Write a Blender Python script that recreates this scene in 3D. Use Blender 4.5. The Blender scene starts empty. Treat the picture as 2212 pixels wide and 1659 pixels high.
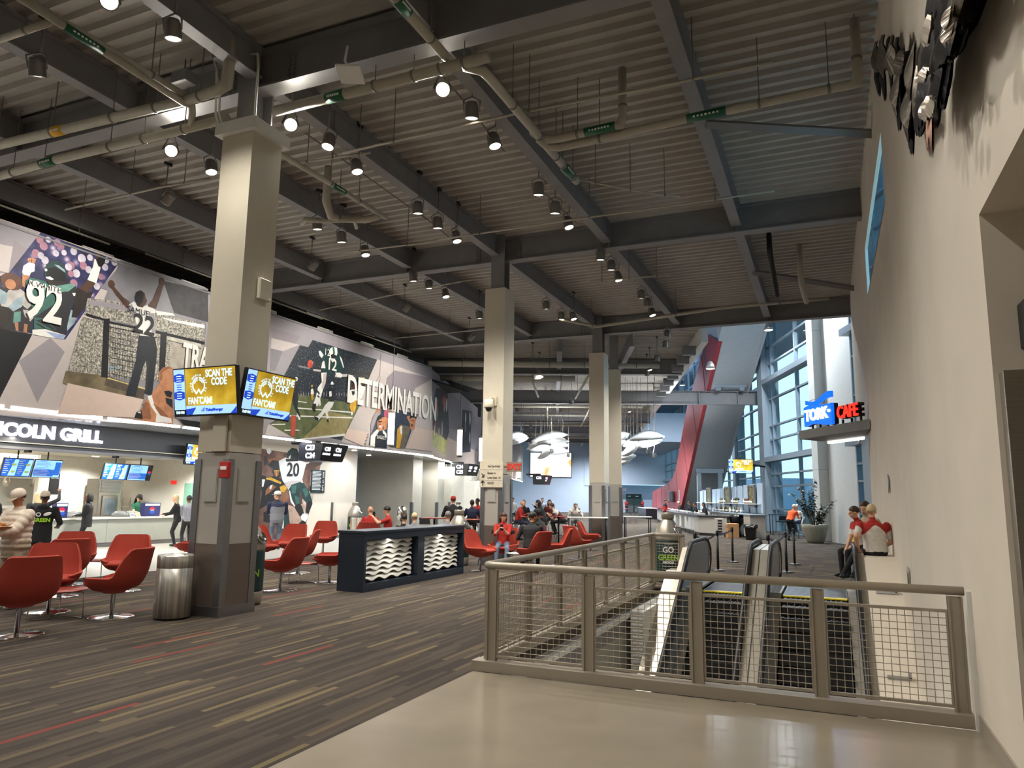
import bpy, bmesh, math, random
from mathutils import Vector, Matrix
R = math.radians
random.seed(7)
S = bpy.context.scene
COL = S.collection
# ---------------------------------------------------------------- camera, world, exposure
cam = bpy.data.cameras.new('camera'); camo = bpy.data.objects.new('camera', cam); COL.objects.link(camo)
cam.lens = 25.632; cam.sensor_width = 36; cam.clip_end = 400
m3 = Matrix(((0.9184, 0.047925, 0.39274), (0.395397, -0.146916, -0.906685), (0.014247, 0.987987, -0.153877)))
camo.matrix_world = Matrix.Translation((0, 0, 1.75)) @ m3.to_4x4()
S.camera = camo
S.view_settings.view_transform = 'Standard'; S.view_settings.look = 'None'
S.view_settings.gamma = 1; S.view_settings.use_curve_mapping = False
S.view_settings.exposure = 0.12
S.cycles.use_denoising = True
S.cycles.max_bounces = 6; S.cycles.diffuse_bounces = 4; S.cycles.glossy_bounces = 3
S.cycles.transmission_bounces = 6; S.cycles.transparent_max_bounces = 8
S.cycles.sample_clamp_indirect = 6
W = bpy.data.worlds.new('overcast_sky'); S.world = W; W.use_nodes = True
bg = W.node_tree.nodes['Background']
bg.inputs[0].default_value = (0.46, 0.80, 1.0, 1); bg.inputs[1].default_value = 1.7
LIGHT = 1.0          # one dial for every lamp
WARM = (1.0, 0.94, 0.84)
def lamp(kind, name, loc, target, watts, color=WARM, size=0.1, spot=100, blend=0.6, size_y=None):
    d = bpy.data.lights.new(name, kind); d.energy = watts * LIGHT; d.color = color
    if kind == 'SPOT': d.spot_size = R(spot); d.spot_blend = blend; d.shadow_soft_size = size
    elif kind == 'AREA':
        d.shape = 'RECTANGLE'; d.size = size; d.size_y = size_y or size
    else: d.shadow_soft_size = size
    o = bpy.data.objects.new(name, d); COL.objects.link(o); o.location = loc
    v = Vector(target) - Vector(loc); o.rotation_euler = v.to_track_quat('-Z', 'Y').to_euler()
    return o
# rotated frame of the hall beyond the bend
A2 = R(20)
def w2(u, v, z=0): return Vector((u*math.cos(A2) - v*math.sin(A2), u*math.sin(A2) + v*math.cos(A2), z))
# ---------------------------------------------------------------- helpers
def lin(h):
    h = h.lstrip('#'); c = [int(h[i:i+2], 16)/255 for i in (0, 2, 4)]
    return tuple(x/12.92 if x <= .04045 else ((x+.055)/1.055)**2.4 for x in c) + (1,)
MATS = {}
def mat(name, hexc, rough=.6, metal=0, var=.08, scale=6, bump=0, emit=None, strength=0, alpha=None, trans=0, stretch=None, spec=None):
    """principled material whose colour carries a little procedural variation"""
    if name in MATS: return MATS[name]
    m = bpy.data.materials.new(name); m.use_nodes = True; nt = m.node_tree; N = nt.nodes; L = nt.links
    b = N['Principled BSDF']; c = lin(hexc)
    b.inputs['Roughness'].default_value = rough; b.inputs['Metallic'].default_value = metal
    if spec is not None: b.inputs['Specular IOR Level'].default_value = spec
    b.inputs['Base Color'].default_value = c
    if var:
        tc = N.new('ShaderNodeTexCoord'); no = N.new('ShaderNodeTexNoise'); no.inputs['Scale'].default_value = scale; no.inputs['Detail'].default_value = 3
        src = tc.outputs['Object']
        if stretch:
            mp = N.new('ShaderNodeMapping'); mp.inputs['Scale'].default_value = stretch; L.new(src, mp.inputs[0]); src = mp.outputs[0]
        L.new(src, no.inputs[0])
        cr = N.new('ShaderNodeValToRGB')
        cr.color_ramp.elements[0].position = .3; cr.color_ramp.elements[1].position = .7
        cr.color_ramp.elements[0].color = tuple(x*(1-var) for x in c[:3]) + (1,)
        cr.color_ramp.elements[1].color = tuple(min(1, x*(1+var)) for x in c[:3]) + (1,)
        L.new(no.outputs[0], cr.inputs[0]); L.new(cr.outputs[0], b.inputs['Base Color'])
        if bump:
            bp = N.new('ShaderNodeBump'); bp.inputs['Strength'].default_value = bump; bp.inputs['Distance'].default_value = .01
            L.new(no.outputs[0], bp.inputs['Height']); L.new(bp.outputs[0], b.inputs['Normal'])
    if emit: b.inputs['Emission Color'].default_value = lin(emit); b.inputs['Emission Strength'].default_value = strength
    if trans: b.inputs['Transmission Weight'].default_value = trans
    MATS[name] = m; return m
class MB:
    """collects geometry with material slots, builds ONE mesh object"""
    def __init__(s): s.v = []; s.f = []; s.mi = []; s.mats = []; s.sm = []
    def slot(s, m):
        if m is None: return 0
        if m not in s.mats: s.mats.append(m)
        return s.mats.index(m)
    def add(s, vs, fs, m=None, smooth=False, T=None):
        o = len(s.v); k = s.slot(m)
        s.v += [tuple(T @ Vector(p)) if T else tuple(p) for p in vs]
        for f in fs: s.f.append(tuple(i+o for i in f)); s.mi.append(k); s.sm.append(smooth)
        return s
    def box(s, a, b, m=None, T=None):
        x0, y0, z0 = a; x1, y1, z1 = b
        return s.add([(x0,y0,z0),(x1,y0,z0),(x1,y1,z0),(x0,y1,z0),(x0,y0,z1),(x1,y0,z1),(x1,y1,z1),(x0,y1,z1)],
                     [(0,3,2,1),(4,5,6,7),(0,1,5,4),(1,2,6,5),(2,3,7,6),(3,0,4,7)], m, False, T)
    def cbox(s, c, d, m=None, T=None):
        return s.box([c[i]-d[i]/2 for i in range(3)], [c[i]+d[i]/2 for i in range(3)], m, T)
    def bev(s, a, b, r, m=None, T=None):
        """box with chamfered edges"""
        (x0,y0,z0),(x1,y1,z1) = a, b; vs = []
        for z, i in ((z0, r), (z0+r, 0), (z1-r, 0), (z1, r)):
            vs += [(x0+i+r,y0+i,z),(x1-i-r,y0+i,z),(x1-i,y0+i+r,z),(x1-i,y1-i-r,z),(x1-i-r,y1-i,z),(x0+i+r,y1-i,z),(x0+i,y1-i-r,z),(x0+i,y0+i+r,z)]
        fs = [tuple(range(7,-1,-1)), tuple(range(24,32))]
        for k in range(3):
            for j in range(8): fs.append((k*8+j, k*8+(j+1)%8, k*8+8+(j+1)%8, k*8+8+j))
        return s.add(vs, fs, m, False, T)
    def prism(s, poly, z0, z1, m=None, T=None):
        n = len(poly); vs = [(x,y,z0) for x,y in poly] + [(x,y,z1) for x,y in poly]
        fs = [tuple(range(n-1,-1,-1)), tuple(range(n,2*n))] + [(i,(i+1)%n,n+(i+1)%n,n+i) for i in range(n)]
        return s.add(vs, fs, m, False, T)
    def loft(s, rings, m=None, caps=True, smooth=True, closed=True, T=None):
        n = len(rings[0]); vs = [p for r in rings for p in r]; fs = []
        for k in range(len(rings)-1):
            for i in range(n if closed else n-1): fs.append((k*n+i, k*n+(i+1)%n, (k+1)*n+(i+1)%n, (k+1)*n+i))
        if caps and closed: fs += [tuple(range(n-1,-1,-1)), tuple(range((len(rings)-1)*n, len(rings)*n))]
        return s.add(vs, fs, m, smooth, T)
    def lathe(s, prof, n=20, m=None, T=None, smooth=True, sx=1, sy=1):
        return s.loft([[(r*sx*math.cos(2*math.pi*i/n), r*sy*math.sin(2*math.pi*i/n), z) for i in range(n)] for r, z in prof], m, True, smooth, True, T)
    def tube(s, pts, r, n=8, m=None, T=None):
        pts = [Vector(p) for p in pts]; rs = r if isinstance(r, (list, tuple)) else [r]*len(pts); rings = []; up = None
        for i, p in enumerate(pts):
            d = ((pts[i]-pts[i-1]).normalized() if i else Vector()) + ((pts[i+1]-p).normalized() if i < len(pts)-1 else Vector())
            d = d.normalized() if d.length > 1e-6 else Vector((0,0,1))
            if up is None: up = Vector((0,0,1)) if abs(d.z) < .9 else Vector((0,1,0))
            x = d.cross(up).normalized(); y = x.cross(d).normalized(); up = y
            k = 1.0
            if 0 < i < len(pts)-1:
                c = (pts[i]-pts[i-1]).normalized().dot((pts[i+1]-p).normalized()); k = 1/max(.5, math.sqrt((1+c)/2))
            rings.append([tuple(p + (x*math.cos(2*math.pi*j/n) + y*math.sin(2*math.pi*j/n))*rs[i]*(1 if k == 1 else min(k, 1.3))) for j in range(n)])
        return s.loft(rings, m, True, n > 5, True, T)
    def ball(s, c, rx, ry=None, rz=None, m=None, n=12, k=8, T=None):
        ry = ry or rx; rz = rz or rx
        return s.loft([[(c[0]+rx*math.sin(math.pi*(j+.02)/(k+.04))*math.cos(2*math.pi*i/n), c[1]+ry*math.sin(math.pi*(j+.02)/(k+.04))*math.sin(2*math.pi*i/n), c[2]-rz*math.cos(math.pi*(j+.02)/(k+.04))) for i in range(n)] for j in range(k+1)], m, True, True, True, T)
    def poly(s, pts, m=None, T=None): return s.add(pts, [tuple(range(len(pts)))], m, False, T)
    def build(s, name, m=None, parent=None, loc=None, rz=0, **props):
        me = bpy.data.meshes.new(name); me.from_pydata(s.v, [], s.f)
        for x in (s.mats or [m] if m is None or s.mats else [m]): me.materials.append(x)
        if len(me.materials) > 1: me.polygons.foreach_set('material_index', s.mi)
        me.polygons.foreach_set('use_smooth', s.sm)
        me.update()
        o = bpy.data.objects.new(name, me); COL.objects.link(o)
        if parent: o.parent = parent
        if loc is not None: o.location = loc
        o.rotation_euler.z = rz
        for k, v in props.items(): o[k] = v
        return o
def thing(name, label, cat, loc=(0,0,0), rz=0, group=None):
    o = bpy.data.objects.new(name, None); COL.objects.link(o); o.location = loc; o.rotation_euler.z = rz; o.empty_display_size = .1
    o['label'] = label; o['category'] = cat; o['kind'] = 'thing'
    if group: o['group'] = group
    return o
def tag(o, label, cat, group=None):
    o['label'] = label; o['category'] = cat; o['kind'] = 'thing'
    if group: o['group'] = group
    return o
def struct(o): o['kind'] = 'structure'; return o
def dup(root, loc=None, rz=None, label=None):
    kids = {}
    for c in ALLKIDS(root): kids.setdefault(c.parent, []).append(c)
    def cp(o, par):
        n = o.copy(); COL.objects.link(n)
        if par: n.parent = par
        for c in kids.get(o, []): cp(c, n)
        return n
    r = cp(root, None)
    if loc is not None: r.location = loc
    if rz is not None: r.rotation_euler.z = rz
    if label: r['label'] = label
    return r
def ALLKIDS(o):
    out = []
    for c in o.children: out.append(c); out += ALLKIDS(c)
    return out
FONT_CACHE = {}
def text_data(txt, size, extrude=.004, bold=.0, align='CENTER'):
    k = (txt, size, extrude, bold, align)
    if k not in FONT_CACHE:
        cu = bpy.data.curves.new('lettering', 'FONT'); cu.body = txt; cu.size = size; cu.extrude = extrude; cu.offset = bold
        cu.align_x = align; cu.align_y = 'CENTER'; cu.resolution_u = 3
        o = bpy.data.objects.new('lettering', cu); COL.objects.link(o)
        dg = bpy.context.evaluated_depsgraph_get()
        me = bpy.data.meshes.new_from_object(o.evaluated_get(dg)); bpy.data.objects.remove(o); FONT_CACHE[k] = me
    return FONT_CACHE[k].copy()
def text(txt, size, M4, m, parent=None, extrude=.004, bold=0, align='CENTER', name='lettering', sx=1):
    """lettering in a plane: local x along the line, local y up, local z out of the face"""
    me = text_data(txt, size, extrude, bold, align); me.materials.clear(); me.materials.append(m)
    o = bpy.data.objects.new(name, me); COL.objects.link(o); o.matrix_basis = M4 @ Matrix.Diagonal((sx, 1, 1, 1))
    if parent: o.parent = parent
    return o
def frame(o, x, y, z=None):
    x = Vector(x).normalized(); y = Vector(y).normalized(); z = x.cross(y)
    return Matrix(((x.x,y.x,z.x,o[0]),(x.y,y.y,z.y,o[1]),(x.z,y.z,z.z,o[2]),(0,0,0,1)))
def rotz(a, loc=(0,0,0)): return Matrix.Translation(loc) @ Matrix.Rotation(a, 4, 'Z')
F2 = Matrix.Rotation(A2, 4, 'Z')     # local (u, v, z) of the bent hall -> world

# ---------------------------------------------------------------- materials
m_wall = mat('wall_paint', '#d3cabc', .75, var=.04, scale=1.2)
m_walld = mat('wall_paint_grey', '#a3a29b', .7, var=.04, scale=1.2)
m_white = mat('white_paint', '#d8d8d4', .6, var=.03)
m_far = mat('far_wall_paint', '#a9b4c4', .8, var=.03, scale=.6)
m_deck = mat('deck_paint', '#a5a19a', .6, var=.08, scale=2)
m_steel = mat('grey_steel_paint', '#7c7b7d', .55, var=.06, scale=3)
m_pipe = mat('pipe_paint', '#aaa698', .55, var=.06, scale=5)
m_rod = mat('hanger_rod', '#77756f', .5, metal=.3, var=.05)
m_colp = mat('column_cladding', '#c4bdac', .55, var=.04, scale=2)
m_coll = mat('column_lower_cladding', '#a6a29b', .5, var=.04, scale=2)
m_wains = mat('column_wainscot', '#6d625a', .35, metal=.3, var=.05, scale=3)
m_ss = mat('brushed_steel', '#b9b6b0', .28, metal=1, var=.10, scale=3, stretch=(1, 1, 30))
m_bins = mat('bin_steel_painted_sheen', '#cfccc6', .3, metal=.72, var=.42, scale=3, stretch=(9, 9, .15))  # vertical light and dark streaks in the colour imitate reflections on the steel
m_ssd = mat('stainless_guard', '#8f8f92', .32, metal=.9, var=.08, scale=3, stretch=(1, 1, 20))
m_chrome = mat('chrome', '#c8c8c8', .12, metal=1, var=.03)
m_rail = mat('rail_paint', '#a39a8c', .4, metal=.25, var=.04, scale=3)
m_black = mat('black_plastic', '#17181a', .45, var=.1)
m_rubber = mat('black_rubber', '#121214', .5, var=.1)
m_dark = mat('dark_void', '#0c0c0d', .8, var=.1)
m_navy = mat('navy_laminate', '#1d2836', .35, var=.06)
m_red = mat('red_felt', '#9e3829', .9, var=.06, scale=40, bump=.15)
m_green = mat('pipe_label_green', '#0f5a3c', .5, var=.05)
m_yellow = mat('yellow_label', '#d7a520', .5, var=.05)
m_epoxy = mat('epoxy_floor', '#928979', .2, var=.07, scale=1.5)
m_tile = mat('pale_tile_floor', '#b3b0a8', .3, var=.07, scale=2)
m_wood = mat('red_wood', '#8c3035', .4, var=.16, scale=2, stretch=(6, 6, .4))
m_lens = mat('lamp_lens', '#ffffff', .4, var=0, emit='#fff1dc', strength=14)
m_lens_hot = mat('lamp_lens_hot', '#ffffff', .4, var=0, emit='#fff4e2', strength=60)
m_can = mat('lamp_housing', '#8d8b88', .35, metal=.7, var=.08)
m_tubel = mat('pendant_diffuser', '#ffffff', .5, var=0, emit='#fff3df', strength=5)
m_strip = mat('led_strip', '#ffffff', .5, var=0, emit='#fff8ee', strength=9)
m_sign = mat('sign_dark', '#1a1b20', .3, var=.06)
m_lit = mat('lit_letters', '#ffffff', .4, var=0, emit='#eef0ff', strength=5)
m_letw = mat('white_letters', '#f2f2f0', .5, var=.02)
m_letg = mat('lime_letters', '#9fd32f', .5, var=.02)
m_teal = mat('bin_wrap_green', '#12302f', .4, var=.08)
m_silver = mat('bin_silver', '#9c968a', .35, metal=.55, var=.06, scale=4)
m_glassd = mat('balustrade_glass', '#76838f', .12, metal=.35, var=.04)
m_step = mat('escalator_step', '#0d0c0c', .5, metal=.4, var=.1)
m_deckmetal = mat('escalator_deck', '#b3ada0', .33, metal=.55, var=.05)
m_ylw = mat('comb_yellow', '#e8d21c', .5, var=.03, emit='#e8d21c', strength=.15)
m_alum = mat('mullion_aluminium', '#8d9aa5', .45, metal=.4, var=.04)
m_bluegrey = mat('atrium_column_paint', '#7f8b95', .6, var=.04, scale=1)
m_soff = mat('stair_soffit_paint', '#9ba1a5', .7, var=.04)
m_counter = mat('counter_front', '#9ea198', .5, var=.03)
m_ctop = mat('counter_top', '#d6d3cc', .3, var=.04)
m_barw = mat('bar_front', '#b7b4ad', .5, var=.05, scale=3, stretch=(8, 8, .5))
m_leaf = mat('leaf_green', '#24331f', .5, var=.25, scale=8)
m_bark = mat('branch_brown', '#4a3d30', .8, var=.15)
m_pot = mat('planter_stone', '#8f8e80', .6, var=.06, scale=3)
m_card = mat('cardboard', '#b98a5c', .8, var=.06)
m_bag = mat('black_bag', '#0d0e10', .25, var=.1)
m_orange = mat('orange_cloth', '#e8622a', .85, var=.06)
m_skinl = mat('skin_light', '#d3a184', .6, var=.05)
m_skinm = mat('skin_mid', '#a8714f', .6, var=.05)
m_skind = mat('skin_dark', '#6b4530', .6, var=.05)
def window_glass():
    m = bpy.data.materials.new('window_glass'); m.use_nodes = True; nt = m.node_tree; N = nt.nodes
    N.remove(N['Principled BSDF']); out = N['Material Output']
    t = N.new('ShaderNodeBsdfTransparent'); g = N.new('ShaderNodeBsdfGlossy'); mx = N.new('ShaderNodeMixShader')
    t.inputs[0].default_value = (.86, .95, .97, 1); g.inputs['Roughness'].default_value = .03; mx.inputs[0].default_value = .08
    nt.links.new(t.outputs[0], mx.inputs[1]); nt.links.new(g.outputs[0], mx.inputs[2]); nt.links.new(mx.outputs[0], out.inputs[0])
    return m
m_glass = window_glass()
def carpet(name='striped_carpet', ax=0, w1=.055, l1=1.15, red=True):
    """plank carpet: long narrow stripes along world Y, each its own tone, a few red"""
    m = bpy.data.materials.new(name); m.use_nodes = True; nt = m.node_tree; N = nt.nodes; L = nt.links
    b = N['Principled BSDF']; b.inputs['Roughness'].default_value = .95; b.inputs['Specular IOR Level'].default_value = .1
    tc = N.new('ShaderNodeTexCoord'); sp = N.new('ShaderNodeSeparateXYZ'); L.new(tc.outputs['Object'], sp.inputs[0])
    def math_(op, a, bb=None):
        n = N.new('ShaderNodeMath'); n.operation = op
        for i, x in enumerate((a, bb)):
            if x is None: continue
            if isinstance(x, (int, float)): n.inputs[i].default_value = x
            else: L.new(x, n.inputs[i])
        return n.outputs[0]
    def layer(w, l, seed):
        row = math_('FLOOR', math_('MULTIPLY', sp.outputs[ax], 1/w))
        wn = N.new('ShaderNodeTexWhiteNoise'); wn.noise_dimensions = '1D'; L.new(math_('ADD', row, seed), wn.inputs['W'])
        cell = math_('FLOOR', math_('ADD', math_('MULTIPLY', sp.outputs[1-ax], 1/l), math_('MULTIPLY', wn.outputs[0], 9.7)))
        cb = N.new('ShaderNodeCombineXYZ'); L.new(row, cb.inputs[0]); L.new(cell, cb.inputs[1]); cb.inputs[2].default_value = seed
        w3 = N.new('ShaderNodeTexWhiteNoise'); w3.noise_dimensions = '3D'; L.new(cb.outputs[0], w3.inputs['Vector'])
        return w3.outputs[0]
    a = layer(w1, l1, 3.1); c = layer(.15, 1.6, 8.7)
    def ramp(src, stops):
        cr = N.new('ShaderNodeValToRGB'); e = cr.color_ramp.elements; cr.color_ramp.interpolation = 'CONSTANT' if True else 'LINEAR'
        e[0].position = 0; e[0].color = lin(stops[0][1]); e[1].position = stops[1][0]; e[1].color = lin(stops[1][1])
        for p, h in stops[2:]:
            x = e.new(p); x.color = lin(h)
        L.new(src, cr.inputs[0]); return cr.outputs[0]
    base = ramp(c, [(0, '#40372f'), (.3, '#4a4038'), (.62, '#55493c'), (.85, '#483d35')])
    fine = ramp(a, [(0, '#342d28'), (.34, '#463c34'), (.62, '#4f453a'), (.83, '#6b5e48'), (.94, '#7f714f'), (.974, '#8e322b' if red else '#8d7f68'), (.983, '#463c36')])
    mx = N.new('ShaderNodeMix'); mx.data_type = 'RGBA'; mx.inputs[0].default_value = .7; L.new(base, mx.inputs[6]); L.new(fine, mx.inputs[7])
    no = N.new('ShaderNodeTexNoise'); no.inputs['Scale'].default_value = 160; L.new(tc.outputs['Object'], no.inputs[0])
    mm = N.new('ShaderNodeMix'); mm.data_type = 'RGBA'; mm.blend_type = 'MULTIPLY'; mm.inputs[0].default_value = .45
    L.new(mx.outputs[2], mm.inputs[6]); L.new(no.outputs[1], mm.inputs[7])
    hs = N.new('ShaderNodeBrightContrast'); hs.inputs[1].default_value = .02; L.new(mm.outputs[2], hs.inputs[0])
    L.new(hs.outputs[0], b.inputs['Base Color'])
    bp = N.new('ShaderNodeBump'); bp.inputs['Strength'].default_value = .3; bp.inputs['Distance'].default_value = .005; L.new(no.outputs[0], bp.inputs['Height']); L.new(bp.outputs[0], b.inputs['Normal'])
    return m
m_carpet = carpet(); m_carpet2 = carpet('dashed_carpet', 1, .09, .36, False)
def screen(name, stops, strength, axis=0, scale=1.0):
    """self-lit screen with soft procedural colour blocks"""
    m = bpy.data.materials.new(name); m.use_nodes = True; nt = m.node_tree; N = nt.nodes; L = nt.links
    b = N['Principled BSDF']; b.inputs['Base Color'].default_value = (.02, .02, .02, 1); b.inputs['Roughness'].default_value = .3
    tc = N.new('ShaderNodeTexCoord'); no = N.new('ShaderNodeTexNoise'); no.inputs['Scale'].default_value = scale; no.inputs['Detail'].default_value = 1
    L.new(tc.outputs['Object'], no.inputs[0])
    cr = N.new('ShaderNodeValToRGB'); e = cr.color_ramp.elements
    e[0].position = stops[0][0]; e[0].color = lin(stops[0][1]); e[1].position = stops[1][0]; e[1].color = lin(stops[1][1])
    for p, h in stops[2:]: e.new(p).color = lin(h)
    L.new(no.outputs[0], cr.inputs[0]); L.new(cr.outputs[0], b.inputs['Emission Color']); b.inputs['Emission Strength'].default_value = strength
    return m

# ---------------------------------------------------------------- floors
def quad(name, x0, y0, x1, y1, z, m):
    b = MB(); b.box((x0, y0, z-.12), (x1, y1, z), m); return struct(b.build(name))
quad('floor', -14.1, -10, -3.42, 7.0, 0, m_carpet)
quad('floor', -14.1, 7.0, -3.3, 15.0, 0, m_carpet)
quad('floor', -14.1, 15.0, -4.2, 26, 0, m_carpet); quad('floor', -4.2, 15.0, 1.0, 26, 0, m_carpet2)
quad('floor', -60, 26, 30, 140, 0, m_carpet2)
quad('floor', 1.0, 21.2, 30, 26, 0, m_carpet2)
quad('floor', -26, -10, -14.1, 26, 0, m_tile)
quad('floor', -3.42, -10, 6, 7.0, 0, m_epoxy)
# ---------------------------------------------------------------- escalator pit
b = MB()
b.box((-3.5, 7.2, -.5), (-3.3, 15.0, -.121), m_steel); b.box((-3.3, 7.2, -.24), (-3.22, 15, -.17), m_white)
b.box((-3.5, 3, -5.4), (-3.3, 15.2, -.5), m_walld)
struct(b.build('wall_pit_left'))
b = MB(); b.box((1.0, 3, -5.4), (1.3, 15.2, 0), m_wall); struct(b.build('wall_pit_right'))
b = MB(); b.box((-3.3, 14.9, -5.4), (1.0, 15.2, -.121), m_walld); struct(b.build('wall_pit_front'))
b = MB(); b.box((-3.5, 2.8, -5.4), (1.3, 3, -.121), m_walld); struct(b.build('wall_pit_back'))
b = MB(); b.box((-3.5, 3, -5.5), (1.3, 15.2, -5.4), m_tile); struct(b.build('floor'))
# ---------------------------------------------------------------- right wall with slit window, doorway and near recess
b = MB(); X0, X1 = 1.0, 1.06
for y0, y1, z0, z1 in ((5.45, 12.0, 0, 9.05), (12.0, 17.75, 0, 6.35), (12.0, 17.75, 7.45, 9.05), (17.75, 21.3, 0, 9.05), (21.3, 28.3, 3.78, 9.05), (-10, 5.45, 3.65, 9.05)):
    b.box((X0, y0, z0), (X1, y1, z1), m_wall)
b.box((1.06, 20.9, 0), (1.45, 21.3, 3.78), m_wall)
struct(b.build('wall_right'))
b = MB(); b.box((1.06, 5.45, 0), (5, 5.6, 3.65), m_wall); b.box((1.06, -10, 3.65), (5, 5.6, 3.75), m_wall); b.box((5, -10, 0), (5.1, 5.6, 3.75), m_wall); struct(b.build('wall_recess'))
b = MB(); b.box((.985, 5.47, 0), (1.0, 7.0, .13), m_rail); struct(b.build('baseboard_right'))
b = MB(); b.box((1.03, 12, 6.35), (1.04, 17.75, 7.45), m_glass); w = struct(b.build('window_1'))
b = MB(); b.box((1.0, 11.97, 6.32), (1.06, 17.78, 6.36), m_white); b.box((1.0, 17.72, 6.35), (1.06, 17.76, 7.45), m_white); b.build('window_frame', parent=w)
# ---------------------------------------------------------------- closing walls behind the camera
b = MB(); b.box((-26, -10.2, 0), (6, -10, 9.05), m_wall); struct(b.build('wall_back'))
# ---------------------------------------------------------------- left side: mural fascia, soffit, lower walls
MX = -17.0
b = MB(); b.box((-17.25, -10, 3.65), (MX, 29.46, 7.75), m_walld); struct(b.build('wall_left'))
b = MB()
p0, p1 = Vector((-17.0, 29.46)), Vector((-33.25, 80.4)); n = Vector((-(p1-p0).y, (p1-p0).x)).normalized()*.25
b.prism([tuple(p0), tuple(p1), tuple(p1+n), tuple(p0+n)], 3.65, 7.75, m_walld); struct(b.build('wall_left_bend'))
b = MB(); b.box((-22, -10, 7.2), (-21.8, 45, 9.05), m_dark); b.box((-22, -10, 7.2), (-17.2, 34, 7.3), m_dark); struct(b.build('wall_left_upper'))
b = MB(); b.prism([(-17.02, -10), (-17.02, 29.46), (-33.25, 80.4), (-38, 80), (-26, 36), (-26, -10)], 3.6, 3.66, mat('gloss_soffit', '#c9ccd2', .16, metal=.35, var=.03)); struct(b.build('ceiling'))
b = MB()
b.box((-26, 20.2, 0), (-18.8, 26.6, 3.6), m_wall)
b.box((-26, 26.6, 0), (-22.0, 31.3, 3.6), m_far)
struct(b.build('wall_left_lower'))
PIL = [(-18.8, 31.3, 32.2, -22), (-18.9, 34.0, 34.7, -21.5), (-19.7, 36.9, 38.6, -22.5), (-21.2, 41.2, 43.0, -24), (-23.0, 47, 49, -26)]
b = MB()
for i, (x, y0, y1, xb) in enumerate(PIL):
    b.box((xb-4, y0, 0), (x, y1, 3.6), m_colp)
    if i < len(PIL)-1: b.box((xb-4.2, y1, 0), (xb, PIL[i+1][1], 3.6), m_far)
b.prism([(-27, 49), (-26, 49), (-37.5, 84), (-38.5, 84)], 0, 3.6, m_far)
struct(b.build('wall_left_pilasters'))
b = MB()
for x, y0, y1, xb in PIL[:4]:
    b.box((x, y0, 0), (x+.012, y0+.12, 1.45), m_ssd); b.box((x-.12, y0-.012, 0), (x+.012, y0, 1.45), m_ssd)
b.box((-18.8, 24.9, 0), (-18.788, 25.05, 1.45), m_ssd); b.box((-18.8, 26.48, 0), (-18.788, 26.6, 1.45), m_ssd)
b.box((-18.8, 20.2, 0), (-18.785, 26.6, .12), m_steel)
struct(b.build('trim_1'))
# led strips under the mural edge
b = MB()
y = -9
while y < 29: b.box((-17.06, y, 3.585), (-16.99, y+2.3, 3.648), m_strip); y += 2.45
struct(b.build('trim_2'))
b = MB()
for k in range(14):
    a = p0+(p1-p0)*(k/14+.004); c = p0+(p1-p0)*((k+.94)/14); q = Vector(n)*.2
    b.prism([tuple(a), tuple(c), tuple(c+q), tuple(a+q)], 3.585, 3.648, m_strip)
struct(b.build('trim_3'))
# ---------------------------------------------------------------- far walls of the bent hall (u, v frame)
b = MB(); b.box((-6.5, 95, 0), (5.4, 95.3, 9.2), m_far, F2); b.box((3.8, 94.9, 3.4), (5.4, 95, 9), m_far, F2); b.box((5.4, 95, 3.6), (16, 95.3, 16), m_far, F2)
b.box((5.2, 95, 0), (5.4, 98.6, 3.6), m_far, F2); b.box((5.4, 98.5, 0), (16, 98.8, 3.6), m_far, F2)
struct(b.build('wall_far'))
b = MB(); b.prism([(4.0, 74), (13.9, 74), (13.9, 96), (4.5, 96)], 7.5, 10.4, m_far, F2); struct(b.build('wall_balcony'))
b = MB(); b.box((5.0, 28, 15.6), (22, 99, 15.8), m_far, F2)
b.prism([(1.0, 21), (26, 21), (26, 60), (-4, 40), (1.0, 28.3)], 15.8, 15.9, m_far); struct(b.build('ceiling'))
# side walls closing the atrium where the photo does not look
b = MB(); b.box((8, 20.8, 0), (26, 21, 16), m_far); 
struct(b.build('wall_atrium'))
b = MB(); b.box((1.4, 20.9, 0), (8, 21.0, 7.6), m_wall); struct(b.build('wall_cafe'))
b = MB(); b.prism([(-7.2, 28.25), (1.4, 28.25), (1.4, 28.35), (-7.2, 28.35)], 9.1, 15.7, m_far); struct(b.build('wall_over_girder'))
b = MB(); b.prism([(6.0, 29), (6.2, 29), (10, 95), (9.8, 95)], 9.15, 15.7, m_far, F2); struct(b.build('wall_over_edge'))
# ---------------------------------------------------------------- corrugated deck
def ribs(b, x0f, x1f, y0, y1, z, T=None, pitch=.31, d=.085):
    y = y0
    while y < y1:
        x0, x1 = x0f(y), x1f(y)
        prof = [(0, 0), (.30, 0), (.42, d), (.88, d), (1, 0)]
        b.loft([[(x0, y+t*pitch, z+h) for t, h in prof], [(x1, y+t*pitch, z+h) for t, h in prof]], m_deck, False, False, False, T)
        y += pitch
b = MB(); ribs(b, lambda y: -22, lambda y: 1.0, -10, 28.2, 9.0); b.box((-22, -10, 9.1), (1.3, 28.3, 9.2), m_deck); struct(b.build('ceiling'))
b = MB(); ribs(b, lambda v: max(-9, (28.2-.94*v)/.342), lambda v: 6.2+.05*(v-31), 29.2, 95, 9.02, F2)
b.prism([(-30, 39), (0, 28.6), (6.2, 29), (10, 95), (-9, 95)], 9.12, 9.2, m_deck, F2); struct(b.build('ceiling'))
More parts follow.
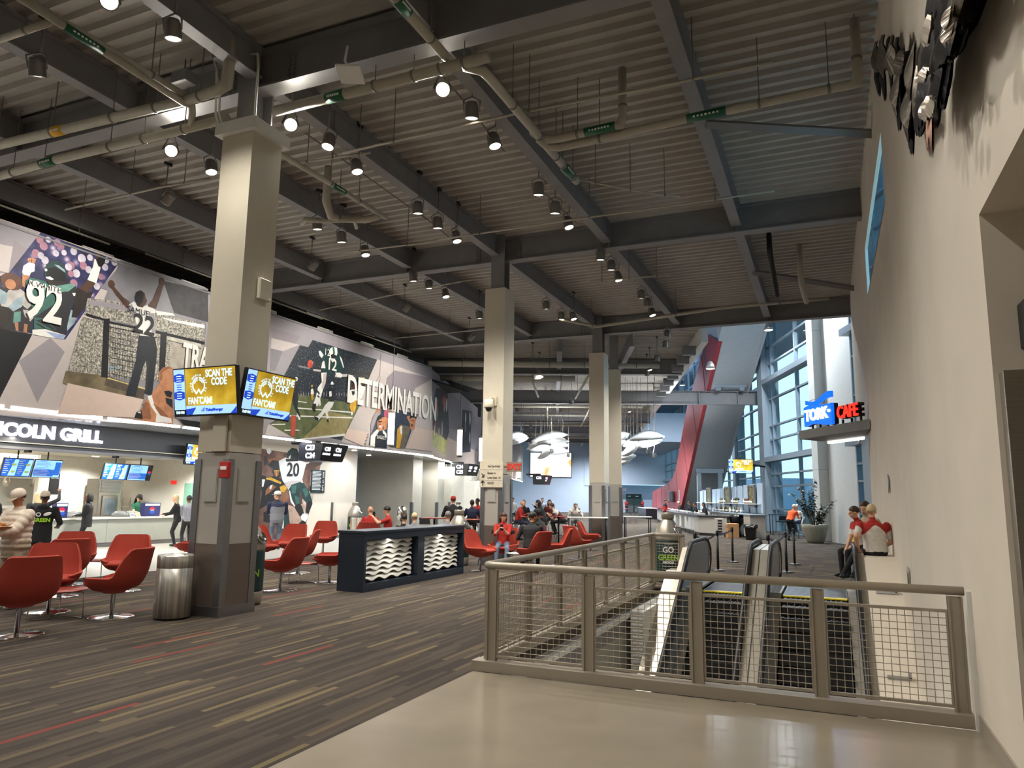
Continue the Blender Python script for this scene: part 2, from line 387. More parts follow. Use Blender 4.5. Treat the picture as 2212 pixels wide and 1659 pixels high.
# ---------------------------------------------------------------- girders and purlins
def ibeam(b, x0, x1, y, z0, z1, w, T=None, tf=.03):
    b.box((x0, y-w/2, z0), (x1, y+w/2, z0+tf), m_steel, T); b.box((x0, y-w/2, z1-tf), (x1, y+w/2, z1), m_steel, T)
    b.box((x0, y-.012, z0+tf), (x1, y+.012, z1-tf), m_steel, T)
RZ = Matrix.Rotation(R(90), 4, 'Z')
gname = ['over the nearest column', 'over the second column', 'over the third column', 'behind the nearest column']
for i, Y in enumerate((8.6, 18.1, 27.9, -1.2)):
    b = MB(); ibeam(b, -17.2, 1.0, Y, 8.3, 8.99, .32)
    for X in (-14.4, -11.25, -5.05, -1.8):
        b.box((X-.012, Y-.15, 8.33), (X+.012, Y+.15, 8.96), m_steel)
    o = tag(b.build('girder'), 'grey steel girder across the hall %s' % gname[i], 'girder')
    for X in ((-8.9, -7.75) if i < 3 else ()):
        k = MB()
        for zz in range(6):
            for dx in (0, .1): k.cbox((X+(dx if X > -8.4 else -dx), Y-.03, 8.42+zz*.08), (.045, .04, .045), m_steel)
        k.build('bolt', parent=o, kind='stuff')
span = ['before the first girder', 'between first and second girders', 'between second and third girders']
cols = ['far left', 'left', 'just left of the columns', 'on the column line', 'just right of the columns', 'nearest the right wall']
for j, (ya, yb) in enumerate(((-1.05, 8.45), (8.75, 17.95), (18.25, 27.75))):
    for i, X in enumerate((-17.5, -14.4, -11.2, -8.3, -5.1, -1.8)):
        b = MB(); ibeam(b, ya, yb, -X, 8.45, 8.99, .24, RZ)
        tag(b.build('roof_beam'), 'grey steel roof beam %s, %s' % (cols[i], span[j]), 'beam')
for i, (v, z0, z1, u0, u1) in enumerate(((46, 7.68, 8.52, -6, 13.2), (38, 8.2, 8.98, -7, 6.6), (58, 7.7, 8.5, -6, 7.5), (70, 7.9, 8.6, -6, 8.2), (82, 7.9, 8.6, -6, 8.8))):
    b = MB(); ibeam(b, u0, u1, v, z0, z1, .4)
    for u in (9.0, 11.4) if i == 0 else (): b.box((u-.02, v-.2, z0), (u+.02, v+.2, z1), m_steel)
    tag(b.build('far_girder', rz=A2), 'deep steel girder across the far hall, %s beyond the third column' % ('second', 'first', 'third', 'fourth', 'last')[i], 'girder')
for i, u in enumerate((-3.2, 0.2, 3.4)):
    b = MB(); ibeam(b, 30.5+(3-i)*1.2, 94, -u, 8.4, 9.0, .24, RZ)
    tag(b.build('roof_beam', rz=A2), 'long grey roof beam of the far hall, %s' % ('along the mural side', 'along the middle', 'behind the third column')[i], 'beam')
b = MB(); b.prism([(6.15, 30.6), (6.45, 30.6), (9.6, 94), (9.3, 94)], 8.35, 9.1, m_white)
edge = tag(b.build('edge_beam', rz=A2), 'pale edge beam where the metal ceiling stops beside the stair', 'beam')
b = MB()
for k in range(9): v = 32+k*2.2; b.box((5.6+.05*(v-31), v, 8.1), (6.15+.05*(v-31), v+.3, 8.5), m_steel)
b.build('bracket', parent=edge, kind='stuff')

# ---------------------------------------------------------------- columns
COLS = [(-8.40, 8.57, 0, .63, .66), (-8.2, 18.0, 0, .60, .66), (-8.2, 27.6, 0, .60, .66), (-8.62, 31.4, R(14), .60, .6)]
colname = ['nearest square column with two screens hung on it', 'second square column with a security camera and a direction board', 'third square column with round tables at its foot', 'fourth square column half hidden behind the third']
COLOBJ = []
for i, (x, y, a, w, d) in enumerate(COLS):
    t = thing('column', 'tall beige-clad ' + colname[i], 'column', (x, y, 0), a); COLOBJ.append(t)
    hw, hd = w/2, d/2; zs = 2.35; top = 7.45
    MB().box((-hw, -hd, zs+.012), (hw, hd, top), m_colp).build('upper_cladding', parent=t)
    b = MB(); b.box((-hw+.004, -hd+.004, 1.02), (hw-.004, hd-.004, zs), m_coll); b.build('middle_cladding', parent=t)
    b = MB(); b.box((-hw-.01, -hd-.01, 0), (hw+.01, hd+.01, 1.02), m_wains); b.build('wainscot', parent=t)
    b = MB(); b.box((-hw-.035, -hd-.035, 0), (hw+.035, hd+.035, .14), m_ssd); b.build('base_plate', parent=t)
    for sx in (-1, 1):
        for sy in (-1, 1):
            g = MB(); x0 = sx*(hw+.018); y0 = sy*(hd+.018)
            g.prism([(x0, y0), (x0-sx*.12, y0), (x0-sx*.12, y0-sy*.012), (x0-sx*.012, y0-sy*.012), (x0-sx*.012, y0-sy*.12), (x0, y0-sy*.12)][::sx*sy], .14, 2.25, m_ssd)
            g.build('corner_guard', parent=t)
    for yy in (-hd-.006, ):
        g = MB(); g.box((-.11, yy-.006, 1.62), (.13, yy+.01, 2.12), m_coll); g.box((-.095, yy-.012, 1.635), (.115, yy, 2.105), m_walld); g.build('speaker_panel', parent=t)
    g = MB(); g.box((hw-.01, -.13, 1.62), (hw+.012, .13, 2.12), m_coll); g.box((hw, -.115, 1.635), (hw+.018, .115, 2.105), m_walld); g.build('speaker_panel', parent=t)
    if i == 0:
        g = MB(); g.box((-hw-.09, -hd-.09, 7.43), (hw+.09, -hd+.02, 7.63), m_white); g.box((hw-.02, -hd+.02, 7.43), (hw+.09, hd+.09, 7.63), m_white)
        g.box((-hw-.09, -hd+.02, 7.43), (-hw+.02, hd-.02, 7.63), m_white); g.box((-hw-.09, hd-.02, 7.43), (hw-.02, hd+.09, 7.63), m_white); g.build('cap', parent=t)
    g = MB()   # steel H section above the cladding
    g.box((-.2, -.19, top-.3), (.2, -.16, 9.0), m_steel); g.box((-.2, .16, top-.3), (.2, .19, 9.0), m_steel); g.box((-.015, -.16, top-.3), (.015, .16, 9.0), m_steel)
    g.build('steel_shaft', parent=t)
# big columns by the windows (u, v frame)
for i, (u, v, w, d, h, m) in enumerate(((12.8, 44.3, 1.0, 1.0, 15.6, m_bluegrey), (12.35, 34.2, .95, .8, 15.6, m_white), (13.6, 55, .8, .8, 15.6, m_bluegrey), (14.1, 66, .8, .8, 15.6, m_bluegrey), (14.3, 82, .8, .8, 15.6, m_bluegrey))):
    b = MB(); b.bev((u-w/2, v-d/2, 0), (u+w/2, v+d/2, h), .02, m)
    for z in (3.2, 6.4, 9.6, 12.8): b.box((u-w/2-.004, v-d/2-.004, z), (u+w/2+.004, v+d/2+.004, z+.015), m_alum)
    tag(b.build('pillar', rz=A2), ['blue-grey window pillar behind the bar', 'pale panelled pillar behind the potted plant', 'blue-grey window pillar beyond the bar screen', 'far window pillar by the red wall', 'last window pillar near the back doors'][i], 'pillar')

# ---------------------------------------------------------------- curtain wall bays
def bay(n, v0, v1, u, trans, verts, zs, um=.10, us=0.0):
    """one glazed bay along v at lateral u; us = slope of u per v"""
    w = MB(); T = F2
    for k in range(len(verts)-1):
        a, c = verts[k], verts[k+1]
    glass = MB(); U = lambda v: u+us*(v-v0)
    allz = sorted(zs+trans)
    for k in range(len(verts)-1):
        for j in range(len(allz)-1):
            a, c = v0+verts[k]*(v1-v0), v0+verts[k+1]*(v1-v0)
            glass.add([(U(a)+.03, a, allz[j]), (U(c)+.03, c, allz[j]), (U(c)+.03, c, allz[j+1]), (U(a)+.03, a, allz[j+1])], [(0,1,2,3)], m_glass, False, T)
    g = struct(glass.build('window_%d' % n))
    for t in verts:
        v = v0+t*(v1-v0); MB().box((U(v)-um, v-.05, 0), (U(v)+.1, v+.05, 15.6), m_alum, T).build('mullion', parent=g)
    for z in zs:
        q = MB(); q.prism([(U(v0)-um*.9, v0), (U(v1)-um*.9, v1), (U(v1)+.1, v1), (U(v0)+.1, v0)][::-1], z-.045, z+.045, m_alum, T); q.build('rail', parent=g)
    for z in trans:
        q = MB(); q.prism([(U(v0)-.45, v0-.2), (U(v1)-.45, v1+.2), (U(v1)+.1, v1+.2), (U(v0)+.1, v0-.2)][::-1], z-.14, z+.14, m_alum, T); q.build('transom', parent=g)
    return g
ZS = [.05, 1.3, 2.6, 3.3, 5.3, 6.1, 7.7, 9.8, 10.8, 12.2, 13.4, 15.3]
bay(2, 34.7, 43.8, 12.75, [4.15, 8.75], [0, .45, .92, 1], ZS)
bay(3, 44.9, 54.6, 13.15, [4.15, 8.75], [0, .15, .55, 1], ZS, us=.04)
bay(4, 55.4, 65.6, 13.6, [4.15, 8.75], [0, .33, .66, 1], ZS, us=.04)
bay(5, 66.5, 81.5, 14.0, [4.15, 8.75], [0, .25, .5, .75, 1], ZS, us=.02)
bay(6, 82.5, 95, 14.3, [4.15, 8.75], [0, .33, .66, 1], ZS)
bay(7, 26.5, 30.4, 12.3, [4.15, 8.75], [0, .3, .62, 1], ZS)
b = MB(); b.box((12.3, 30.4, 0), (12.5, 33.8, 15.6), m_white, F2); struct(b.build('wall_pier'))
# ground and a few buildings outside
b = MB(); b.box((14.8, 20, -.3), (160, 200, -.1), mat('asphalt', '#7b8288', .9), F2); struct(b.build('road'))
mo = mat('distant_building', '#7f93a8', .8, var=.1)
for i, (u, v, w, d, h) in enumerate(((70, 150, 40, 20, 12), (48, 170, 20, 20, 7), (90, 110, 14, 30, 9))):
    b = MB(); b.box((u, v, -.1), (u+w, v+d, h), mo, F2)
    for k in range(6): b.box((u-.2, v+1+k*d/6.5, h*.55), (u, v+1+(k+.6)*d/6.5, h*.8), m_alum, F2)
    tag(b.build('building'), ['long stadium-like building seen outside the windows', 'low building seen outside beyond the bar', 'tall block seen outside past the planter'][i], 'building')

# ---------------------------------------------------------------- track spotlights
ORD = ['first', 'second', 'third', 'fourth', 'fifth', 'sixth', 'seventh', 'eighth', 'ninth', 'tenth', 'eleventh', 'twelfth']
def spotlight(x, y, z, aim, label, hot=False, watts=700, spot=110, ceil=9.02, color=WARM, lit=True):
    t = thing('track_spotlight', label, 'spotlight', (x, y, z))
    d = (Vector(aim)-Vector((x, y, z))).normalized(); q = d.to_track_quat('-Z', 'Y').to_matrix().to_4x4()
    b = MB(); b.lathe([(.02, .29), (.09, .27), (.115, .2), (.12, .02), (.125, 0), (.105, 0), (.10, .03)], 16, m_can, q); b.build('housing', parent=t)
    b = MB(); b.lathe([(.001, .012), (.10, .012), (.10, .03), (.001, .03)], 16, m_lens_hot if hot else m_lens, q); b.build('lens', parent=t)
    b = MB(); b.tube([q @ Vector((-.135, 0, .12)), q @ Vector((-.14, 0, .3)), (0, 0, .40), q @ Vector((.14, 0, .3)), q @ Vector((.135, 0, .12))], .012, 6, m_can); b.build('yoke', parent=t)
    b = MB(); b.tube([(0, 0, .38), (0, 0, ceil-z)], .014, 6, m_rod); b.cbox((0, 0, ceil-z-.03), (.06, .18, .06), m_black); b.build('stem', parent=t)
    if lit: lamp('SPOT', 'spot_lamp', (x+d.x*.03, y+d.y*.03, z+d.z*.03), aim, watts, color, .1, spot, .7)
    return t
rows = [
 ('over the nearest columns side', [(-8.17,9.17),(-8.09,10.07),(-8.19,11.14),(-8.17,13.42),(-8.2,14.38),(-8.18,15.34)]),
 ('beside the beam in mid ceiling', [(-5.22,9.18),(-5.2,10.14),(-5.24,11.18),(-5.29,13.46),(-5.31,14.53),(-5.29,15.45)]),
 ('left of the column line', [(-8.11,6.65),(-10.89,9.11),(-10.9,10.09),(-10.92,13.4),(-10.92,14.35),(-10.93,15.41)]),
 ('at the far left', [(-10.81,6.55),(-8.22,5.74)]),
 ('just past the second girder', [(-5.28,17.97),(-5.25,18.91),(-5.3,19.92),(-10.96,17.89),(-10.91,18.73),(-10.87,19.74),(-11.09,22.62)]),
 ('before the third girder', [(-5.15,22.04),(-5.19,23.04),(-5.29,24.31),(-8.42,22.23),(-8.42,23.73),(-8,23.89)]),
 ('beyond the third column', [(-5.42,27.36),(-5.87,29.22),(-7.66,34.38),(-8.15,35.92),(-6.82,32.13),(-12.57,31.39),(-13.1,33.68),(-18.02,49.25),(-12.82,50.78)]),
]
hot = {(0, 0), (1, 0), (2, 1), (3, 1)}
for k, (where, pts) in enumerate(rows):
    for i, (x, y) in enumerate(pts):
        aim = (x*.9-1.2, y+1.5, 0) if k != 3 else (x-2, y+3, 0)
        if (k, i) in hot: aim = (0.0, 0.5, 1.6)
        elif (k, i) == (0, 1): aim = (-8.0, 8.75, 3.2)
        elif i % 3 == 2: aim = (x+2.2, y-.5, 0)
        spotlight(x, y, 8.0 if k < 6 else 7.9, aim, '%s track spotlight %s, counted from the camera' % (('dazzling ' if (k, i) in hot else 'grey ')+ORD[i], where), (k, i) in hot,
                  watts=(430 if k < 6 else 800), color=WARM if k < 6 else (1, .93, .84))
# unseen lamps added to light the near end, beside and behind the camera
for i, (x, y) in enumerate(((-2.6, 3.4), (-5.6, 3.2), (-10.5, 2.6), (-14.0, 2.4), (-2.4, -3.5), (-7, -4), (-13, -4))):
    spotlight(x, y, 8.0, (x+(.8 if i in (0, 4) else 0), y+1.2, 0), 'added out-of-view spotlight lighting the near floor, %s from the right wall' % ORD[i], watts=430, spot=130)
# washers for the mural
for i, y in enumerate((1, 6, 11, 16, 21, 26)):
    spotlight(-13.2, y, 8.1, (-17, y+.4, 5.2), 'grey wall-washing spotlight facing the mural, %s from the camera' % ORD[i], watts=950, spot=95)
# bend, bar and atrium lamps
for i, (u, v, z) in enumerate(((1, 44, 7.4), (4.5, 52, 7.4), (-2, 60, 7.4), (3, 68, 7.4), (0, 80, 7.4), (5.5, 88, 7.4))):
    p = w2(u, v, z); q = w2(u, v+2, 0)
    spotlight(p.x, p.y, z, q, 'pale spotlight over the far hall, %s from the third column' % ORD[i], watts=6500, spot=150, color=(.88, .94, 1))

# ---------------------------------------------------------------- pendant high-bay lamps added to brighten the atrium; the last copies a real one
for i, (u, v, z) in enumerate(((10.6, 35, 12.5), (10.8, 41, 12.5), (8.2, 57, 12), (11.5, 66, 12), (10, 76, 14.2), (8.3, 39, 8.7), (*[(11.73,11.05)][0][:1], 40, [(11.73,11.05)][0][1]))):
    p = w2(u, v, z); t = thing('fill_bay_lamp', 'bell-shaped high bay lamp added to brighten the window hall, %s from the near end' % ORD[i], 'lamp', tuple(p))
    MB().lathe([(.06, .42), (.12, .38), (.2, .2), (.27, 0), (.25, 0), (.1, .3)], 18, m_can).build('shade', parent=t); MB().lathe([(.001, .02), (.22, .02), (.22, .04), (.001, .04)], 18, m_lens).build('lens', parent=t)
    MB().tube([(0, 0, .4), (0, 0, (15.6 if u > 7 and z > 9 else 9.1)-z)], .02, 6, m_rod).build('stem', parent=t)
    lamp('SPOT', 'atrium_fill_light', (p.x, p.y, p.z-.02), (p.x-.5, p.y, 0), (6500, 6500, 6500, 6500, 6500, 2000, 1500)[i], (.84, .93, 1), .22, 160, .6)

# ---------------------------------------------------------------- light of the strips under the mural edge
for i, (x, y, ln, rz) in enumerate(((-17.05, 6, 10, 0), (-17.05, 16, 10, 0), (-17.05, 25, 9, 0))):
    o = lamp('AREA', 'strip_lamp', (x, y, 3.57), (x, y, 0), 230, (.93, .96, 1), .12, size_y=ln)
for i in range(3):
    c = p0+(p1-p0)*(.12+.22*i); o = lamp('AREA', 'strip_lamp', (c.x, c.y, 3.57), (c.x, c.y, 0), 330, (.9, .95, 1), .12, size_y=10); o.rotation_euler = (0, 0, math.atan2((p1-p0).y, (p1-p0).x)-R(90))
for i, (x, y) in enumerate(((-19.6, 28.6), (-19.4, 33.0), (-20.4, 35.6), (-21.4, 39.6), (-23, 45), (-17.8, 22.5), (-18.2, 25.5))):
    t = thing('down_light', 'round recessed light in the soffit under the mural, %s along the wall' % ORD[i], 'lamp', (x, y, 3.588))
    MB().lathe([(.001, 0), (.1, 0), (.11, .012), (.001, .012)], 14, m_lens).build('lens', parent=t); lamp('SPOT', 'soffit_lamp', (x, y, 3.56), (x+.2, y, 0), 95, (.9, .95, 1), .1, 150, .5)

# ---------------------------------------------------------------- guard rail round the escalator well
def rail_run(t, a, c, n, skip=()):
    """posts at both ends and between, one wire panel per gap; a, c = (x, y)"""
    a, c = Vector((a[0], a[1], 0)), Vector((c[0], c[1], 0)); d = (c-a).normalized(); s = Vector((-d.y, d.x, 0))
    M4 = Matrix(((d.x, s.x, 0, a.x), (d.y, s.y, 0, a.y), (0, 0, 1, 0), (0, 0, 0, 1))); Ln = (c-a).length; g = Ln/n
    for i in range(n+1):
        b = MB(); x = i*g
        b.box((x-.055, -.008, .05), (x+.055, .008, 1.0), m_rail, M4); b.box((x-.055, -.03, .05), (x-.04, .03, 1.0), m_rail, M4); b.box((x+.04, -.03, .05), (x+.055, .03, 1.0), m_rail, M4)
        b.build('post', parent=t)
    for i in range(n):
        x0, x1 = i*g+.065, (i+1)*g-.065; z0, z1 = .14, .88
        b = MB()
        for z in (z0, z1): b.box((x0-.012, -.014, z-.012), (x1+.012, .014, z+.012), m_rail, M4)
        for x in (x0, x1): b.box((x-.008, -.012, z0), (x+.008, .012, z1), m_rail, M4)
        b.build('panel_frame', parent=t)
        b = MB(); k = round((x1-x0)/.06); m = 13
        for j in range(1, k): x = x0+(x1-x0)*j/k; b.tube([M4 @ Vector((x, .003, z0)), M4 @ Vector((x, .003, z1))], .0032, 4, m_rail)
        for j in range(1, m): z = z0+(z1-z0)*j/m; b.tube([M4 @ Vector((x0, -.003, z)), M4 @ Vector((x1, -.003, z))], .0032, 4, m_rail)
        b.build('wire_mesh', parent=t, kind='stuff')
        b = MB(); b.tube([M4 @ Vector((x0-.01, 0, .955)), M4 @ Vector((x1+.01, 0, .955))], .008, 6, m_rail)
rl = thing('guard_rail', 'grey-brown metal guard rail with wire panels round the escalator well', 'railing', (0, 0, 0))
rail_run(rl, (-3.27, 7.12), (.9, 7.12), 4)
rail_run(rl, (-3.34, 7.2), (-3.38, 14.95), 7)
rail_run(rl, (-3.36, 15.1), (-2.78, 15.1), 1)
b = MB(); b.tube([(.97, 7.12, 1.045), (-3.25, 7.12, 1.045), (-3.345, 7.16, 1.045), (-3.36, 7.26, 1.045), (-3.38, 14.95, 1.045), (-3.36, 15.07, 1.045), (-3.28, 15.1, 1.045), (-2.72, 15.1, 1.045)], .036, 12, m_rail)
b.build('handrail', parent=rl)
b = MB(); b.box((-3.45, 7.02, 0), (.97, 7.2, .1), m_rail); b.box((-3.43, 7.2, 0), (-3.3, 15.0, .1), m_rail); b.build('kerb', parent=rl)
# ---------------------------------------------------------------- escalators
SL = math.tan(R(30.5)); YB = 14.55
def zl(y, z): return z if y >= YB else z-(YB-y)*SL
def strip_(b, x0, x1, za, zb, m, y0=5.9, y1=16.6):
    ys = [y0, YB, y1]
    b.loft([[(x0, y, zl(y, za)), (x1, y, zl(y, za)), (x1, y, zl(y, zb)), (x0, y, zl(y, zb))] for y in ys], m, True, False)
def balustrade(t, x, side):
    """handrail over a dark glass panel and metal decks; side = -1 outer deck on the left, +1 right"""
    b = MB(); pts = [(16.42, .16), (16.72, .26), (16.9, .48), (16.88, .72), (16.6, .9), (16.2, .95), (YB+.5, .95), (YB, .93), (YB-.4, .93-.4*SL*.9), (5.9, zl(5.9, .93))]
    b.tube([(x, p, q) for p, q in pts], .042, 8, m_rubber); b.build('handrail', parent=t)
    b = MB(); pl = [(16.4, .1), (16.66, .3), (16.8, .5), (16.78, .68), (16.55, .83), (16.2, .88), (YB+.4, .88), (YB, .86), (5.9, zl(5.9, .86)), (5.9, zl(5.9, .1)), (YB, .1)]
    n = len(pl); b.add([(x-.012, p, q) for p, q in pl]+[(x+.012, p, q) for p, q in pl], [tuple(range(n)), tuple(range(2*n-1, n-1, -1))]+[(i, i+n, (i+1)%n+n, (i+1)%n) for i in range(n)], m_glassd); b.build('glass_panel', parent=t)
    b = MB(); b.tube([(x, p, q) for p, q in [(16.46, .14), (16.7, .3), (16.84, .5), (16.82, .7), (16.58, .86), (16.2, .9), (YB+.4, .9), (YB, .88), (5.9, zl(5.9, .88))]], .018, 6, m_chrome); b.build('handrail_track', parent=t)
    b = MB(); strip_(b, x-.05 if side < 0 else x-.14, x+.14 if side < 0 else x+.05, .02, .1, m_deckmetal); b.build('inner_deck', parent=t)
def escalator(label, x0, x1, left, right, cat='escalator'):
    t = thing('escalator', label, cat, (0, 0, 0))
    b = MB(); b.box((x0, 15.0, 0), (x1, 16.6, .012), m_ssd)
    for k in range(18): b.box((x0+.02, 15.05+k*.085, .012), (x1-.02, 15.075+k*.085, .016), m_ssd)
    b.build('landing_plate', parent=t)
    b = MB(); b.box((x0+.02, 14.88, 0), (x1-.02, 15.0, .022), m_ylw); b.build('comb', parent=t)
    y, z = 14.88, -.02
    for k in range(24):
        dz = min(1, k/3)*.21
        b = MB(); b.box((x0+.03, y-.4, z-dz-.3), (x1-.03, y, z-dz), m_step)
        for j in range(12): xx = x0+.05+j*(x1-x0-.1)/12; b.box((xx, y-.4, z-dz), (xx+.03, y, z-dz+.01), m_step)
        b.box((x0+.03, y-.402, z-dz-.03), (x1-.03, y-.37, z-dz+.004), m_step)
        b.build('step', parent=t); y -= .36; z -= dz
        if z < -5: break
    for x, s in ((left, -1), (right, 1)): balustrade(t, x, s)
    b = MB(); strip_(b, x0-.02, x0, -.25, .06, m_ssd); strip_(b, x1, x1+.02, -.25, .06, m_ssd); b.build('skirt', parent=t)
    return t
e1 = escalator('left escalator, nearest the guard rail, with a yellow comb at the top', -2.36, -1.52, -2.5, -1.4)
b = MB(); strip_(b, -2.98, -2.58, .28, .4, m_deckmetal, 5.9, 15.0); b.build('outer_deck', parent=e1)
b = MB(); strip_(b, -2.96, -2.9, -1.6, .28, m_white, 5.9, 14.6); b.build('side_cladding', parent=e1)
b = MB(); strip_(b, -2.66, -2.55, .2, .84, m_deckmetal, 5.9, 16.5); b.build('outer_moulding', parent=e1)
b = MB(); b.box((-3.2, 12.6, -1.6), (-2.96, 14.85, -.12), m_white); b.box((-3.2, 12.58, -1.6), (-2.98, 12.6, -.14), m_walld); b.box((-2.99, 12.9, -.5), (-2.955, 13.2, -.46), m_ssd)
for k in range(14): b.box((-3.19, 12.565, -1.55+k*.1), (-2.99, 12.58, -1.52+k*.1), m_white)
b.build('service_box', parent=e1)
e2 = escalator('right escalator beside the white wall, with a yellow comb at the top', -.9, .22, -1.04, .36)
b = MB(); strip_(b, -1.36, -1.24, .1, .86, m_deckmetal, 5.9, 16.5); strip_(b, -1.22, -1.08, .1, .86, m_deckmetal, 5.9, 16.5); strip_(b, -1.24, -1.22, .1, .84, m_ssd, 5.9, 16.5); b.build('centre_deck', parent=e2)
b = MB(); strip_(b, .405, .5, .2, .86, m_deckmetal, 5.9, 16.5); b.build('outer_moulding', parent=e2)
# white sloping ledge between the right escalator and the wall
b = MB(); ys = [5.2, 14.35, 14.6, 20.6]
def zt(y): return .82 if y >= 14.6 else (.78 if y >= 14.35 else .78-(14.35-y)*SL)
b.loft([[(.5, y, zt(y)-1.9), (1.0, y, zt(y)-1.9), (1.0, y, zt(y)), (.5, y, zt(y))] for y in ys], m_wall, True, False)
lg = struct(b.build('wall_ledge'))
for y in (13.55, 11.9):
    b = MB(); z = zt(y); b.box((.62, y-.03, z), (.92, y+.03, z+.035), m_ssd); b.box((.89, y-.03, z+.02), (.92, y+.03, z+.1), m_ssd)
    b.build('stop_bracket', parent=lg)
tag(lamp('AREA', 'lower_level_lamp', (-1.0, 3.6, -.5), (-1.0, 14, -3.2), 110, WARM, 3.2, size_y=.5), 'flush lamp under the near floor edge lighting the escalator well', 'lamp')

b = MB(); b.bev((1.03, 5.33, 0), (1.15, 5.45, 2.58), .004, m_ss); tag(b.build('corner_guard'), 'tall brushed steel corner guard at the near right wall end', 'guard')
b = MB(); b.bev((1.16, 5.3, 2.72), (1.4, 5.45, 3.02), .01, m_black); tag(b.build('wall_speaker'), 'black box speaker on the near right recess wall', 'speaker')

# ---------------------------------------------------------------- food counter under the mural
m_tilew = mat('white_wall_tile', '#d9d6cc', .25, var=.03)
m_gceil = mat('grill_ceiling', '#d8d0bc', .7, var=.03)
m_fascia = mat('sign_fascia', '#3a3b40', .4, var=.05)
b = MB(); b.box((-19.12, -10, 2.86), (-19.0, 20.2, 3.6), m_fascia); b.box((-19.6, -10, 2.8), (-19.0, 20.2, 2.86), m_steel)
for y in (-4, -.5, 3, 6.5, 10, 12.6, 15.2, 17.8): b.box((-19.45, y, 2.74), (-19.25, y+.08, 2.8), m_black)
fa = struct(b.build('trim_4'))
text('LINCOLN GRILL', .46, frame((-18.985, 12.72, 3.26), (0, 1, 0), (0, 0, 1)), m_lit, fa, .03, .016, sx=1.06)
b = MB()
for k in range(7):
    for j in range(10):
        b.box((-25.2+k*.9, -10+j*3.02, 2.95), (-25.2+k*.9+.88, -10+j*3.02+3.0, 2.97), m_gceil)
b.box((-26, -10, 2.99), (-19.1, 20.2, 3.05), m_steel); struct(b.build('ceiling'))
b = MB(); b.box((-25.4, -10, 0), (-25.2, 20.2, 3), m_tilew); struct(b.build('wall_grill_back'))
wb = MB()
for r in range(9):
    for c in range(12): wb.box((-25.2, 8+c+(.5 if r % 2 else 0), .95+r*.2), (-25.19, 8.97+c+(.5 if r % 2 else 0), 1.135+r*.2), m_tilew)
wb.build('tile', parent=bpy.data.objects['wall_grill_back'], kind='stuff')
b = MB(); b.box((-26, 20.18, 0), (-18.8, 20.2, 3.6), m_tilew); struct(b.build('wall_grill_side'))
b = MB(); b.box((-26.1, -10, 0), (-26, 60, 3.7), m_wall); struct(b.build('wall_left_outer'))
t = thing('service_counter', 'long grey food counter with a pale top under the glowing sign', 'counter', (0, 0, 0))
b = MB()
y = -8.0
for k in range(9): MB().box((-21.5, y+.006, .14), (-21.42, y+3.1-.006, .88), m_counter).build('front_panel', parent=t); y += 3.1
MB().box((-22.2, -8, .88), (-21.36, 20.1, .93), m_ctop).build('worktop', parent=t)
MB().box((-22.1, -8, 0), (-21.48, 20.1, .14), m_steel).build('plinth', parent=t)
MB().box((-22.15, -8, .14), (-21.5, 20.1, .87), m_walld).build('body', parent=t)
t = thing('back_counter', 'stainless kitchen counter along the tiled back wall', 'counter', (0, 0, 0))
MB().box((-25.15, -4, .1), (-24.4, 17.6, .88), m_ss).build('body', parent=t); MB().box((-25.17, -4, .88), (-24.36, 17.6, .92), m_ss).build('worktop', parent=t); MB().box((-25.1, -4, 0), (-24.5, 17.6, .1), m_black).build('plinth', parent=t)
# pass-through to the kitchen
t = thing('kitchen_hatch', 'lit kitchen hatch with hanging heat lamps behind the counter', 'hatch', (-25.18, 14.2, 1.35))
b = MB(); b.box((0, -3, -.1), (.03, 3.05, .8), m_walld); b.build('opening', parent=t)
b = MB()
for y0, y1, z0, z1 in ((-3.1, 3.15, .8, .9), (-3.1, 3.15, -.2, -.1), (3.05, 3.15, -.1, .8), (.6, .68, -.1, .8)): b.box((0, y0, z0), (.06, y1, z1), m_white)
b.build('frame', parent=t)
for i, y in enumerate((15.55, 16.5)):
    t = thing('heat_lamp', 'bell-shaped steel heat lamp over the kitchen hatch, %s' % ('near the menu boards', 'by the dark poster')[i], 'lamp', (-24.7, y, 1.9))
    b = MB(); b.lathe([(.02, .3), (.07, .26), (.12, .12), (.13, -.02), (.115, -.02)], 14, m_silver); b.build('shade', parent=t)
    MB().tube([(0, 0, .28), (0, 0, 1.04)], .008, 6, m_black).build('cord', parent=t)
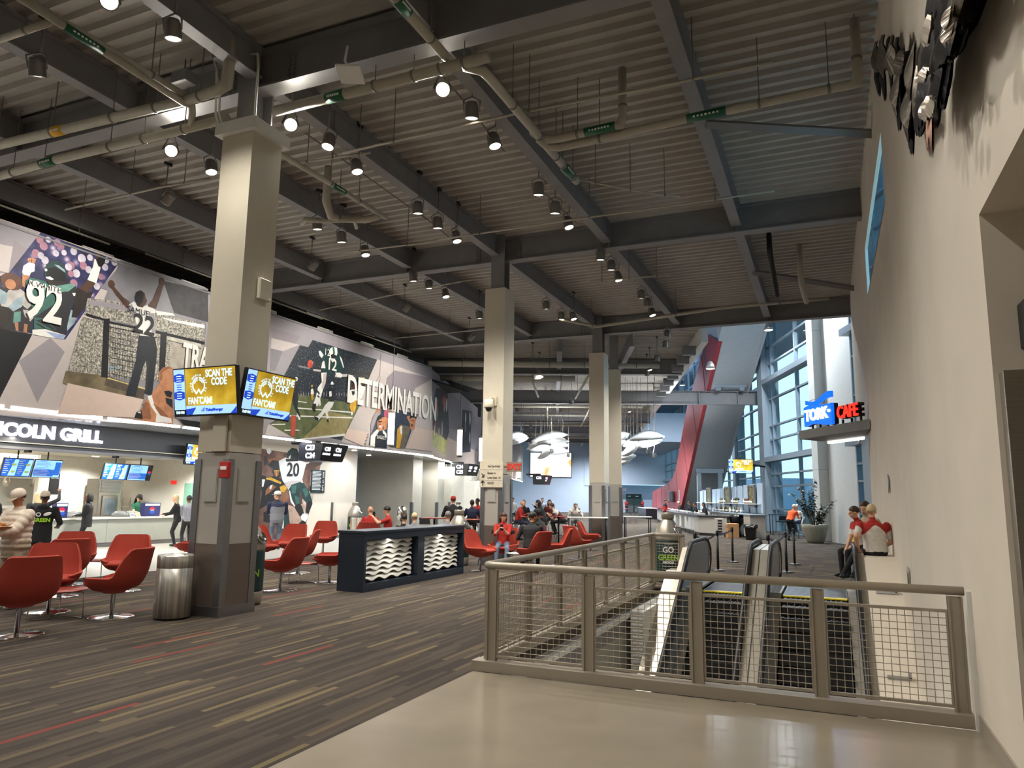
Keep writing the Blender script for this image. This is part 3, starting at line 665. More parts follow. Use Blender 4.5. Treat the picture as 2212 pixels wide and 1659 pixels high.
for i, (y0, y1) in enumerate(((12.9, 13.72), (13.76, 14.58), (15.95, 16.83), (16.87, 17.75))):
    t = thing('menu_screen', 'blue menu screen hung over the food counter, %s' % ('leftmost, next to the picture edge', 'second, with a white price list', 'third, above the black hooded person', 'fourth, with a round drink logo')[i], 'screen', (-20.75, (y0+y1)/2, 2.38))
    T = Matrix.Rotation(R(14), 4, 'Y'); w = (y1-y0)/2; h = .26
    b = MB(); b.box((-.05, -w, -h), (0, w, h), m_black, T); b.build('case', parent=t)
    mb = mat('menu_blue', '#0a3f8c', .3, var=0, emit='#1a62c0', strength=1.0); ml = mat('menu_light_blue', '#7fb4ff', .3, var=0, emit='#8fc4ff', strength=1.0)
    mg = mat('menu_food', '#8a9a50', .4, var=.3, scale=30, emit='#a9b45c', strength=.5)
    b = MB()
    def pn(ya, yb, za, zb, m, d=.004): b.add([T @ Vector(p) for p in ((d, ya, za), (d, yb, za), (d, yb, zb), (d, ya, zb))], [(0, 1, 2, 3)], m)
    pn(-w+.015, w-.015, -h+.015, h-.015, mb if i % 2 == 0 else ml)
    if i % 2 == 0:
        for k in (0, 1):
            y = -w+.03+k*(w-.02)
            b.add([T @ Vector(p) for p in ((.006, y+.16, -h+.03), (.006, y+.36, -h+.03), (.006, y+.38, h-.03), (.006, y+.27, h-.03))], [(0, 1, 2, 3)], ml)
            for zz in (.1, -.1): b.ball(T @ Vector((.004, y+.27, zz)), .006, .075, .05, mg, 10, 6)
            for r in range(7): pn(y+.01, y+.1+.03*(r % 3), .17-r*.055, .185-r*.055, m_letw, .007)
            text(('HOT DOGS', 'BURGERS')[k], .035, T @ frame((.008, y+.09, h-.045), (0, 1, 0), (0, 0, 1)), m_letw, t, .001)
    else:
        pn(-w+.03, w-.2, -h+.04, -.02, mb, .006)
        for r in range(11): pn(-w+.05, -w+.42+.04*(r % 3), .19-r*.04, .2-r*.04, mb if .19-r*.04 > -.02 else m_letw, .008)
        text('FAVORITES', .04, T @ frame((.009, -w+.25, h-.04), (0, 1, 0), (0, 0, 1)), mb, t, .001)
        if i == 1: pn(w-.2, w-.03, -.18, .2, mb, .006)
        else:
            pn(w-.2, w-.012, -h+.012, h-.012, m_black, .006)
            for m, a0, a1 in ((mat('logo_red', '#c8102e', .4, emit='#e0203a', strength=.6), 10, 170), (mat('logo_blue', '#0b3a8f', .4, emit='#1c50c0', strength=.6), 190, 350)):
                b.add([T @ Vector((.009, w-.105+.07*math.cos(R(a0+(a1-a0)*q/12)), .0+.07*math.sin(R(a0+(a1-a0)*q/12)))) for q in range(13)], [tuple(range(13))], m)
            text('PEPSI', .04, T @ frame((.011, w-.105, 0), (0, 1, 0), (0, 0, 1)), m_letw, t, .001)
    b.build('display', parent=t)
    MB().tube([(-.02, 0, .25), (-.02, 0, .56)], .02, 6, m_black).build('hanger', parent=t)
# oven and things on the counters
t = thing('warming_oven', 'tall stainless oven with a dark glass door behind the counter', 'oven', (-23.7, 18.35, 0))
b = MB(); b.bev((-.35, -.45, 0), (.3, .45, 2.2), .02, m_ss); b.build('body', parent=t)
d = MB(); d.bev((.3, -.3, .85), (.34, .32, 1.62), .01, m_ss); dd = d.build('door', parent=t)
MB().box((.342, -.2, .95), (.35, .22, 1.52), m_glassd).build('glass', parent=dd)
for k in range(4): MB().bev((.3, -.38, 1.72+k*.115), (.33, .38, 1.81+k*.115), .004, m_ssd).build('louvre', parent=t)
t = thing('pastry_rack', 'open wire rack of foil trays beside the oven', 'rack', (-23.9, 19.2, 0))
for x in (-.2, .2):
    for y in (-.25, .25): MB().tube([(x, y, 0), (x, y, 1.55)], .012, 6, m_ss).build('leg', parent=t)
for k in range(6): MB().box((-.2, -.25, .5+k*.18), (.2, .25, .515+k*.18), m_ss).build('shelf', parent=t)
for i, y in enumerate((15.42, 18.72)):
    t = thing('drink_display', 'dark blue countertop drink display, %s' % ('behind the raised hand', 'beside the green-shirted server')[i], 'display', (-21.75, y, .93))
    b = MB(); b.bev((-.14, -.34 if i else -.2, 0), (.05, .34 if i else .2, .46), .008, mat('display_blue', '#20285c', .4)); b.build('box', parent=t)
    text('PEPSI', .07, frame((.056, 0, .2), (0, 1, 0), (0, 0, 1)), m_letw, t, .001)
    b = MB()
    for m, a0, a1 in ((MATS['logo_red'], 15, 165), (MATS['logo_blue'], 195, 345)): b.add([(.054, .12*math.cos(R(a0+(a1-a0)*q/12)), .2+.12*math.sin(R(a0+(a1-a0)*q/12))) for q in range(13)], [tuple(range(13))], m)
    b.box((.05, -.3 if i else -.17, .36), (.055, .3 if i else .17, .43), m_letw); b.build('label', parent=t)
for i, (y, s) in enumerate(((15.9, .5), (17.55, .45), (17.95, .35))):
    t = thing('food_cover', 'clear domed food cover on the counter, %s' % ORD[i], 'cover', (-21.8, y, .93))
    b = MB(); b.lathe([(s*.5, 0), (s*.48, .1), (s*.3, .18), (.02, .2)], 14, mat('clear_plastic', '#dfe6e8', .15, trans=.6), sy=1.3); b.build('dome', parent=t)
for i, y in enumerate((17.75, 17.98)):
    t = thing('card_stand', 'small white printed card on the counter, %s' % ('left of the pair', 'right of the pair')[i], 'card', (-21.45, y, .93))
    b = MB(); T = Matrix.Rotation(R(-30), 4, 'Y'); b.box((-.005, -.09, 0), (.005, .09, .14), m_white, T); b.box((.005, -.07, .03), (.007, .07, .11), m_letg if i else MATS['display_blue'], T); b.build('card', parent=t)
t = thing('poster', 'dark notice poster on the pale back wall over the counter', 'poster', (-24.3, 16.9, 2.0))
b = MB(); b.box((-.02, -.17, -.36), (0, .17, .36), m_sign); b.build('board', parent=t)
text('WELCOME', .055, frame((.004, 0, .18), (0, 1, 0), (0, 0, 1)), m_letw, t, .001)
b = MB(); b.box((-24.5, 16.35, .95), (-24.32, 19.6, 2.95), m_tilew); struct(b.build('wall_grill_panel'))
t = thing('poster', 'pale green notice on the grill side wall near the column', 'poster', (-21.6, 20.17, 1.7))
b = MB(); b.box((-.25, 0, -.4), (.25, .012, .4), mat('notice_green', '#7fae9c', .5)); b.build('board', parent=t)
t = thing('exit_light', 'small red sign on the grill side wall', 'sign', (-22.4, 20.16, 2.13)); MB().box((-.14, 0, -.07), (.14, .03, .07), mat('sign_red', '#c22a22', .4, emit='#ff3020', strength=.6)).build('case', parent=t)
# strip light along the back wall and down lights
b = MB(); b.box((-25.1, -6, 2.9), (-24.98, 19.8, 2.94), m_strip); struct(b.build('trim_5'))
for i, (x, y) in enumerate(((-23.2, 10.5), (-23.2, 14.0), (-23.2, 17.5), (-20.4, 12), (-20.4, 16), (-20.6, 19.2), (-23, 6))):
    t = thing('down_light', 'round recessed light in the grill ceiling, %s' % ORD[i], 'lamp', (x, y, 2.94))
    MB().lathe([(.001, 0), (.11, 0), (.12, .012), (.001, .012)], 16, m_lens).build('lens', parent=t)
    lamp('SPOT', 'grill_lamp', (x, y, 2.9), (x, y, 0), 430, (1, .97, .9), .1, 150, .5)
lamp('AREA', 'grill_strip_lamp', (-25.0, 12, 2.88), (-24.9, 12, 0), 260, (1, .93, .78), .1, size_y=16)

# ---------------------------------------------------------------- printed mural (flat print on the fascia)
def noisemat(name, stops, scale, rough=.6, vor=False, stretch=None):
    m = bpy.data.materials.new(name); m.use_nodes = True; nt = m.node_tree; N = nt.nodes; L = nt.links
    b = N['Principled BSDF']; b.inputs['Roughness'].default_value = rough
    tc = N.new('ShaderNodeTexCoord'); src = tc.outputs['Object']
    if stretch:
        mp = N.new('ShaderNodeMapping'); mp.inputs['Scale'].default_value = stretch; L.new(src, mp.inputs[0]); src = mp.outputs[0]
    t = N.new('ShaderNodeTexVoronoi' if vor else 'ShaderNodeTexNoise'); t.inputs['Scale'].default_value = scale; L.new(src, t.inputs['Vector'])
    if not vor: t.inputs['Detail'].default_value = 4
    cr = N.new('ShaderNodeValToRGB'); e = cr.color_ramp.elements
    e[0].position = stops[0][0]; e[0].color = lin(stops[0][1]); e[1].position = stops[1][0]; e[1].color = lin(stops[1][1])
    for p, h in stops[2:]: e.new(p).color = lin(h)
    L.new(t.outputs[0], cr.inputs[0]); L.new(cr.outputs[0], b.inputs['Base Color']); return m
k_bok = noisemat('print_blurred_crowd', [(0, '#d8cfe0'), (.14, '#8f7f98'), (.3, '#3a3a66'), (.6, '#22244a'), (.9, '#1b1c38')], 3.2, vor=True)
k_crowd = noisemat('print_crowd', [(.3, '#454442'), (.45, '#74726c'), (.55, '#a39f94'), (.7, '#cfcabc')], 26)
k_crowdd = noisemat('print_crowd_dark', [(.3, '#1b1c20'), (.5, '#33343a'), (.62, '#55555a'), (.72, '#8a8680')], 22)
k_sky = noisemat('print_floodlit_haze', [(.2, '#54545c'), (.5, '#8b8a90'), (.8, '#3a3a42')], .5)
k_field = noisemat('print_turf', [(.3, '#3d4a30'), (.5, '#58613c'), (.7, '#6c6f48')], 3)
k_fieldb = noisemat('print_brown_turf', [(.3, '#4a4232'), (.5, '#6a5f48'), (.7, '#84775c')], 2)
k_night = noisemat('print_night_crowd', [(.35, '#0f151d'), (.52, '#1a222b'), (.62, '#3a444e'), (.72, '#7a828a')], 16)
K = lambda n, h: mat('print_'+n, h, .6, var=.03 if 'grey' in n or n in ('pale_pink', 'white') else .22, scale=5)
k_grey, k_lgrey, k_purple, k_mid = K('grey', '#8f8a90'), K('light_grey', '#b9b0ae'), K('warm_grey', '#8a8188'), K('mid_grey', '#79757c')
k_blk, k_wht, k_grn, k_dgrn, k_skn, k_skd, k_nav = K('black', '#15161a'), K('white', '#dcdcd8'), K('green', '#1e5a52'), K('dark_green', '#1b3836'), K('skin', '#b07a58'), K('dark_skin', '#4b342a'), K('navy', '#1b2028')
k_yel, k_red, k_pink = K('gold', '#c79a2c'), K('cone_red', '#b04a3a'), K('pale_pink', '#cdb9ae')
k_yel.use_fake_user = False
def decals(name, parent, items, x, sign=1, T=None):
    """layered flat print: each item is (polygon in (y, z), material); every layer lies a hair above the last"""
    b = MB()
    for i, (pts, m) in enumerate(items):
        d = x + sign*(.002+.00025*i)
        # orientation: face normal towards +X
        ar = sum(pts[j][0]*pts[(j+1) % len(pts)][1]-pts[(j+1) % len(pts)][0]*pts[j][1] for j in range(len(pts)))
        if ar < 0: pts = pts[::-1]
        b.add([(d, p, q) for p, q in pts], [tuple(range(len(pts)))], m, False, T)
    return b.build(name, parent=parent)
def circ(c, ry, rz, n=14, a0=0, a1=360): return [(c[0]+ry*math.cos(R(a0+(a1-a0)*i/n)), c[1]+rz*math.sin(R(a0+(a1-a0)*i/n))) for i in range(n)]
wl = bpy.data.objects['wall_left']
A = []
Q = lambda pts, m: A.append((pts, m))
E_ = lambda c, ry, rz, m, n=14: A.append((circ(c, ry, rz, n), m))
Q([(6.53,7.84),(15.8,7.85),(16.23,3.66),(7.11,3.28)], k_lgrey)
Q([(8.9,7.82),(9.86,7.82),(10.78,7.84),(10.55,7.33),(9.93,7.26),(8.98,7.17)], k_grey); Q([(10.16,5.35),(10.89,5.38),(10.34,3.79),(7.8,3.46),(7.57,5.23)], k_blk); Q([(9.44,6.43),(10.21,6.66),(10.58,7.33),(10.22,7.44),(10.19,6.66),(9.42,6.64)], k_purple)
Q([(10.65,4.69),(11.32,5.38),(11.72,5.11),(11.19,3.79)], k_grey)
k_dgrey, k_jer, k_jerl, k_shade, k_ltblue, k_brn = K('dark_grey', '#2b2b30'), K('jersey_green', '#37625a'), K('jersey_light', '#5d8a80'), K('shade_brown', '#2a2320'), K('pale_blue_cloth', '#8fa3ad'), K('brown_hair', '#5a3a2c')
Q([(10.8,7.85),(12.95,7.79),(12.33,6.62),(11.7,5.42),(10.9,5.39),(10.16,5.35),(9.96,5.56),(9.85,6.41),(10.2,6.67)], k_bok)
E_([(10.91,7.54)][0], 0.1, 0.10500000000000001, K('bokeh_rose', '#9a6f80'))
E_([(11,7.73)][0], 0.07, 0.07350000000000001, K('bokeh_pale', '#b9b4c0'))
E_([(11.23,7.73)][0], 0.09, 0.0945, K('bokeh_rose', '#9a6f80'))
E_([(11.22,7.46)][0], 0.08, 0.084, K('bokeh_pale', '#b9b4c0'))
E_([(10.75,7.3)][0], 0.1, 0.10500000000000001, K('bokeh_rose', '#9a6f80'))
E_([(10.87,7.29)][0], 0.08, 0.084, K('bokeh_pale', '#b9b4c0'))
E_([(10.98,7.21)][0], 0.09, 0.0945, K('bokeh_pale', '#b9b4c0'))
E_([(11.66,7.65)][0], 0.09, 0.0945, K('bokeh_pale', '#b9b4c0'))
E_([(11.42,7.54)][0], 0.07, 0.07350000000000001, K('bokeh_pale', '#b9b4c0'))
E_([(11.89,7.54)][0], 0.11, 0.1155, K('bokeh_pale', '#b9b4c0'))
E_([(11.63,7.27)][0], 0.1, 0.10500000000000001, K('bokeh_rose', '#9a6f80'))
E_([(11.79,7.12)][0], 0.1, 0.10500000000000001, K('bokeh_pale', '#b9b4c0'))
E_([(11.95,7.37)][0], 0.1, 0.10500000000000001, K('bokeh_rose', '#9a6f80'))
E_([(12.1,7.31)][0], 0.09, 0.0945, K('bokeh_pale', '#b9b4c0'))
E_([(11.65,7.07)][0], 0.08, 0.084, K('bokeh_rose', '#9a6f80'))
E_([(12.56,7.7)][0], 0.08, 0.084, K('bokeh_pale', '#b9b4c0'))
E_([(12.79,7.72)][0], 0.09, 0.0945, K('bokeh_pale', '#b9b4c0'))
E_([(12.54,7.51)][0], 0.09, 0.0945, K('bokeh_pale', '#b9b4c0'))
E_([(12.37,6.95)][0], 0.09, 0.0945, K('bokeh_pale', '#b9b4c0'))
E_([(11.75,6.85)][0], 0.1, 0.10500000000000001, K('bokeh_rose', '#9a6f80'))
E_([(11.57,7.22)][0], 0.09, 0.0945, K('bokeh_pale', '#b9b4c0'))
E_([(10.8,7.66)][0], 0.09, 0.0945, K('bokeh_rose', '#9a6f80'))
E_([(11.34,7.67)][0], 0.07, 0.07350000000000001, K('bokeh_rose', '#9a6f80'))
E_([(12.45,7.23)][0], 0.08, 0.084, K('bokeh_rose', '#9a6f80'))
E_([(12.1,7.63)][0], 0.08, 0.084, K('bokeh_pale', '#b9b4c0'))
Q([(9.86,6.38),(10.13,6.3),(10.47,6.36),(10.66,6.31),(10.85,6.03),(10.86,5.41),(10.16,5.35),(9.98,5.38)], k_dgrey)
Q([(10.23,6.26),(10.43,6.39),(10.63,6.3),(10.81,6.09),(10.7,5.93),(10.54,6.02),(10.29,5.8),(10.1,5.88)], K('blurred_white', '#b3b0ac'))
Q([(10.05,6.24),(10.21,6.19),(10.21,5.94),(10.09,5.91),(9.91,5.98),(9.88,6.17)], k_ltblue)
Q([(10.43,6.12),(10.58,6.21),(10.57,5.96),(10.38,5.79),(10.27,5.89)], k_ltblue)
Q([(10.41,5.79),(10.56,5.85),(10.58,5.61),(10.42,5.54)], k_jerl)
Q([(10.6,5.9),(10.74,5.91),(10.87,5.77),(10.8,5.66),(10.66,5.76)], K('blurred_white', '#b3b0ac'))
Q([(10.45,5.55),(10.53,5.58),(10.56,5.38),(10.5,5.38)], k_skn)
Q([(10.67,5.58),(10.75,5.58),(10.75,5.38),(10.67,5.38)], k_skn)
E_([(10.28,6.48)][0], 0.26, 0.2, k_brn)
E_([(10.26,6.41)][0], 0.12, 0.12, k_skn)
Q([(10.1,5.86),(10.28,5.87),(10.41,5.79),(10.32,5.52),(10.22,5.37),(9.98,5.35),(9.93,5.74)], k_shade)
Q([(11.65,6.16),(11.9,6.19),(11.88,5.87),(11.71,5.63)], k_ltblue)
Q([(10.58,6.59),(10.69,6.7),(11.04,6.72),(11.11,6.65),(11.61,6.84),(11.81,6.81),(11.85,6.63),(11.75,6.19),(11.7,5.76),(11.7,5.53),(10.9,5.49),(10.88,5.78),(10.72,6.2)], k_dgrey)
Q([(10.58,6.59),(10.69,6.7),(11.04,6.7),(11.1,6.65),(11.31,6.66),(11.36,6.54),(11.33,6.22),(10.88,5.78),(10.72,6.2)], k_jer)
Q([(11.31,6.66),(11.68,6.83),(11.81,6.81),(11.63,6.61),(11.37,6.52)], k_jerl)
Q([(10.88,5.78),(11.14,5.81),(11.44,5.61),(11.17,5.55),(10.9,5.5)], k_jer)
Q([(10.92,5.72),(11.05,5.77),(11.42,5.62),(11.33,5.59)], k_dgrey)
Q([(10.92,5.64),(10.99,5.66),(11.24,5.56),(11.17,5.55)], k_dgrey)
Q([(10.87,5.48),(11.17,5.56),(11.69,5.52),(11.65,5.41),(11.26,5.38),(10.88,5.37)], k_wht)
Q([(11.18,5.51),(11.69,5.52),(11.65,5.41),(11.43,5.4)], K('print_pale_blue', '#8f9fc0'))
Q([(10.49,6.92),(10.62,7.06),(10.75,7.04),(10.76,6.87),(10.68,6.81),(10.66,6.73),(10.54,6.69),(10.48,6.76)], k_wht)
Q([(10.49,6.71),(10.66,6.73),(10.65,6.67),(10.58,6.59),(10.58,6.42),(10.52,6.44)], k_skn)
Q([(10.56,7.07),(10.58,7.14),(10.7,7.18),(10.76,7.16),(10.74,7.05),(10.61,7.04)], k_skn)
Q([(10.59,7.08),(10.61,7.04),(10.62,7.04),(10.61,7.11)], k_skd)
Q([(10.65,7.12),(10.66,7.05),(10.68,7.05),(10.67,7.14)], k_skd)
Q([(10.68,6.8),(10.82,6.92),(10.98,6.9),(11.02,6.71),(10.71,6.71)], K('blue_shade', '#23284a'))
Q([(11.86,6.7),(12.09,7.04),(12.32,7.01),(12.13,6.71),(11.88,6.64)], k_skd)
Q([(12.09,7.04),(12.2,7.41),(12.22,7.63),(12.33,7.63),(12.41,7.44),(12.34,7.02)], k_wht)
Q([(12.26,7.62),(12.26,7.74),(12.41,7.81),(12.53,7.77),(12.51,7.61),(12.44,7.48),(12.35,7.47)], k_blk)
Q([(12.25,7.64),(12.26,7.77),(12.39,7.82),(12.31,7.68)], k_brn)
Q([(11.83,6.77),(12.13,6.71),(12.31,6.83),(12.16,6.43),(11.92,6.02),(11.78,5.99)], k_shade)
Q([(11.01,6.81),(10.98,6.99),(11.02,7.12),(11.13,7.24),(11.28,7.29),(11.42,7.24),(11.53,7.08),(11.57,6.87),(11.41,6.75),(11.2,6.73)], k_dgrn)
Q([(11.02,7.02),(11.23,7.11),(11.48,7.05),(11.59,6.84),(11.41,6.74),(11.24,6.71),(11.13,6.78),(11.04,6.85)], k_blk)
Q([(11.03,6.81),(11.14,6.85),(11.24,6.81),(11.18,6.77),(11.05,6.78)], k_wht)
Q([(11.2,7.17),(11.32,7.18),(11.47,7.12),(11.51,7.05),(11.37,7.1)], k_ltblue)
E_([(11.02,6.98)][0], .035, .035, k_wht)
Q([(11.07,6.74),(11.54,6.84),(11.59,6.84),(11.51,6.76),(11.11,6.66)], k_shade)
Q([(11.73,6.6),(11.82,6.62),(11.81,6.54),(11.77,6.54)], k_wht)
Q([(12.95,7.83),(15.96,7.86),(15.99,6.12),(16.11,3.64),(13.95,4.12),(11.78,4.34),(11.89,4.58),(12.3,5.66)], k_sky)
Q([(12.86,7.53),(13.79,7.71),(14.72,7.55),(15.98,7.67),(16.05,6.96),(14.67,6.8),(13.88,6.91),(12.46,6.93)], k_sky)
Q([(14.34,7.65),(15.96,7.81),(16.06,6.85),(14.8,6.83),(14.64,7.1)], K('dark_stand', '#3d3c40'))
Q([(12.15,6.58),(12.95,6.7),(14.07,6.75),(14.69,6.69),(15.93,6.77),(15.99,6.17),(14.25,6.23),(12.1,6.15)], k_crowd)
Q([(12.2,6.55),(12.8,6.63),(13.51,6.64),(13.49,6.54),(12.17,6.42)], k_grey)
Q([(14.16,6.75),(14.74,6.81),(14.84,6.76),(14.26,6.65)], k_wht)
Q([(14.39,6.6),(15.93,6.74),(15.94,6.63),(14.7,6.57)], k_wht)
Q([(12.06,6.07),(15.98,6.23),(16.11,4.99),(14.82,4.8),(12.9,4.7),(11.84,4.66)], k_crowd)
Q([(12.81,6.13),(13.73,6.14),(13.74,6.04),(12.82,6.01)], K('pale_band', '#b9b6ac'))
Q([(14.56,6.14),(15.85,6.14),(15.87,5.98),(14.57,5.99)], K('pale_band', '#b9b6ac'))
Q([(12.87,4.98),(13.25,4.99),(13.2,4.91),(12.88,4.87)], k_ltblue)
Q([(14.76,5.98),(16.14,6.09),(15.93,5.4),(14.78,5.2)], K('pale_panel', '#a19b90'))
Q([(11.79,4.65),(12.9,4.7),(13.57,4.56),(13.82,4.3),(14.05,4.24),(13.28,4.23),(11.74,4.34)], k_fieldb)
Q([(12.9,4.7),(13.56,4.61),(13.56,4.37),(12.84,4.45)], K('brown_path', '#4f463a'))
Q([(13.79,4.57),(14.08,4.54),(14.05,4.21),(13.54,4.27)], K('brown_path', '#4f463a'))
Q([(11.87,4.36),(14.05,4.24),(13.96,3.98),(13.85,3.72),(11.69,3.58)], k_pink)
Q([(12.91,4.67),(13.54,4.6),(13.54,4.57),(12.91,4.64)], K('gold_line', '#c8b878'))
Q([(13.79,4.58),(14.07,4.55),(14.08,4.51),(13.79,4.54)], K('gold_line', '#c8b878'))
Q([(12.64,6.16),(12.81,6.2),(12.92,4.65),(12.73,4.65)], k_blk)
Q([(14.4,6.19),(14.61,6.23),(14.66,5.03),(14.46,5.07)], k_blk)
Q([(12.14,6.19),(12.65,6.16),(12.65,6.11),(12.15,6.13)], k_blk)
Q([(12.81,6.13),(13.64,6.17),(13.65,6.1),(12.81,6.07)], k_blk)
Q([(14.22,6.2),(15.98,6.23),(15.99,6.14),(14.23,6.12)], k_blk)
Q([(12.82,5.99),(13.66,6.03),(13.66,6.01),(12.82,5.97)], k_blk)
Q([(14.24,6.02),(15.87,6.01),(15.87,5.99),(14.24,6)], k_blk)
Q([(12.85,6.06),(12.86,6.06),(12.97,4.68),(12.96,4.68)], k_dgrey)
Q([(12.92,6.06),(12.93,6.06),(13.04,4.68),(13.03,4.68)], k_dgrey)
Q([(12.99,6.06),(13,6.06),(13.11,4.67),(13.1,4.67)], k_dgrey)
Q([(13.07,6.06),(13.08,6.07),(13.19,4.66),(13.18,4.66)], k_dgrey)
Q([(13.14,6.07),(13.15,6.07),(13.26,4.65),(13.25,4.65)], k_dgrey)
Q([(13.22,6.07),(13.23,6.07),(13.34,4.65),(13.33,4.65)], k_dgrey)
Q([(13.29,6.07),(13.3,6.07),(13.42,4.64),(13.41,4.64)], k_dgrey)
Q([(13.37,6.07),(13.38,6.07),(13.49,4.63),(13.48,4.63)], k_dgrey)
Q([(13.45,6.07),(13.46,6.08),(13.57,4.62),(13.56,4.62)], k_dgrey)
Q([(13.52,6.08),(13.53,6.08),(13.65,4.62),(13.64,4.61)], k_dgrey)
Q([(12.83,5.87),(13.67,5.89),(13.67,5.88),(12.84,5.86)], k_dgrey)
Q([(12.85,5.74),(13.68,5.75),(13.68,5.74),(12.85,5.73)], k_dgrey)
Q([(12.86,5.6),(13.7,5.61),(13.7,5.6),(12.87,5.59)], k_dgrey)
Q([(12.88,5.47),(13.71,5.47),(13.71,5.46),(12.88,5.46)], k_dgrey)
Q([(12.89,5.33),(13.73,5.33),(13.73,5.32),(12.9,5.32)], k_dgrey)
Q([(12.91,5.2),(13.74,5.19),(13.74,5.18),(12.91,5.19)], k_dgrey)
Q([(12.92,5.06),(13.76,5.05),(13.76,5.04),(12.93,5.05)], k_dgrey)
Q([(12.94,4.93),(13.77,4.91),(13.78,4.9),(12.94,4.92)], k_dgrey)
Q([(12.95,4.79),(13.79,4.77),(13.79,4.76),(12.96,4.78)], k_dgrey)
Q([(13.71,5.94),(14.22,6.02),(14.33,5.69),(14.34,5.38),(14.3,4.37),(14.06,4.41),(14.08,5.03),(14.01,5.3),(13.93,5.11),(13.79,4.3),(13.49,4.27),(13.62,4.86),(13.69,5.26)], k_nav)
Q([(14.05,5.33),(14.12,5.32),(14.14,4.45),(14.07,4.46)], k_dgrey)
Q([(13.28,6.65),(13.46,6.83),(13.61,6.76),(13.68,6.71),(13.89,6.84),(14.16,6.77),(14.16,6.47),(14.24,6.02),(13.75,5.95),(13.5,6.46)], k_wht)
Q([(13.28,6.65),(13.41,6.74),(13.54,6.42),(13.66,6.05),(13.74,5.94),(13.63,6.04),(13.47,6.46)], k_grey)
Q([(14,6.63),(14.14,6.67),(14.22,6.05),(14.12,6.01)], k_grey)
Q([(13.35,6.78),(13.28,6.58),(12.94,6.84),(12.71,7.05),(12.77,7.14),(12.87,7.04),(13.12,6.86)], k_skd)
Q([(13.89,6.8),(14.04,7.03),(14.15,7.37),(14.25,7.6),(14.35,7.55),(14.33,7.42),(14.25,7.08),(14.17,6.79)], k_skd)
Q([(13.46,6.93),(13.49,7.09),(13.63,7.19),(13.77,7.14),(13.81,7.02),(13.87,6.96),(13.84,6.87),(13.75,6.73),(13.58,6.72)], k_skd)
Q([(13.46,6.93),(13.49,7.09),(13.63,7.19),(13.74,7.14),(13.74,6.9),(13.64,6.74),(13.55,6.75)], k_blk)
E_([(12.75,7.11)][0], .1, .11, k_skd)
E_([(14.28,7.6)][0], .1, .13, k_skd)
Q([(13.8,3.69),(13.87,3.85),(14,3.93),(14.11,4.24),(14.27,4.39),(14.39,4.58),(14.49,4.75),(14.86,4.75),(14.98,4.46),(15.07,3.9),(15.07,3.67),(14.23,3.66)], k_skn)
Q([(13.98,3.91),(14.11,4.19),(14.23,4.16),(14.34,3.73),(14,3.72)], K('skin_shade', '#8a5a3f'))
Q([(13.81,3.71),(13.86,3.87),(14,3.94),(14.08,3.7)], k_blk)
Q([(13.89,3.87),(13.98,3.91),(13.99,3.84)], k_wht)
Q([(14.15,4.34),(14.28,4.39),(14.45,4.04),(14.63,3.86),(15,3.82),(15.04,3.69),(14.49,3.67),(14.5,3.88),(14.31,4.07)], k_wht)
Q([(14.35,4.17),(14.63,3.87),(14.92,3.84),(14.76,3.97),(14.53,4.1)], K('skin_shade', '#8a5a3f'))
Q([(14.46,4.87),(14.46,5.05),(14.57,5.21),(14.8,5.27),(14.96,5.18),(15.01,4.77),(14.96,4.53),(14.77,4.46),(14.63,4.61)], k_skn)
Q([(14.45,4.99),(14.57,5.21),(14.8,5.27),(14.93,5.22),(14.78,5.21),(14.62,5.12),(14.54,5.01)], K('skin_shade', '#8a5a3f'))
E_([(14.54,4.93)][0], .05, .11, K('skin_shade', '#8a5a3f'))
Q([(14.68,4.55),(14.84,4.59),(14.96,4.56),(14.93,4.4),(14.77,4.42)], k_blk)
Q([(14.74,4.38),(14.99,4.36),(15.02,4.1),(14.79,4.23)], k_nav)
Q([(16.05,3.64),(15.46,3.68),(15.27,3.83),(16.21,3.83)], k_blk)
ml = decals('mural_print', wl, A, -17.0)
P = lambda q, d=.15: frame((-17+d, q[0], q[1]), (0, 1, .0), (0, 0, 1))
text('92', 1.25, P([(11.05,6.13)][0], .06), k_wht, wl, .002, .03, sx=.75); text('22', .72, P([(13.82,6.24)][0], .06), k_blk, wl, .002, .01)
text('R.WHITE', .2, P([(11.02,6.55)][0], .06), k_wht, wl, .002); text('SAMUEL', .22, P([(13.65,6.58)][0], .06), k_blk, wl, .002)
text('TRADITION', 1.0, P([(16.57,5.65)][0], .06), k_wht, wl, .003, .03, sx=.52)
# second half of the wall
B = []
Q = lambda pts, m: B.append((pts, m))
E_ = lambda c, ry, rz, m, n=14: B.append((circ(c, ry, rz, n), m))
Q([(15.81,7.79),(29.68,7.8),(29.94,3.64),(16.23,3.64)], k_grey)
Q([(25.12,7.35),(29.71,7.25),(29.94,3.64),(22.98,3.75)], k_lgrey)
Q([(18.79,7.28),(20.28,7.31),(19.97,6.93),(18.82,6.94)], k_purple)
Q([(18.82,6.59),(19.41,6.62),(19.11,5.87),(18.84,5.82)], k_mid)
Q([(19.17,5.83),(19.45,6.61),(19.97,6.91),(19.56,5.76)], k_grey)
Q([(18.82,6.94),(20.24,6.99),(19.42,6.6),(18.82,6.59)], k_lgrey)
Q([(20.27,6.98),(20.72,7),(20.94,7.31),(25.1,7.33),(23.58,4.85),(23.15,4.12),(22.97,3.81),(18.97,4.05),(19.99,4.55),(20.18,5.77),(19.53,5.74)], k_night)
Q([(20.26,5.22),(21.37,5.26),(23.21,5.3),(24.05,5.3),(23.15,4.02),(20.47,3.66),(20.1,3.72),(18.97,4.05),(19.81,4.35)], k_field)
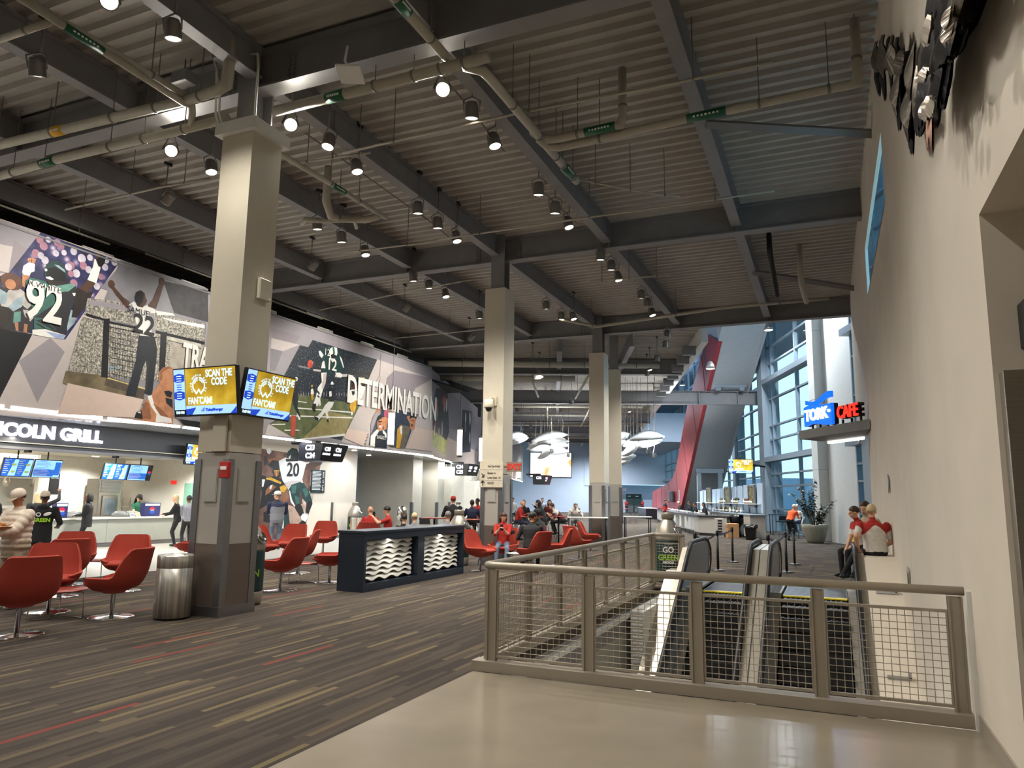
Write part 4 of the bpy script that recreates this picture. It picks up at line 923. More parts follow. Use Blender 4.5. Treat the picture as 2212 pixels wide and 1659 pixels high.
Q([(22,4.82),(23.5,4.79),(23.15,4.02),(21.86,3.82),(20.67,3.7),(21.46,4.25)], K('lit_turf', '#8f8456'))
Q([(20.28,5),(20.83,5.01),(20.79,4.98),(20.27,4.97)], k_wht)
Q([(20.24,4.76),(23.24,4.96),(23.57,4.97),(23.57,4.93),(20.24,4.72)], k_wht)
Q([(19.94,4.45),(23.59,4.77),(23.59,4.72),(19.94,4.41)], k_wht)
Q([(19.09,4.06),(19.77,4.14),(19.76,4.1),(19.09,4.03)], k_wht)
Q([(19.73,3.93),(20.47,4),(20.54,3.97),(19.76,3.89)], k_wht)
Q([(20.47,3.67),(23.15,4.09),(23.16,4),(20.47,3.62)], k_wht)
Q([(18.97,4.05),(20.1,3.72),(18.83,3.66),(18.89,3.92)], k_lgrey)
Q([(20.32,5.3),(20.36,5.3),(20.38,5.21),(20.33,5.2)], k_mid)
Q([(20.46,5.29),(20.5,5.29),(20.51,5.2),(20.47,5.2)], k_grey)
Q([(20.59,5.34),(20.63,5.34),(20.65,5.2),(20.6,5.19)], k_grey)
Q([(20.73,5.32),(20.77,5.33),(20.78,5.25),(20.74,5.24)], k_mid)
Q([(20.86,5.37),(20.9,5.38),(20.92,5.24),(20.87,5.24)], k_grey)
Q([(21,5.36),(21.05,5.37),(21.06,5.29),(21.01,5.29)], k_grey)
Q([(21.14,5.41),(21.18,5.42),(21.2,5.29),(21.15,5.28)], k_mid)
Q([(21.29,5.4),(21.33,5.41),(21.35,5.29),(21.3,5.28)], k_grey)
Q([(21.43,5.45),(21.47,5.46),(21.49,5.34),(21.44,5.33)], k_grey)
Q([(21.57,5.44),(21.62,5.44),(21.63,5.33),(21.58,5.33)], k_mid)
Q([(21.72,5.49),(21.76,5.5),(21.78,5.39),(21.73,5.38)], k_grey)
Q([(21.87,5.48),(21.91,5.49),(21.93,5.38),(21.88,5.38)], k_grey)
Q([(22.01,5.53),(22.06,5.54),(22.07,5.44),(22.02,5.43)], k_mid)
Q([(22.17,5.52),(22.21,5.53),(22.23,5.43),(22.17,5.43)], k_grey)
Q([(22.32,5.57),(22.36,5.58),(22.38,5.43),(22.33,5.42)], k_grey)
Q([(22.47,5.56),(22.52,5.57),(22.53,5.48),(22.48,5.48)], k_mid)
Q([(22.62,5.62),(22.67,5.62),(22.69,5.48),(22.64,5.47)], k_grey)
Q([(22.78,5.6),(22.83,5.61),(22.85,5.53),(22.79,5.53)], k_grey)
Q([(22.94,5.66),(22.99,5.67),(23.01,5.53),(22.95,5.52)], k_mid)
Q([(23.1,5.65),(23.15,5.65),(23.17,5.53),(23.11,5.52)], k_grey)
Q([(23.26,5.7),(23.31,5.71),(23.33,5.58),(23.27,5.58)], k_grey)
Q([(23.43,5.69),(23.48,5.7),(23.49,5.58),(23.44,5.57)], k_mid)
Q([(20.27,6.26),(20.85,6.27),(20.85,6.21),(20.24,6.19)], k_mid)
Q([(21.07,6.26),(21.5,6.3),(21.49,6.22),(21.06,6.19)], k_lgrey)
Q([(23.36,6.57),(24.65,6.68),(24.64,6.56),(23.37,6.45)], k_shade)
Q([(22.34,6.25),(23.12,6.41),(23.09,6.3),(22.34,6.16)], k_lgrey)
Q([(20.03,4.45),(20.28,4.47),(20.29,3.74),(20.06,3.74)], k_red)
Q([(20.11,5.05),(20.24,5.6),(20.33,5.57),(20.34,5.08),(20.31,4.8),(20.53,4.45),(20.44,4.35),(20.28,4.62),(20.09,4.87)], k_nav)
Q([(20.29,4.58),(20.5,4.42),(20.51,4.34),(20.41,4.35)], k_wht)
E_([(20.18,5.75)][0], .07, .08, k_wht)
Q([(21.3,6.96),(21.58,7.11),(21.92,7.13),(21.98,6.87),(21.62,6.66),(21.39,6.76)], k_dgrn)
Q([(21.58,7.11),(21.95,7.21),(22.42,7.17),(22.67,7.02),(22.86,6.69),(22.8,6.33),(22.33,6.28),(21.88,6.18),(21.57,6.32),(21.44,6.58),(21.75,6.83)], k_dgrn)
Q([(21.55,6.6),(21.65,6.67),(21.75,6.4),(21.49,6.36)], k_wht)
Q([(21.3,6.96),(21.4,7),(21.6,6.87),(21.5,6.74),(21.37,6.81)], k_wht)
Q([(22.55,7.03),(22.71,6.93),(22.88,6.62),(22.82,6.6),(22.64,6.85)], k_wht)
Q([(21.51,6.19),(21.84,6.25),(21.8,5.84),(21.67,5.58),(21.52,5.18),(21.43,4.94),(21.15,4.95),(21.3,5.29),(21.37,5.63),(21.58,5.85)], k_wht)
Q([(21.66,6.19),(21.84,6.23),(21.8,5.84),(21.67,5.58),(21.59,5.66)], k_lgrey)
Q([(21.35,5.53),(21.5,5.44),(21.47,5.36),(21.3,5.46)], k_dgrn)
Q([(21.4,5.35),(21.51,5.3),(21.49,5.24),(21.33,5.3)], k_dgrn)
Q([(21.14,5),(21.33,5.02),(21.31,4.74),(21.21,4.69),(21.11,4.81)], k_blk)
Q([(22.33,6.33),(22.64,6.38),(22.8,6.33),(22.73,6.2),(22.5,6.18)], k_wht)
Q([(21.45,5.17),(21.51,5.32),(21.6,5.01),(21.51,4.95)], k_wht)
Q([(21.93,7.01),(21.95,7.18),(22.13,7.3),(22.37,7.29),(22.42,7.1),(22.32,6.89),(22.14,6.68),(22,6.8)], k_wht)
Q([(22.09,7.28),(22.19,7.31),(22.28,7.05),(22.16,7)], k_jer)
Q([(22.01,6.95),(22.15,7.03),(22.37,6.99),(22.3,6.86),(22.06,6.83)], k_blk)
Q([(22.1,6.8),(22.29,6.83),(22.18,6.69)], k_lgrey)
Q([(20.73,6.48),(20.83,6.57),(20.97,6.55),(21.04,6.44),(20.94,6.28),(20.78,6.26),(20.71,6.34)], k_red)
Q([(20.92,6.54),(21.04,6.46),(20.99,6.47)], k_wht)
Q([(22.04,5.68),(22.22,5.75),(22.46,5.72),(22.39,5.56),(22.34,5.24),(22.04,5.18),(21.98,5.43)], k_nav)
E_([(22.19,5.86)][0], .09, .11, k_wht)
Q([(22.1,5.84),(22.29,5.87),(22.26,5.78),(22.13,5.76)], k_nav)
Q([(22.04,5.19),(22.36,5.22),(22.28,5.04),(21.85,4.75),(21.51,4.44),(21.33,4.49),(21.67,4.78),(21.83,5.03)], k_wht)
Q([(22.28,5.04),(22,4.77),(22.14,4.5),(22.03,4.44),(21.85,4.8)], k_wht)
Q([(21.25,4.57),(21.51,4.51),(21.48,4.41),(21.3,4.46)], k_blk)
Q([(21.99,4.53),(22.11,4.57),(22.09,4.39),(21.99,4.44)], k_blk)
Q([(22.03,5.56),(22.16,5.6),(22.21,5.42),(22.06,5.37)], k_wht)
Q([(23.33,5.81),(23.66,5.89),(23.98,5.7),(23.91,5.44),(23.29,5.39),(23.23,5.6)], k_wht)
Q([(23.42,5.78),(23.63,5.78),(23.68,5.66),(23.47,5.63)], k_nav)
Q([(23.33,5.41),(23.83,5.45),(23.7,4.96),(23.57,5),(23.49,4.94),(23.35,5.12)], k_yel)
Q([(23.45,4.96),(23.61,4.98),(23.54,4.83),(23.46,4.84)], k_wht)
E_([(23.57,5.99)][0], .07, .09, K('helmet_red', '#8a2f2a'))
Q([(23.82,6.04),(23.98,6.16),(24.34,6.06),(24.19,5.73),(24.04,5.51),(23.8,5.78)], k_wht)
Q([(23.89,6.25),(24.01,6.4),(24.22,6.45),(24.36,6.35),(24.33,6.14),(24.08,6.07),(23.94,6.15)], k_yel)
Q([(24.02,6.19),(24.33,6.24),(24.29,6.09),(24.08,6.07)], k_blk)
Q([(20.99,5.51),(21.09,5.54),(21.16,5.39),(21.07,5.26),(20.98,5.34)], k_wht)
E_([(21.03,5.63)][0], .04, .05, k_yel)
Q([(20.99,5.32),(21.13,5.34),(21.13,5.13),(21.03,5.12)], k_yel)
Q([(25.87,6.69),(26.42,7.1),(29.81,7.28),(28.2,6.57),(27.94,6.12),(25.83,6.03)], k_purple)
Q([(25.35,6.78),(25.87,6.69),(25.58,6.05),(24.75,5.98)], k_lgrey)
Q([(23.28,4.29),(24.65,4.26),(24.38,3.69),(23.09,3.91)], k_pink)
Q([(28.32,4.83),(29.86,4.77),(29.92,3.82),(27.62,3.82)], k_pink)
Q([(28.2,6.57),(29.75,6.62),(29.77,6.2),(27.94,6.12)], k_lgrey)
Q([(25.5,5.42),(26.67,5.44),(28.53,5.42),(28.12,4.81),(27.52,3.81),(24.76,3.77),(24.85,4.23),(25.16,4.86)], K('fan_blue', '#2f3a4c'))
Q([(26.99,4.81),(27.93,4.8),(27.48,3.81),(26.79,3.77)], K('fan_brown', '#6a5f50'))
Q([(25.18,5.19),(25.5,5.42),(25.48,5.08),(25.24,4.92),(24.89,4.23),(24.82,4.6),(24.99,4.98)], k_grey)
Q([(25.21,5.34),(25.33,5.44),(25.5,5.43),(25.47,5.18),(25.23,5.1)], k_skn)
Q([(24.86,4.14),(25.28,4.45),(25.45,4.42),(25.18,4.07),(25.17,3.73),(24.85,3.75)], k_wht)
Q([(25.69,4.49),(26,4.33),(26.02,4.14),(25.75,4.26)], k_wht)
Q([(25.18,4.12),(25.53,4.38),(25.88,4.27),(26.07,3.72),(25.19,3.71)], k_nav)
Q([(25.26,4.69),(25.33,4.88),(25.62,4.91),(25.75,4.69),(25.65,4.44),(25.45,4.38),(25.32,4.5)], k_skn)
Q([(25.25,4.83),(25.3,4.99),(25.48,5.08),(25.67,5.03),(25.73,4.87),(25.49,4.9),(25.35,4.8)], k_nav)
Q([(25.35,4.79),(25.63,4.82),(25.63,4.78),(25.36,4.74)], k_blk)
Q([(25.41,4.65),(25.59,4.68),(25.56,4.55),(25.45,4.54)], k_wht)
Q([(25.41,4.65),(25.59,4.68),(25.58,4.64),(25.43,4.62)], K('mouth', '#6a2a24'))
Q([(25.57,4.95),(25.99,5.09),(26.09,4.91),(25.99,4.52),(25.78,4.45),(25.74,4.73)], k_skn)
Q([(25.76,5.35),(26.1,5.44),(26.16,5.16),(25.95,4.99),(25.74,5.07)], K('pink_hand', '#b0566a'))
Q([(26.82,4.6),(27.17,4.82),(27.25,4.44),(27.06,3.78),(26.79,3.77)], k_yel)
Q([(27,4.71),(27.22,4.78),(27.2,4.38),(27.09,4.42)], k_wht)
Q([(27.52,5.21),(27.8,5.29),(28.03,4.81),(27.82,4.94)], k_skn)
Q([(27.82,5.04),(27.9,5.25),(28.24,5.31),(28.35,5.09),(28.23,4.72),(27.94,4.65),(27.85,4.84)], k_skn)
Q([(27.76,5.13),(27.89,5.3),(28.28,5.34),(28.34,5.22),(28.09,5.24),(27.9,5.17)], k_nav)
Q([(27.92,4.92),(28.12,4.92),(28.04,4.81),(27.93,4.82)], K('mouth', '#6a2a24'))
Q([(27.96,5.1),(28.22,5.1),(28.22,5.07),(27.96,5.06)], k_blk)
Q([(24.41,3.79),(24.52,3.84),(24.57,3.78),(24.49,3.75)], k_mid)
Q([(24.44,3.92),(24.63,3.98),(24.61,3.93),(24.48,3.88)], k_mid)
Q([(24.54,4.05),(24.67,4.13),(24.7,4.07),(24.59,4.01)], k_mid)
Q([(24.59,4.19),(24.71,4.22),(24.7,4.17),(24.61,4.14)], k_mid)
decals('mural_print', wl, B, -17.0)
text('12', .62, P([(22.06,6.57)][0], .06), k_wht, wl, .002, .01); text('12', .36, P([(21.74,6.99)][0], .06), k_wht, wl, .002)
text('DETERMINATION', 1.5, P([(26.62,5.78)][0], .06), k_wht, wl, .003, .035, sx=.6); text('EAGLES', .2, P([(25.57,4.13)][0], .06), k_wht, wl, .002)
b = MB()
for y in (12.9, 20.7, 24.6, 28.2): b.box((-17.001, y, 3.66), (-16.998, y+.015, 7.74), k_mid)
b.box((-17.0, -10, 7.72), (-16.97, 29.4, 7.76), m_steel); b.build('joint', parent=wl)
# bend: panels on the angled fascia
wb2 = bpy.data.objects['wall_left_bend']; dv = (p1-p0).normalized(); ang = math.atan2(dv.y, dv.x)
TB = Matrix.Translation((p0.x, p0.y, 0)) @ Matrix.Rotation(ang-R(90), 4, 'Z')    # local y runs along the fascia, +x faces the hall
C_ = [([(0, 3.67), (48, 3.67), (48, 7.73), (0, 7.73)], k_grey), ([(0, 3.67), (48, 3.67), (48, 4.6), (0, 4.9)], k_pink), ([(0, 6.3), (3, 5.2), (9, 5.6), (9, 7.3), (0, 7.3)], k_mid),
      ([(1.6, 7.0), (4.6, 7.4), (5.4, 5.2), (4.6, 4.5), (1.2, 4.7), (1.0, 6)], k_night), ([(1.2, 4.9), (4.9, 4.7), (4.5, 3.9), (.7, 4.2)], noisemat('print_pale_turf', [(.3, '#8f9a4e'), (.7, '#c7c680')], 4)),
      ([(9.5, 6.9), (13, 7.2), (13, 4.6), (9.2, 4.3)], k_night), ([(18, 7), (25, 7), (23, 4), (16, 4)], K('violet', '#5c5878')), ([(28, 7), (36, 7), (34, 4.2), (27, 4)], K('pale_violet', '#8d88ad'))]
rr = random.Random(3)
for i in range(16):
    y = 1.4+rr.random()*3.2; C_.append((circ((y, 4.9+rr.random()*1.8), .12+.1*rr.random(), .2+.25*rr.random(), 10), rr.choice((k_blk, k_wht, k_dgrn, k_red, k_grey))))
for i in range(10): C_.append((circ((9.6+rr.random()*3, 4.8+rr.random()*2), .2, .35, 10), rr.choice((k_blk, k_wht, k_grey))))
decals('mural_print', wb2, C_, 0, 1, TB)
# picture of the running players on the lower wall
lw = bpy.data.objects['wall_left_lower']
D = []
Q = lambda pts, m: D.append((pts, m))
E_ = lambda c, ry, rz, m, n=14: D.append((circ(c, ry, rz, n), m))
k_blur = noisemat('print_blurred_stand', [(.3, '#3a2a24'), (.5, '#5d4036'), (.7, '#8a6a58')], 1.5)
Q([(19.26,3.43),(24.18,3.22),(23.72,1.55),(23.31,0.36),(23.16,-0.04),(19.59,0.13)], k_blur)
Q([(22.17,1.39),(22.86,1.23),(23.26,0.98),(22.93,0.42),(22.5,0.39),(22.15,0.99)], K('blurred_skin', '#a98e80'))
Q([(23.08,1.55),(23.5,1.89),(23.83,1.89),(23.36,0.57)], K('blurred_pale', '#b8aaa0'))
Q([(23.5,2.64),(24.02,2.74),(23.69,1.89),(23.48,2.14)], K('blurred_skin', '#a98e80'))
Q([(21.04,3.01),(21.6,3.12),(21.68,2.89),(21.23,2.75)], K('runner_skin', '#8a5a38'))
Q([(20.93,3.36),(21.11,3.43),(21.21,3.3),(21.11,3.19),(20.99,3.23)], k_wht)
Q([(20.84,3.12),(20.98,3.09),(21.03,2.82),(20.87,2.77)], k_dgrey)
Q([(20.77,2.42),(20.99,2.39),(21.01,1.85),(20.82,1.85)], k_blk)
Q([(20.81,2.27),(20.97,2.27),(21,2.01),(20.83,2)], k_wht)
Q([(20.99,2.35),(21.38,2.4),(21.91,2.3),(22.02,2.1),(21.73,1.7),(21.57,1.55),(21.09,1.32),(20.77,1.2),(20.87,1.89)], k_blk)
Q([(21.02,2.33),(21.27,2.36),(21.83,2.2),(21.81,2.12),(21.22,2.26),(21.03,2.27)], k_yel)
Q([(21.76,2.02),(22.02,2.1),(22.18,1.99),(22.04,1.83),(21.84,1.84)], k_yel)
Q([(21.16,2.01),(21.38,2.09),(21.59,2.02),(21.21,1.78),(21.03,1.7),(21.04,1.89)], K('runner_skin', '#8a5a38'))
Q([(21.24,2.05),(21.38,2.1),(21.31,1.93),(21.23,1.93)], k_wht)
Q([(21.31,2.56),(21.35,2.7),(21.58,2.75),(21.76,2.65),(21.78,2.46),(21.67,2.33),(21.44,2.37)], k_blk)
Q([(21.39,2.6),(21.68,2.61),(21.66,2.45),(21.55,2.39),(21.45,2.44)], K('runner_skin', '#8a5a38'))
Q([(21.39,2.62),(21.71,2.63),(21.71,2.6),(21.39,2.59)], k_yel)
Q([(21.52,2.62),(21.55,2.63),(21.57,2.39),(21.53,2.39)], k_yel)
Q([(21.87,1.82),(22.07,1.83),(22.26,1.39),(22.12,1.31),(21.95,1.55)], K('runner_skin', '#8a5a38'))
Q([(21,1.09),(21.27,1.2),(21.91,1),(21.83,0.61),(21.03,0.78)], k_blk)
Q([(21.62,2.97),(21.95,3.12),(22.66,3.06),(23.2,3),(23.4,3.03),(23.11,2.67),(23.01,2.33),(23.08,2.21),(22.41,2.11),(22.25,1.91),(22.11,2.07),(21.89,2.26),(21.7,2.69)], k_wht)
Q([(21.62,2.97),(21.27,2.99),(21.06,2.78),(21.36,2.68),(21.7,2.69)], k_blk)
Q([(23.1,2.69),(23.21,2.94),(23.59,3.02),(24.2,3.07),(24.14,2.96),(23.61,2.79)], k_skd)
Q([(21.98,2.18),(22.39,2.27),(22.95,2.29),(23.02,2.23),(22.41,2.11),(22.24,1.93)], k_lgrey)
Q([(22.04,3.15),(22.08,3.35),(22.31,3.51),(22.59,3.49),(22.76,3.31),(22.69,3.06),(22.45,3.01),(22.2,3.04)], k_dgrn)
Q([(22.3,3.28),(22.57,3.36),(22.75,3.27),(22.69,3.06),(22.39,3.02)], k_blk)
Q([(22.16,3.15),(22.27,3.24),(22.23,3.04),(22.14,3.05)], k_wht)
Q([(21.99,3.07),(22.69,3.1),(22.73,3.02),(22.03,2.97)], k_blk)
Q([(22.25,1.91),(22.41,2.11),(22.89,2.23),(23.15,2.17),(23.51,1.8),(23.66,1.55),(23.34,1.43),(23.07,1.63),(22.95,1.92),(22.9,1.55),(22.66,1.35),(22.4,1.51)], k_dgrn)
Q([(22.41,2.07),(22.69,2.1),(22.68,1.79),(22.44,1.79)], k_jer)
Q([(23.04,1.96),(23.29,2.01),(23.44,1.76),(23.26,1.63)], k_jer)
Q([(22.63,1.71),(22.88,1.63),(22.93,1.41),(22.72,1.39)], k_jer)
Q([(22.28,1.89),(22.34,1.89),(22.49,1.55),(22.69,1.31),(22.64,1.29),(22.41,1.47)], k_wht)
Q([(22.64,1.29),(22.9,1.41),(23.06,1.35),(23.22,1.02),(23.14,0.82),(22.94,0.98)], k_blk)
Q([(23.34,1.43),(23.66,1.55),(23.71,1.39),(23.51,1.01),(23.31,1.06)], k_blk)
Q([(23,1.39),(23.35,1.35),(23.31,1.14),(23.17,1.18)], K('blurred_skin', '#a98e80'))
Q([(23.04,0.9),(23.16,1.02),(23.48,0.97),(23.46,0.85),(23.29,0.65),(23.12,0.76)], k_wht)
Q([(22.56,0.43),(22.97,0.66),(23.15,0.77),(23.38,0.69),(23.4,0.48),(23.06,0.33)], k_blk)
Q([(23.1,0.57),(23.33,0.55),(23.3,0.44),(23.12,0.47)], k_wht)
Q([(22.05,1.07),(22.31,1.19),(22.5,0.43),(22.11,0.44)], k_dgrn)
Q([(21.94,1.04),(22.08,1.07),(22.11,0.48),(22.03,0.49)], k_wht)
Q([(23.12,0.33),(23.31,0.36),(23.22,-0.04),(23.06,0.01)], k_wht)
decals('mural_print', lw, D, -18.8)
text('20', .72, frame((-18.77, *[(22.43,2.66)][0]), (0, 1, 0), (0, 0, 1)), k_blk, lw, .002, .01)
t = thing('plaque', 'dark green notice plaque beside the large running player print', 'plaque', (-18.76, *[(23.96,2.28)][0]))
b = MB(); b.box((-.03, -.42, -.45), (0, .42, .45), m_teal)
for k in range(14): b.box((0, -.38, .38-k*.055), (.003, .12+.03*(k % 3), .4-k*.055), m_letw)
b.box((-.01, .18, -.44), (.006, .4, .44), m_black); b.build('board', parent=t)
text('SEPT. 21, 2006', .13, frame((.012, .29, 0), (0, 0, 1), (0, -1, 0)), m_letw, t, .001)

# ---------------------------------------------------------------- red swivel tub chairs
def sm(t): t = max(0, min(1, t)); return t*t*(3-2*t)
def chair_shell():
    b = MB(); ns, nt = 40, 10; outer, inner = [], []
    for k, lst in ((0, outer), (1, inner)):
        for j in range(nt+1):
            t = j/nt; row = []
            for i in range(ns+1):
                s = -1+2*i/ns; a = abs(s)*R(148)            # angle round from the middle of the back
                back = 1-sm((abs(s)-.27)/.21)                  # 1 on the back panel, 0 on the arms
                front = sm((abs(s)-.80)/.20)
                zt = .56+.40*back-.03*front; z0 = .36
                z = z0+(zt-z0)*t
                f = min(1, (z-z0)/.30); bowl = math.sqrt(max(0, 1-(1-f)**2))
                rx = .16+.25*bowl+.02*max(0, (z-.6)/.3); ry = .16+.22*bowl
                x = rx*math.sin(a)*(1 if abs(s) > .001 else 0); y = -ry*math.cos(a)
                e = .78                                       # squarer plan
                x = math.copysign(abs(math.sin(a))**e, s)*rx; y = -math.copysign(abs(math.cos(a))**e, math.cos(a))*ry
                if z > .55: y -= .22*(z-.55)*back; x *= 1-.10*back*sm((z-.6)/.36)
                th = .045*k
                n = Vector((x/(rx*rx), y/(ry*ry), 0)).normalized() if (x or y) else Vector((0, -1, 0))
                row.append((x-n.x*th, y-n.y*th, z+(.012 if k and j == nt else 0)+.03*k*(1-t)))
            lst.append(row)
    b.loft(outer, m_red, False, True, False); b.loft([r for r in inner[::-1]], m_red, False, True, False)
    b.loft([outer[-1], inner[-1]], m_red, False, True, False)
    for i in (0, ns): b.loft([[outer[j][i] for j in range(nt+1)], [inner[j][i] for j in range(nt+1)]][::(1 if i else -1)], m_red, False, True, False)
    n = 28; b.loft([[(r*math.cos(2*math.pi*i/n), r*math.sin(2*math.pi*i/n)*.95, z) for i in range(n)] for r, z in ((.01, .33), (.13, .335), (.2, .37), (.3, .44), (.30, .46), (.01, .46))], m_red, False, True)
    return b
def swivel_chair(label):
    t = thing('swivel_chair', label, 'chair', group=None)
    chair_shell().build('shell', parent=t)
    b = MB(); b.loft([[(x*f*.33, (y*f)*.33+.02, z) for x, y in [(math.copysign(abs(math.cos(a))**.6, math.cos(a)), math.copysign(abs(math.sin(a))**.6, math.sin(a))) for a in [2*math.pi*i/24 for i in range(24)]]] for f, z in ((.8, .44), (.97, .455), (1, .48), (.97, .505), (.8, .515), (.02, .518))], m_red, True, True); b.build('seat_cushion', parent=t)
    b = MB(); b.lathe([(.03, .02), (.03, .34), (.045, .35)], 14, m_chrome); b.build('pole', parent=t)
    b = MB(); b.lathe([(.30, 0), (.30, .008), (.27, .016), (.05, .022), (.03, .03)], 28, m_chrome); b.build('base', parent=t)
    return t
chairs = [
 ([(-9.22,6.14)], (-.95, .3), 'nearest red swivel chair, back turned, at the lower left picture edge'),
 ([(-9.41,7.59)], (-.86, -.33), 'red swivel chair seen from behind, alone left of the steel bin'),
 ([(-11.72,9.64)], (.62, -.8), 'red swivel chair facing the camera, behind the one left of the steel bin'),
 ([(-13.36,9.82)], (.75, -.66), 'red swivel chair before the food counter, behind the hooded person\'s legs'),
 ([(-10.58,7.47)], (.8, -.6), 'red swivel chair beside the puffer jacket man, seat facing right'),
 ([(-12,8.63)], (-.9, .3), 'red swivel chair seen from behind, squeezed between two others by the counter'),
 ([(-14.4,13.62)], (-.6, -.5), 'red swivel chair mostly hidden behind the nearest column'),
 ([(-9.4,11.06)], (-.93, -.15), 'large red swivel chair seen from behind, just right of the nearest column'),
 ([(-11.1,13.6)], (-.75, -.55), 'red swivel chair facing left, behind the one right of the nearest column'),
 ([(-13.1,15.67)], (.2, -.95), 'red swivel chair furthest of three in front of the running player print'),
 ([(-12.95,14.54)], (.85, -.2), 'red swivel chair whose arm shows beside the bottle bin at the nearest column'),
 ([(-13.88,18.11)], (.45, -.9), 'red swivel chair facing the camera before the pale bottle bin wall'),
 ([(-9.39,12.51)], (-.85, -.55), 'red swivel chair at the left end of the navy desk'),
 ([(-13.3,18.94)], (-.3, -.9), 'red swivel chair behind the navy desk, beside the bald man'),
 ([(-12.98,19.16)], (-.5, .85), 'red swivel chair behind the navy desk holding the bald man'),
 ([(-7.75,16.14)], (.9, -.1), 'red swivel chair in profile at the right end of the navy desk'),
 ([(-7.77,17.51)], (.1, -1), 'red swivel chair in which the woman with the phone sits'),
 ([(-6.59,16.6)], (-.92, .28), 'red swivel chair seen from behind with the man in black'),
 ([(-6.7,18.49)], (-.9, -.4), 'red swivel chair with the man in the dark cap'),
 ([(-6.81,20.81)], (.55, .8), 'dark-backed red swivel chair near the third column, back turned'),
 ([(-7.54,24.32)], (.9, .2), 'red swivel chair in profile at the foot of the third column'),
]
proto = None; CH = []
for (p,), f, lab in chairs:
    if proto is None: proto = swivel_chair(lab); o = proto
    else: o = dup(proto, label=lab)
    o.location = (p[0], p[1], 0); o.rotation_euler.z = math.atan2(-f[0], f[1]); CH.append(o)
# low tables on wire legs
def coffee_table(label, p, m, r=.36):
    t = thing('coffee_table', label, 'table', (p[0], p[1], 0))
    b = MB(); b.lathe([(.01, .36), (r*.9, .362), (r, .372), (r, .385), (.01, .388)], 24, m); b.build('tabletop', parent=t)
    for k in range(3):
        a = R(120*k+20); c, s = math.cos(a), math.sin(a)
        MB().tube([(.06*c, .06*s, .355), (r*.95*c, r*.95*s, .35), (r*1.02*c, r*1.02*s, .33), (r*1.05*c, r*1.05*s, .02), (r*1.0*c, r*1.0*s, .008), (.08*c-.1*s, .08*s+.1*c, .008)], .008, 6, m_chrome).build('leg', parent=t)
    return t
m_rtop = mat('table_red_top', '#8f3a30', .35, var=.05)
coffee_table('low red table on wire legs between the nearest red chairs', [(-10.02,7.21)][0], m_rtop)
coffee_table('low red table on wire legs before the food counter', [(-13.83,10.46)][0], m_rtop, .32)
coffee_table('low table on wire legs between chairs beside the nearest column', [(-9.86,12.24)][0], m_rtop, .32)
coffee_table('low pale table beside the woman with the phone', [(-7.25,17.26)][0], m_white, .3)
# ---------------------------------------------------------------- navy desk with two bays of wavy slats
t = thing('reception_desk', 'navy blue free-standing desk with two bays of wavy white slats', 'desk', (0, 0, 0))
X0, X1, Y0, Y1, H = -8.46, -7.88, 11.5, 15.52, 1.1
b = MB(); b.box((X0, Y0, 0), (X0+.05, Y1, H-.05), m_navy); b.box((X0+.05, Y0, 0), (X1, Y0+.07, H-.05), m_navy); b.box((X0+.05, Y1-.07, 0), (X1, Y1, H-.05), m_navy); b.box((X0+.05, 13.42, 0), (X1, 13.68, H-.05), m_navy)
for y0, y1 in ((Y0+.07, 13.42), (13.68, Y1-.07)): b.box((X0+.05, y0, 0), (X1, y1, .14), m_navy); b.box((X0+.05, y0, H-.17), (X1, y1, H-.05), m_navy); b.box((X1-.34, y0, .14), (X1-.32, y1, H-.17), m_walld)
b.build('carcass', parent=t)
for y0, y1 in ((Y0-.02, 13.545), (13.555, Y1+.02)): MB().bev((X0-.02, y0, H-.05), (X1+.02, y1, H), .006, m_navy).build('top', parent=t)
m_slat = mat('white_slat', '#dcdad0', .35, var=.02)
for bi, (y0, y1) in enumerate(((11.62, 13.36), (13.74, 15.4))):
    for r in range(8):
        z = .17+r*.093; n = 44; rows = []
        for j in range(4):
            f = j/3; row = []
            for i in range(n+1):
                y = y0+(y1-y0)*i/n; w = math.sin(2*math.pi*(y-y0)/.44-r*.75)
                row.append(((X1-.29, X1-.14, X1-.12, X1-.11)[j], y, z+(.092, .088, .06+.012*w, .03+.026*w)[j]))
            rows.append(row)
        b = MB(); b.loft(rows, m_slat, False, True, False); b.loft([[(x, y, q-.008) for x, y, q in w_] for w_ in rows[::-1]], m_slat, False, True, False); b.loft([rows[-1], [(x, y, q-.008) for x, y, q in rows[-1]]], m_slat, False, False, False)
        b.build('slat', parent=t)
tag(lamp('AREA', 'slat_fill_lamp', (X1-.08, 12.5, .9), (X1-.25, 12.5, .4), 5, (1, .95, .85), .05, size_y=1.6), 'thin light added inside the left bay of the navy desk', 'lamp')  # one lamp added per bay to make the white slats look bright
tag(lamp('AREA', 'slat_fill_lamp', (X1-.08, 14.6, .9), (X1-.25, 14.6, .4), 5, (1, .95, .85), .05, size_y=1.6), 'thin light added inside the right bay of the navy desk', 'lamp')
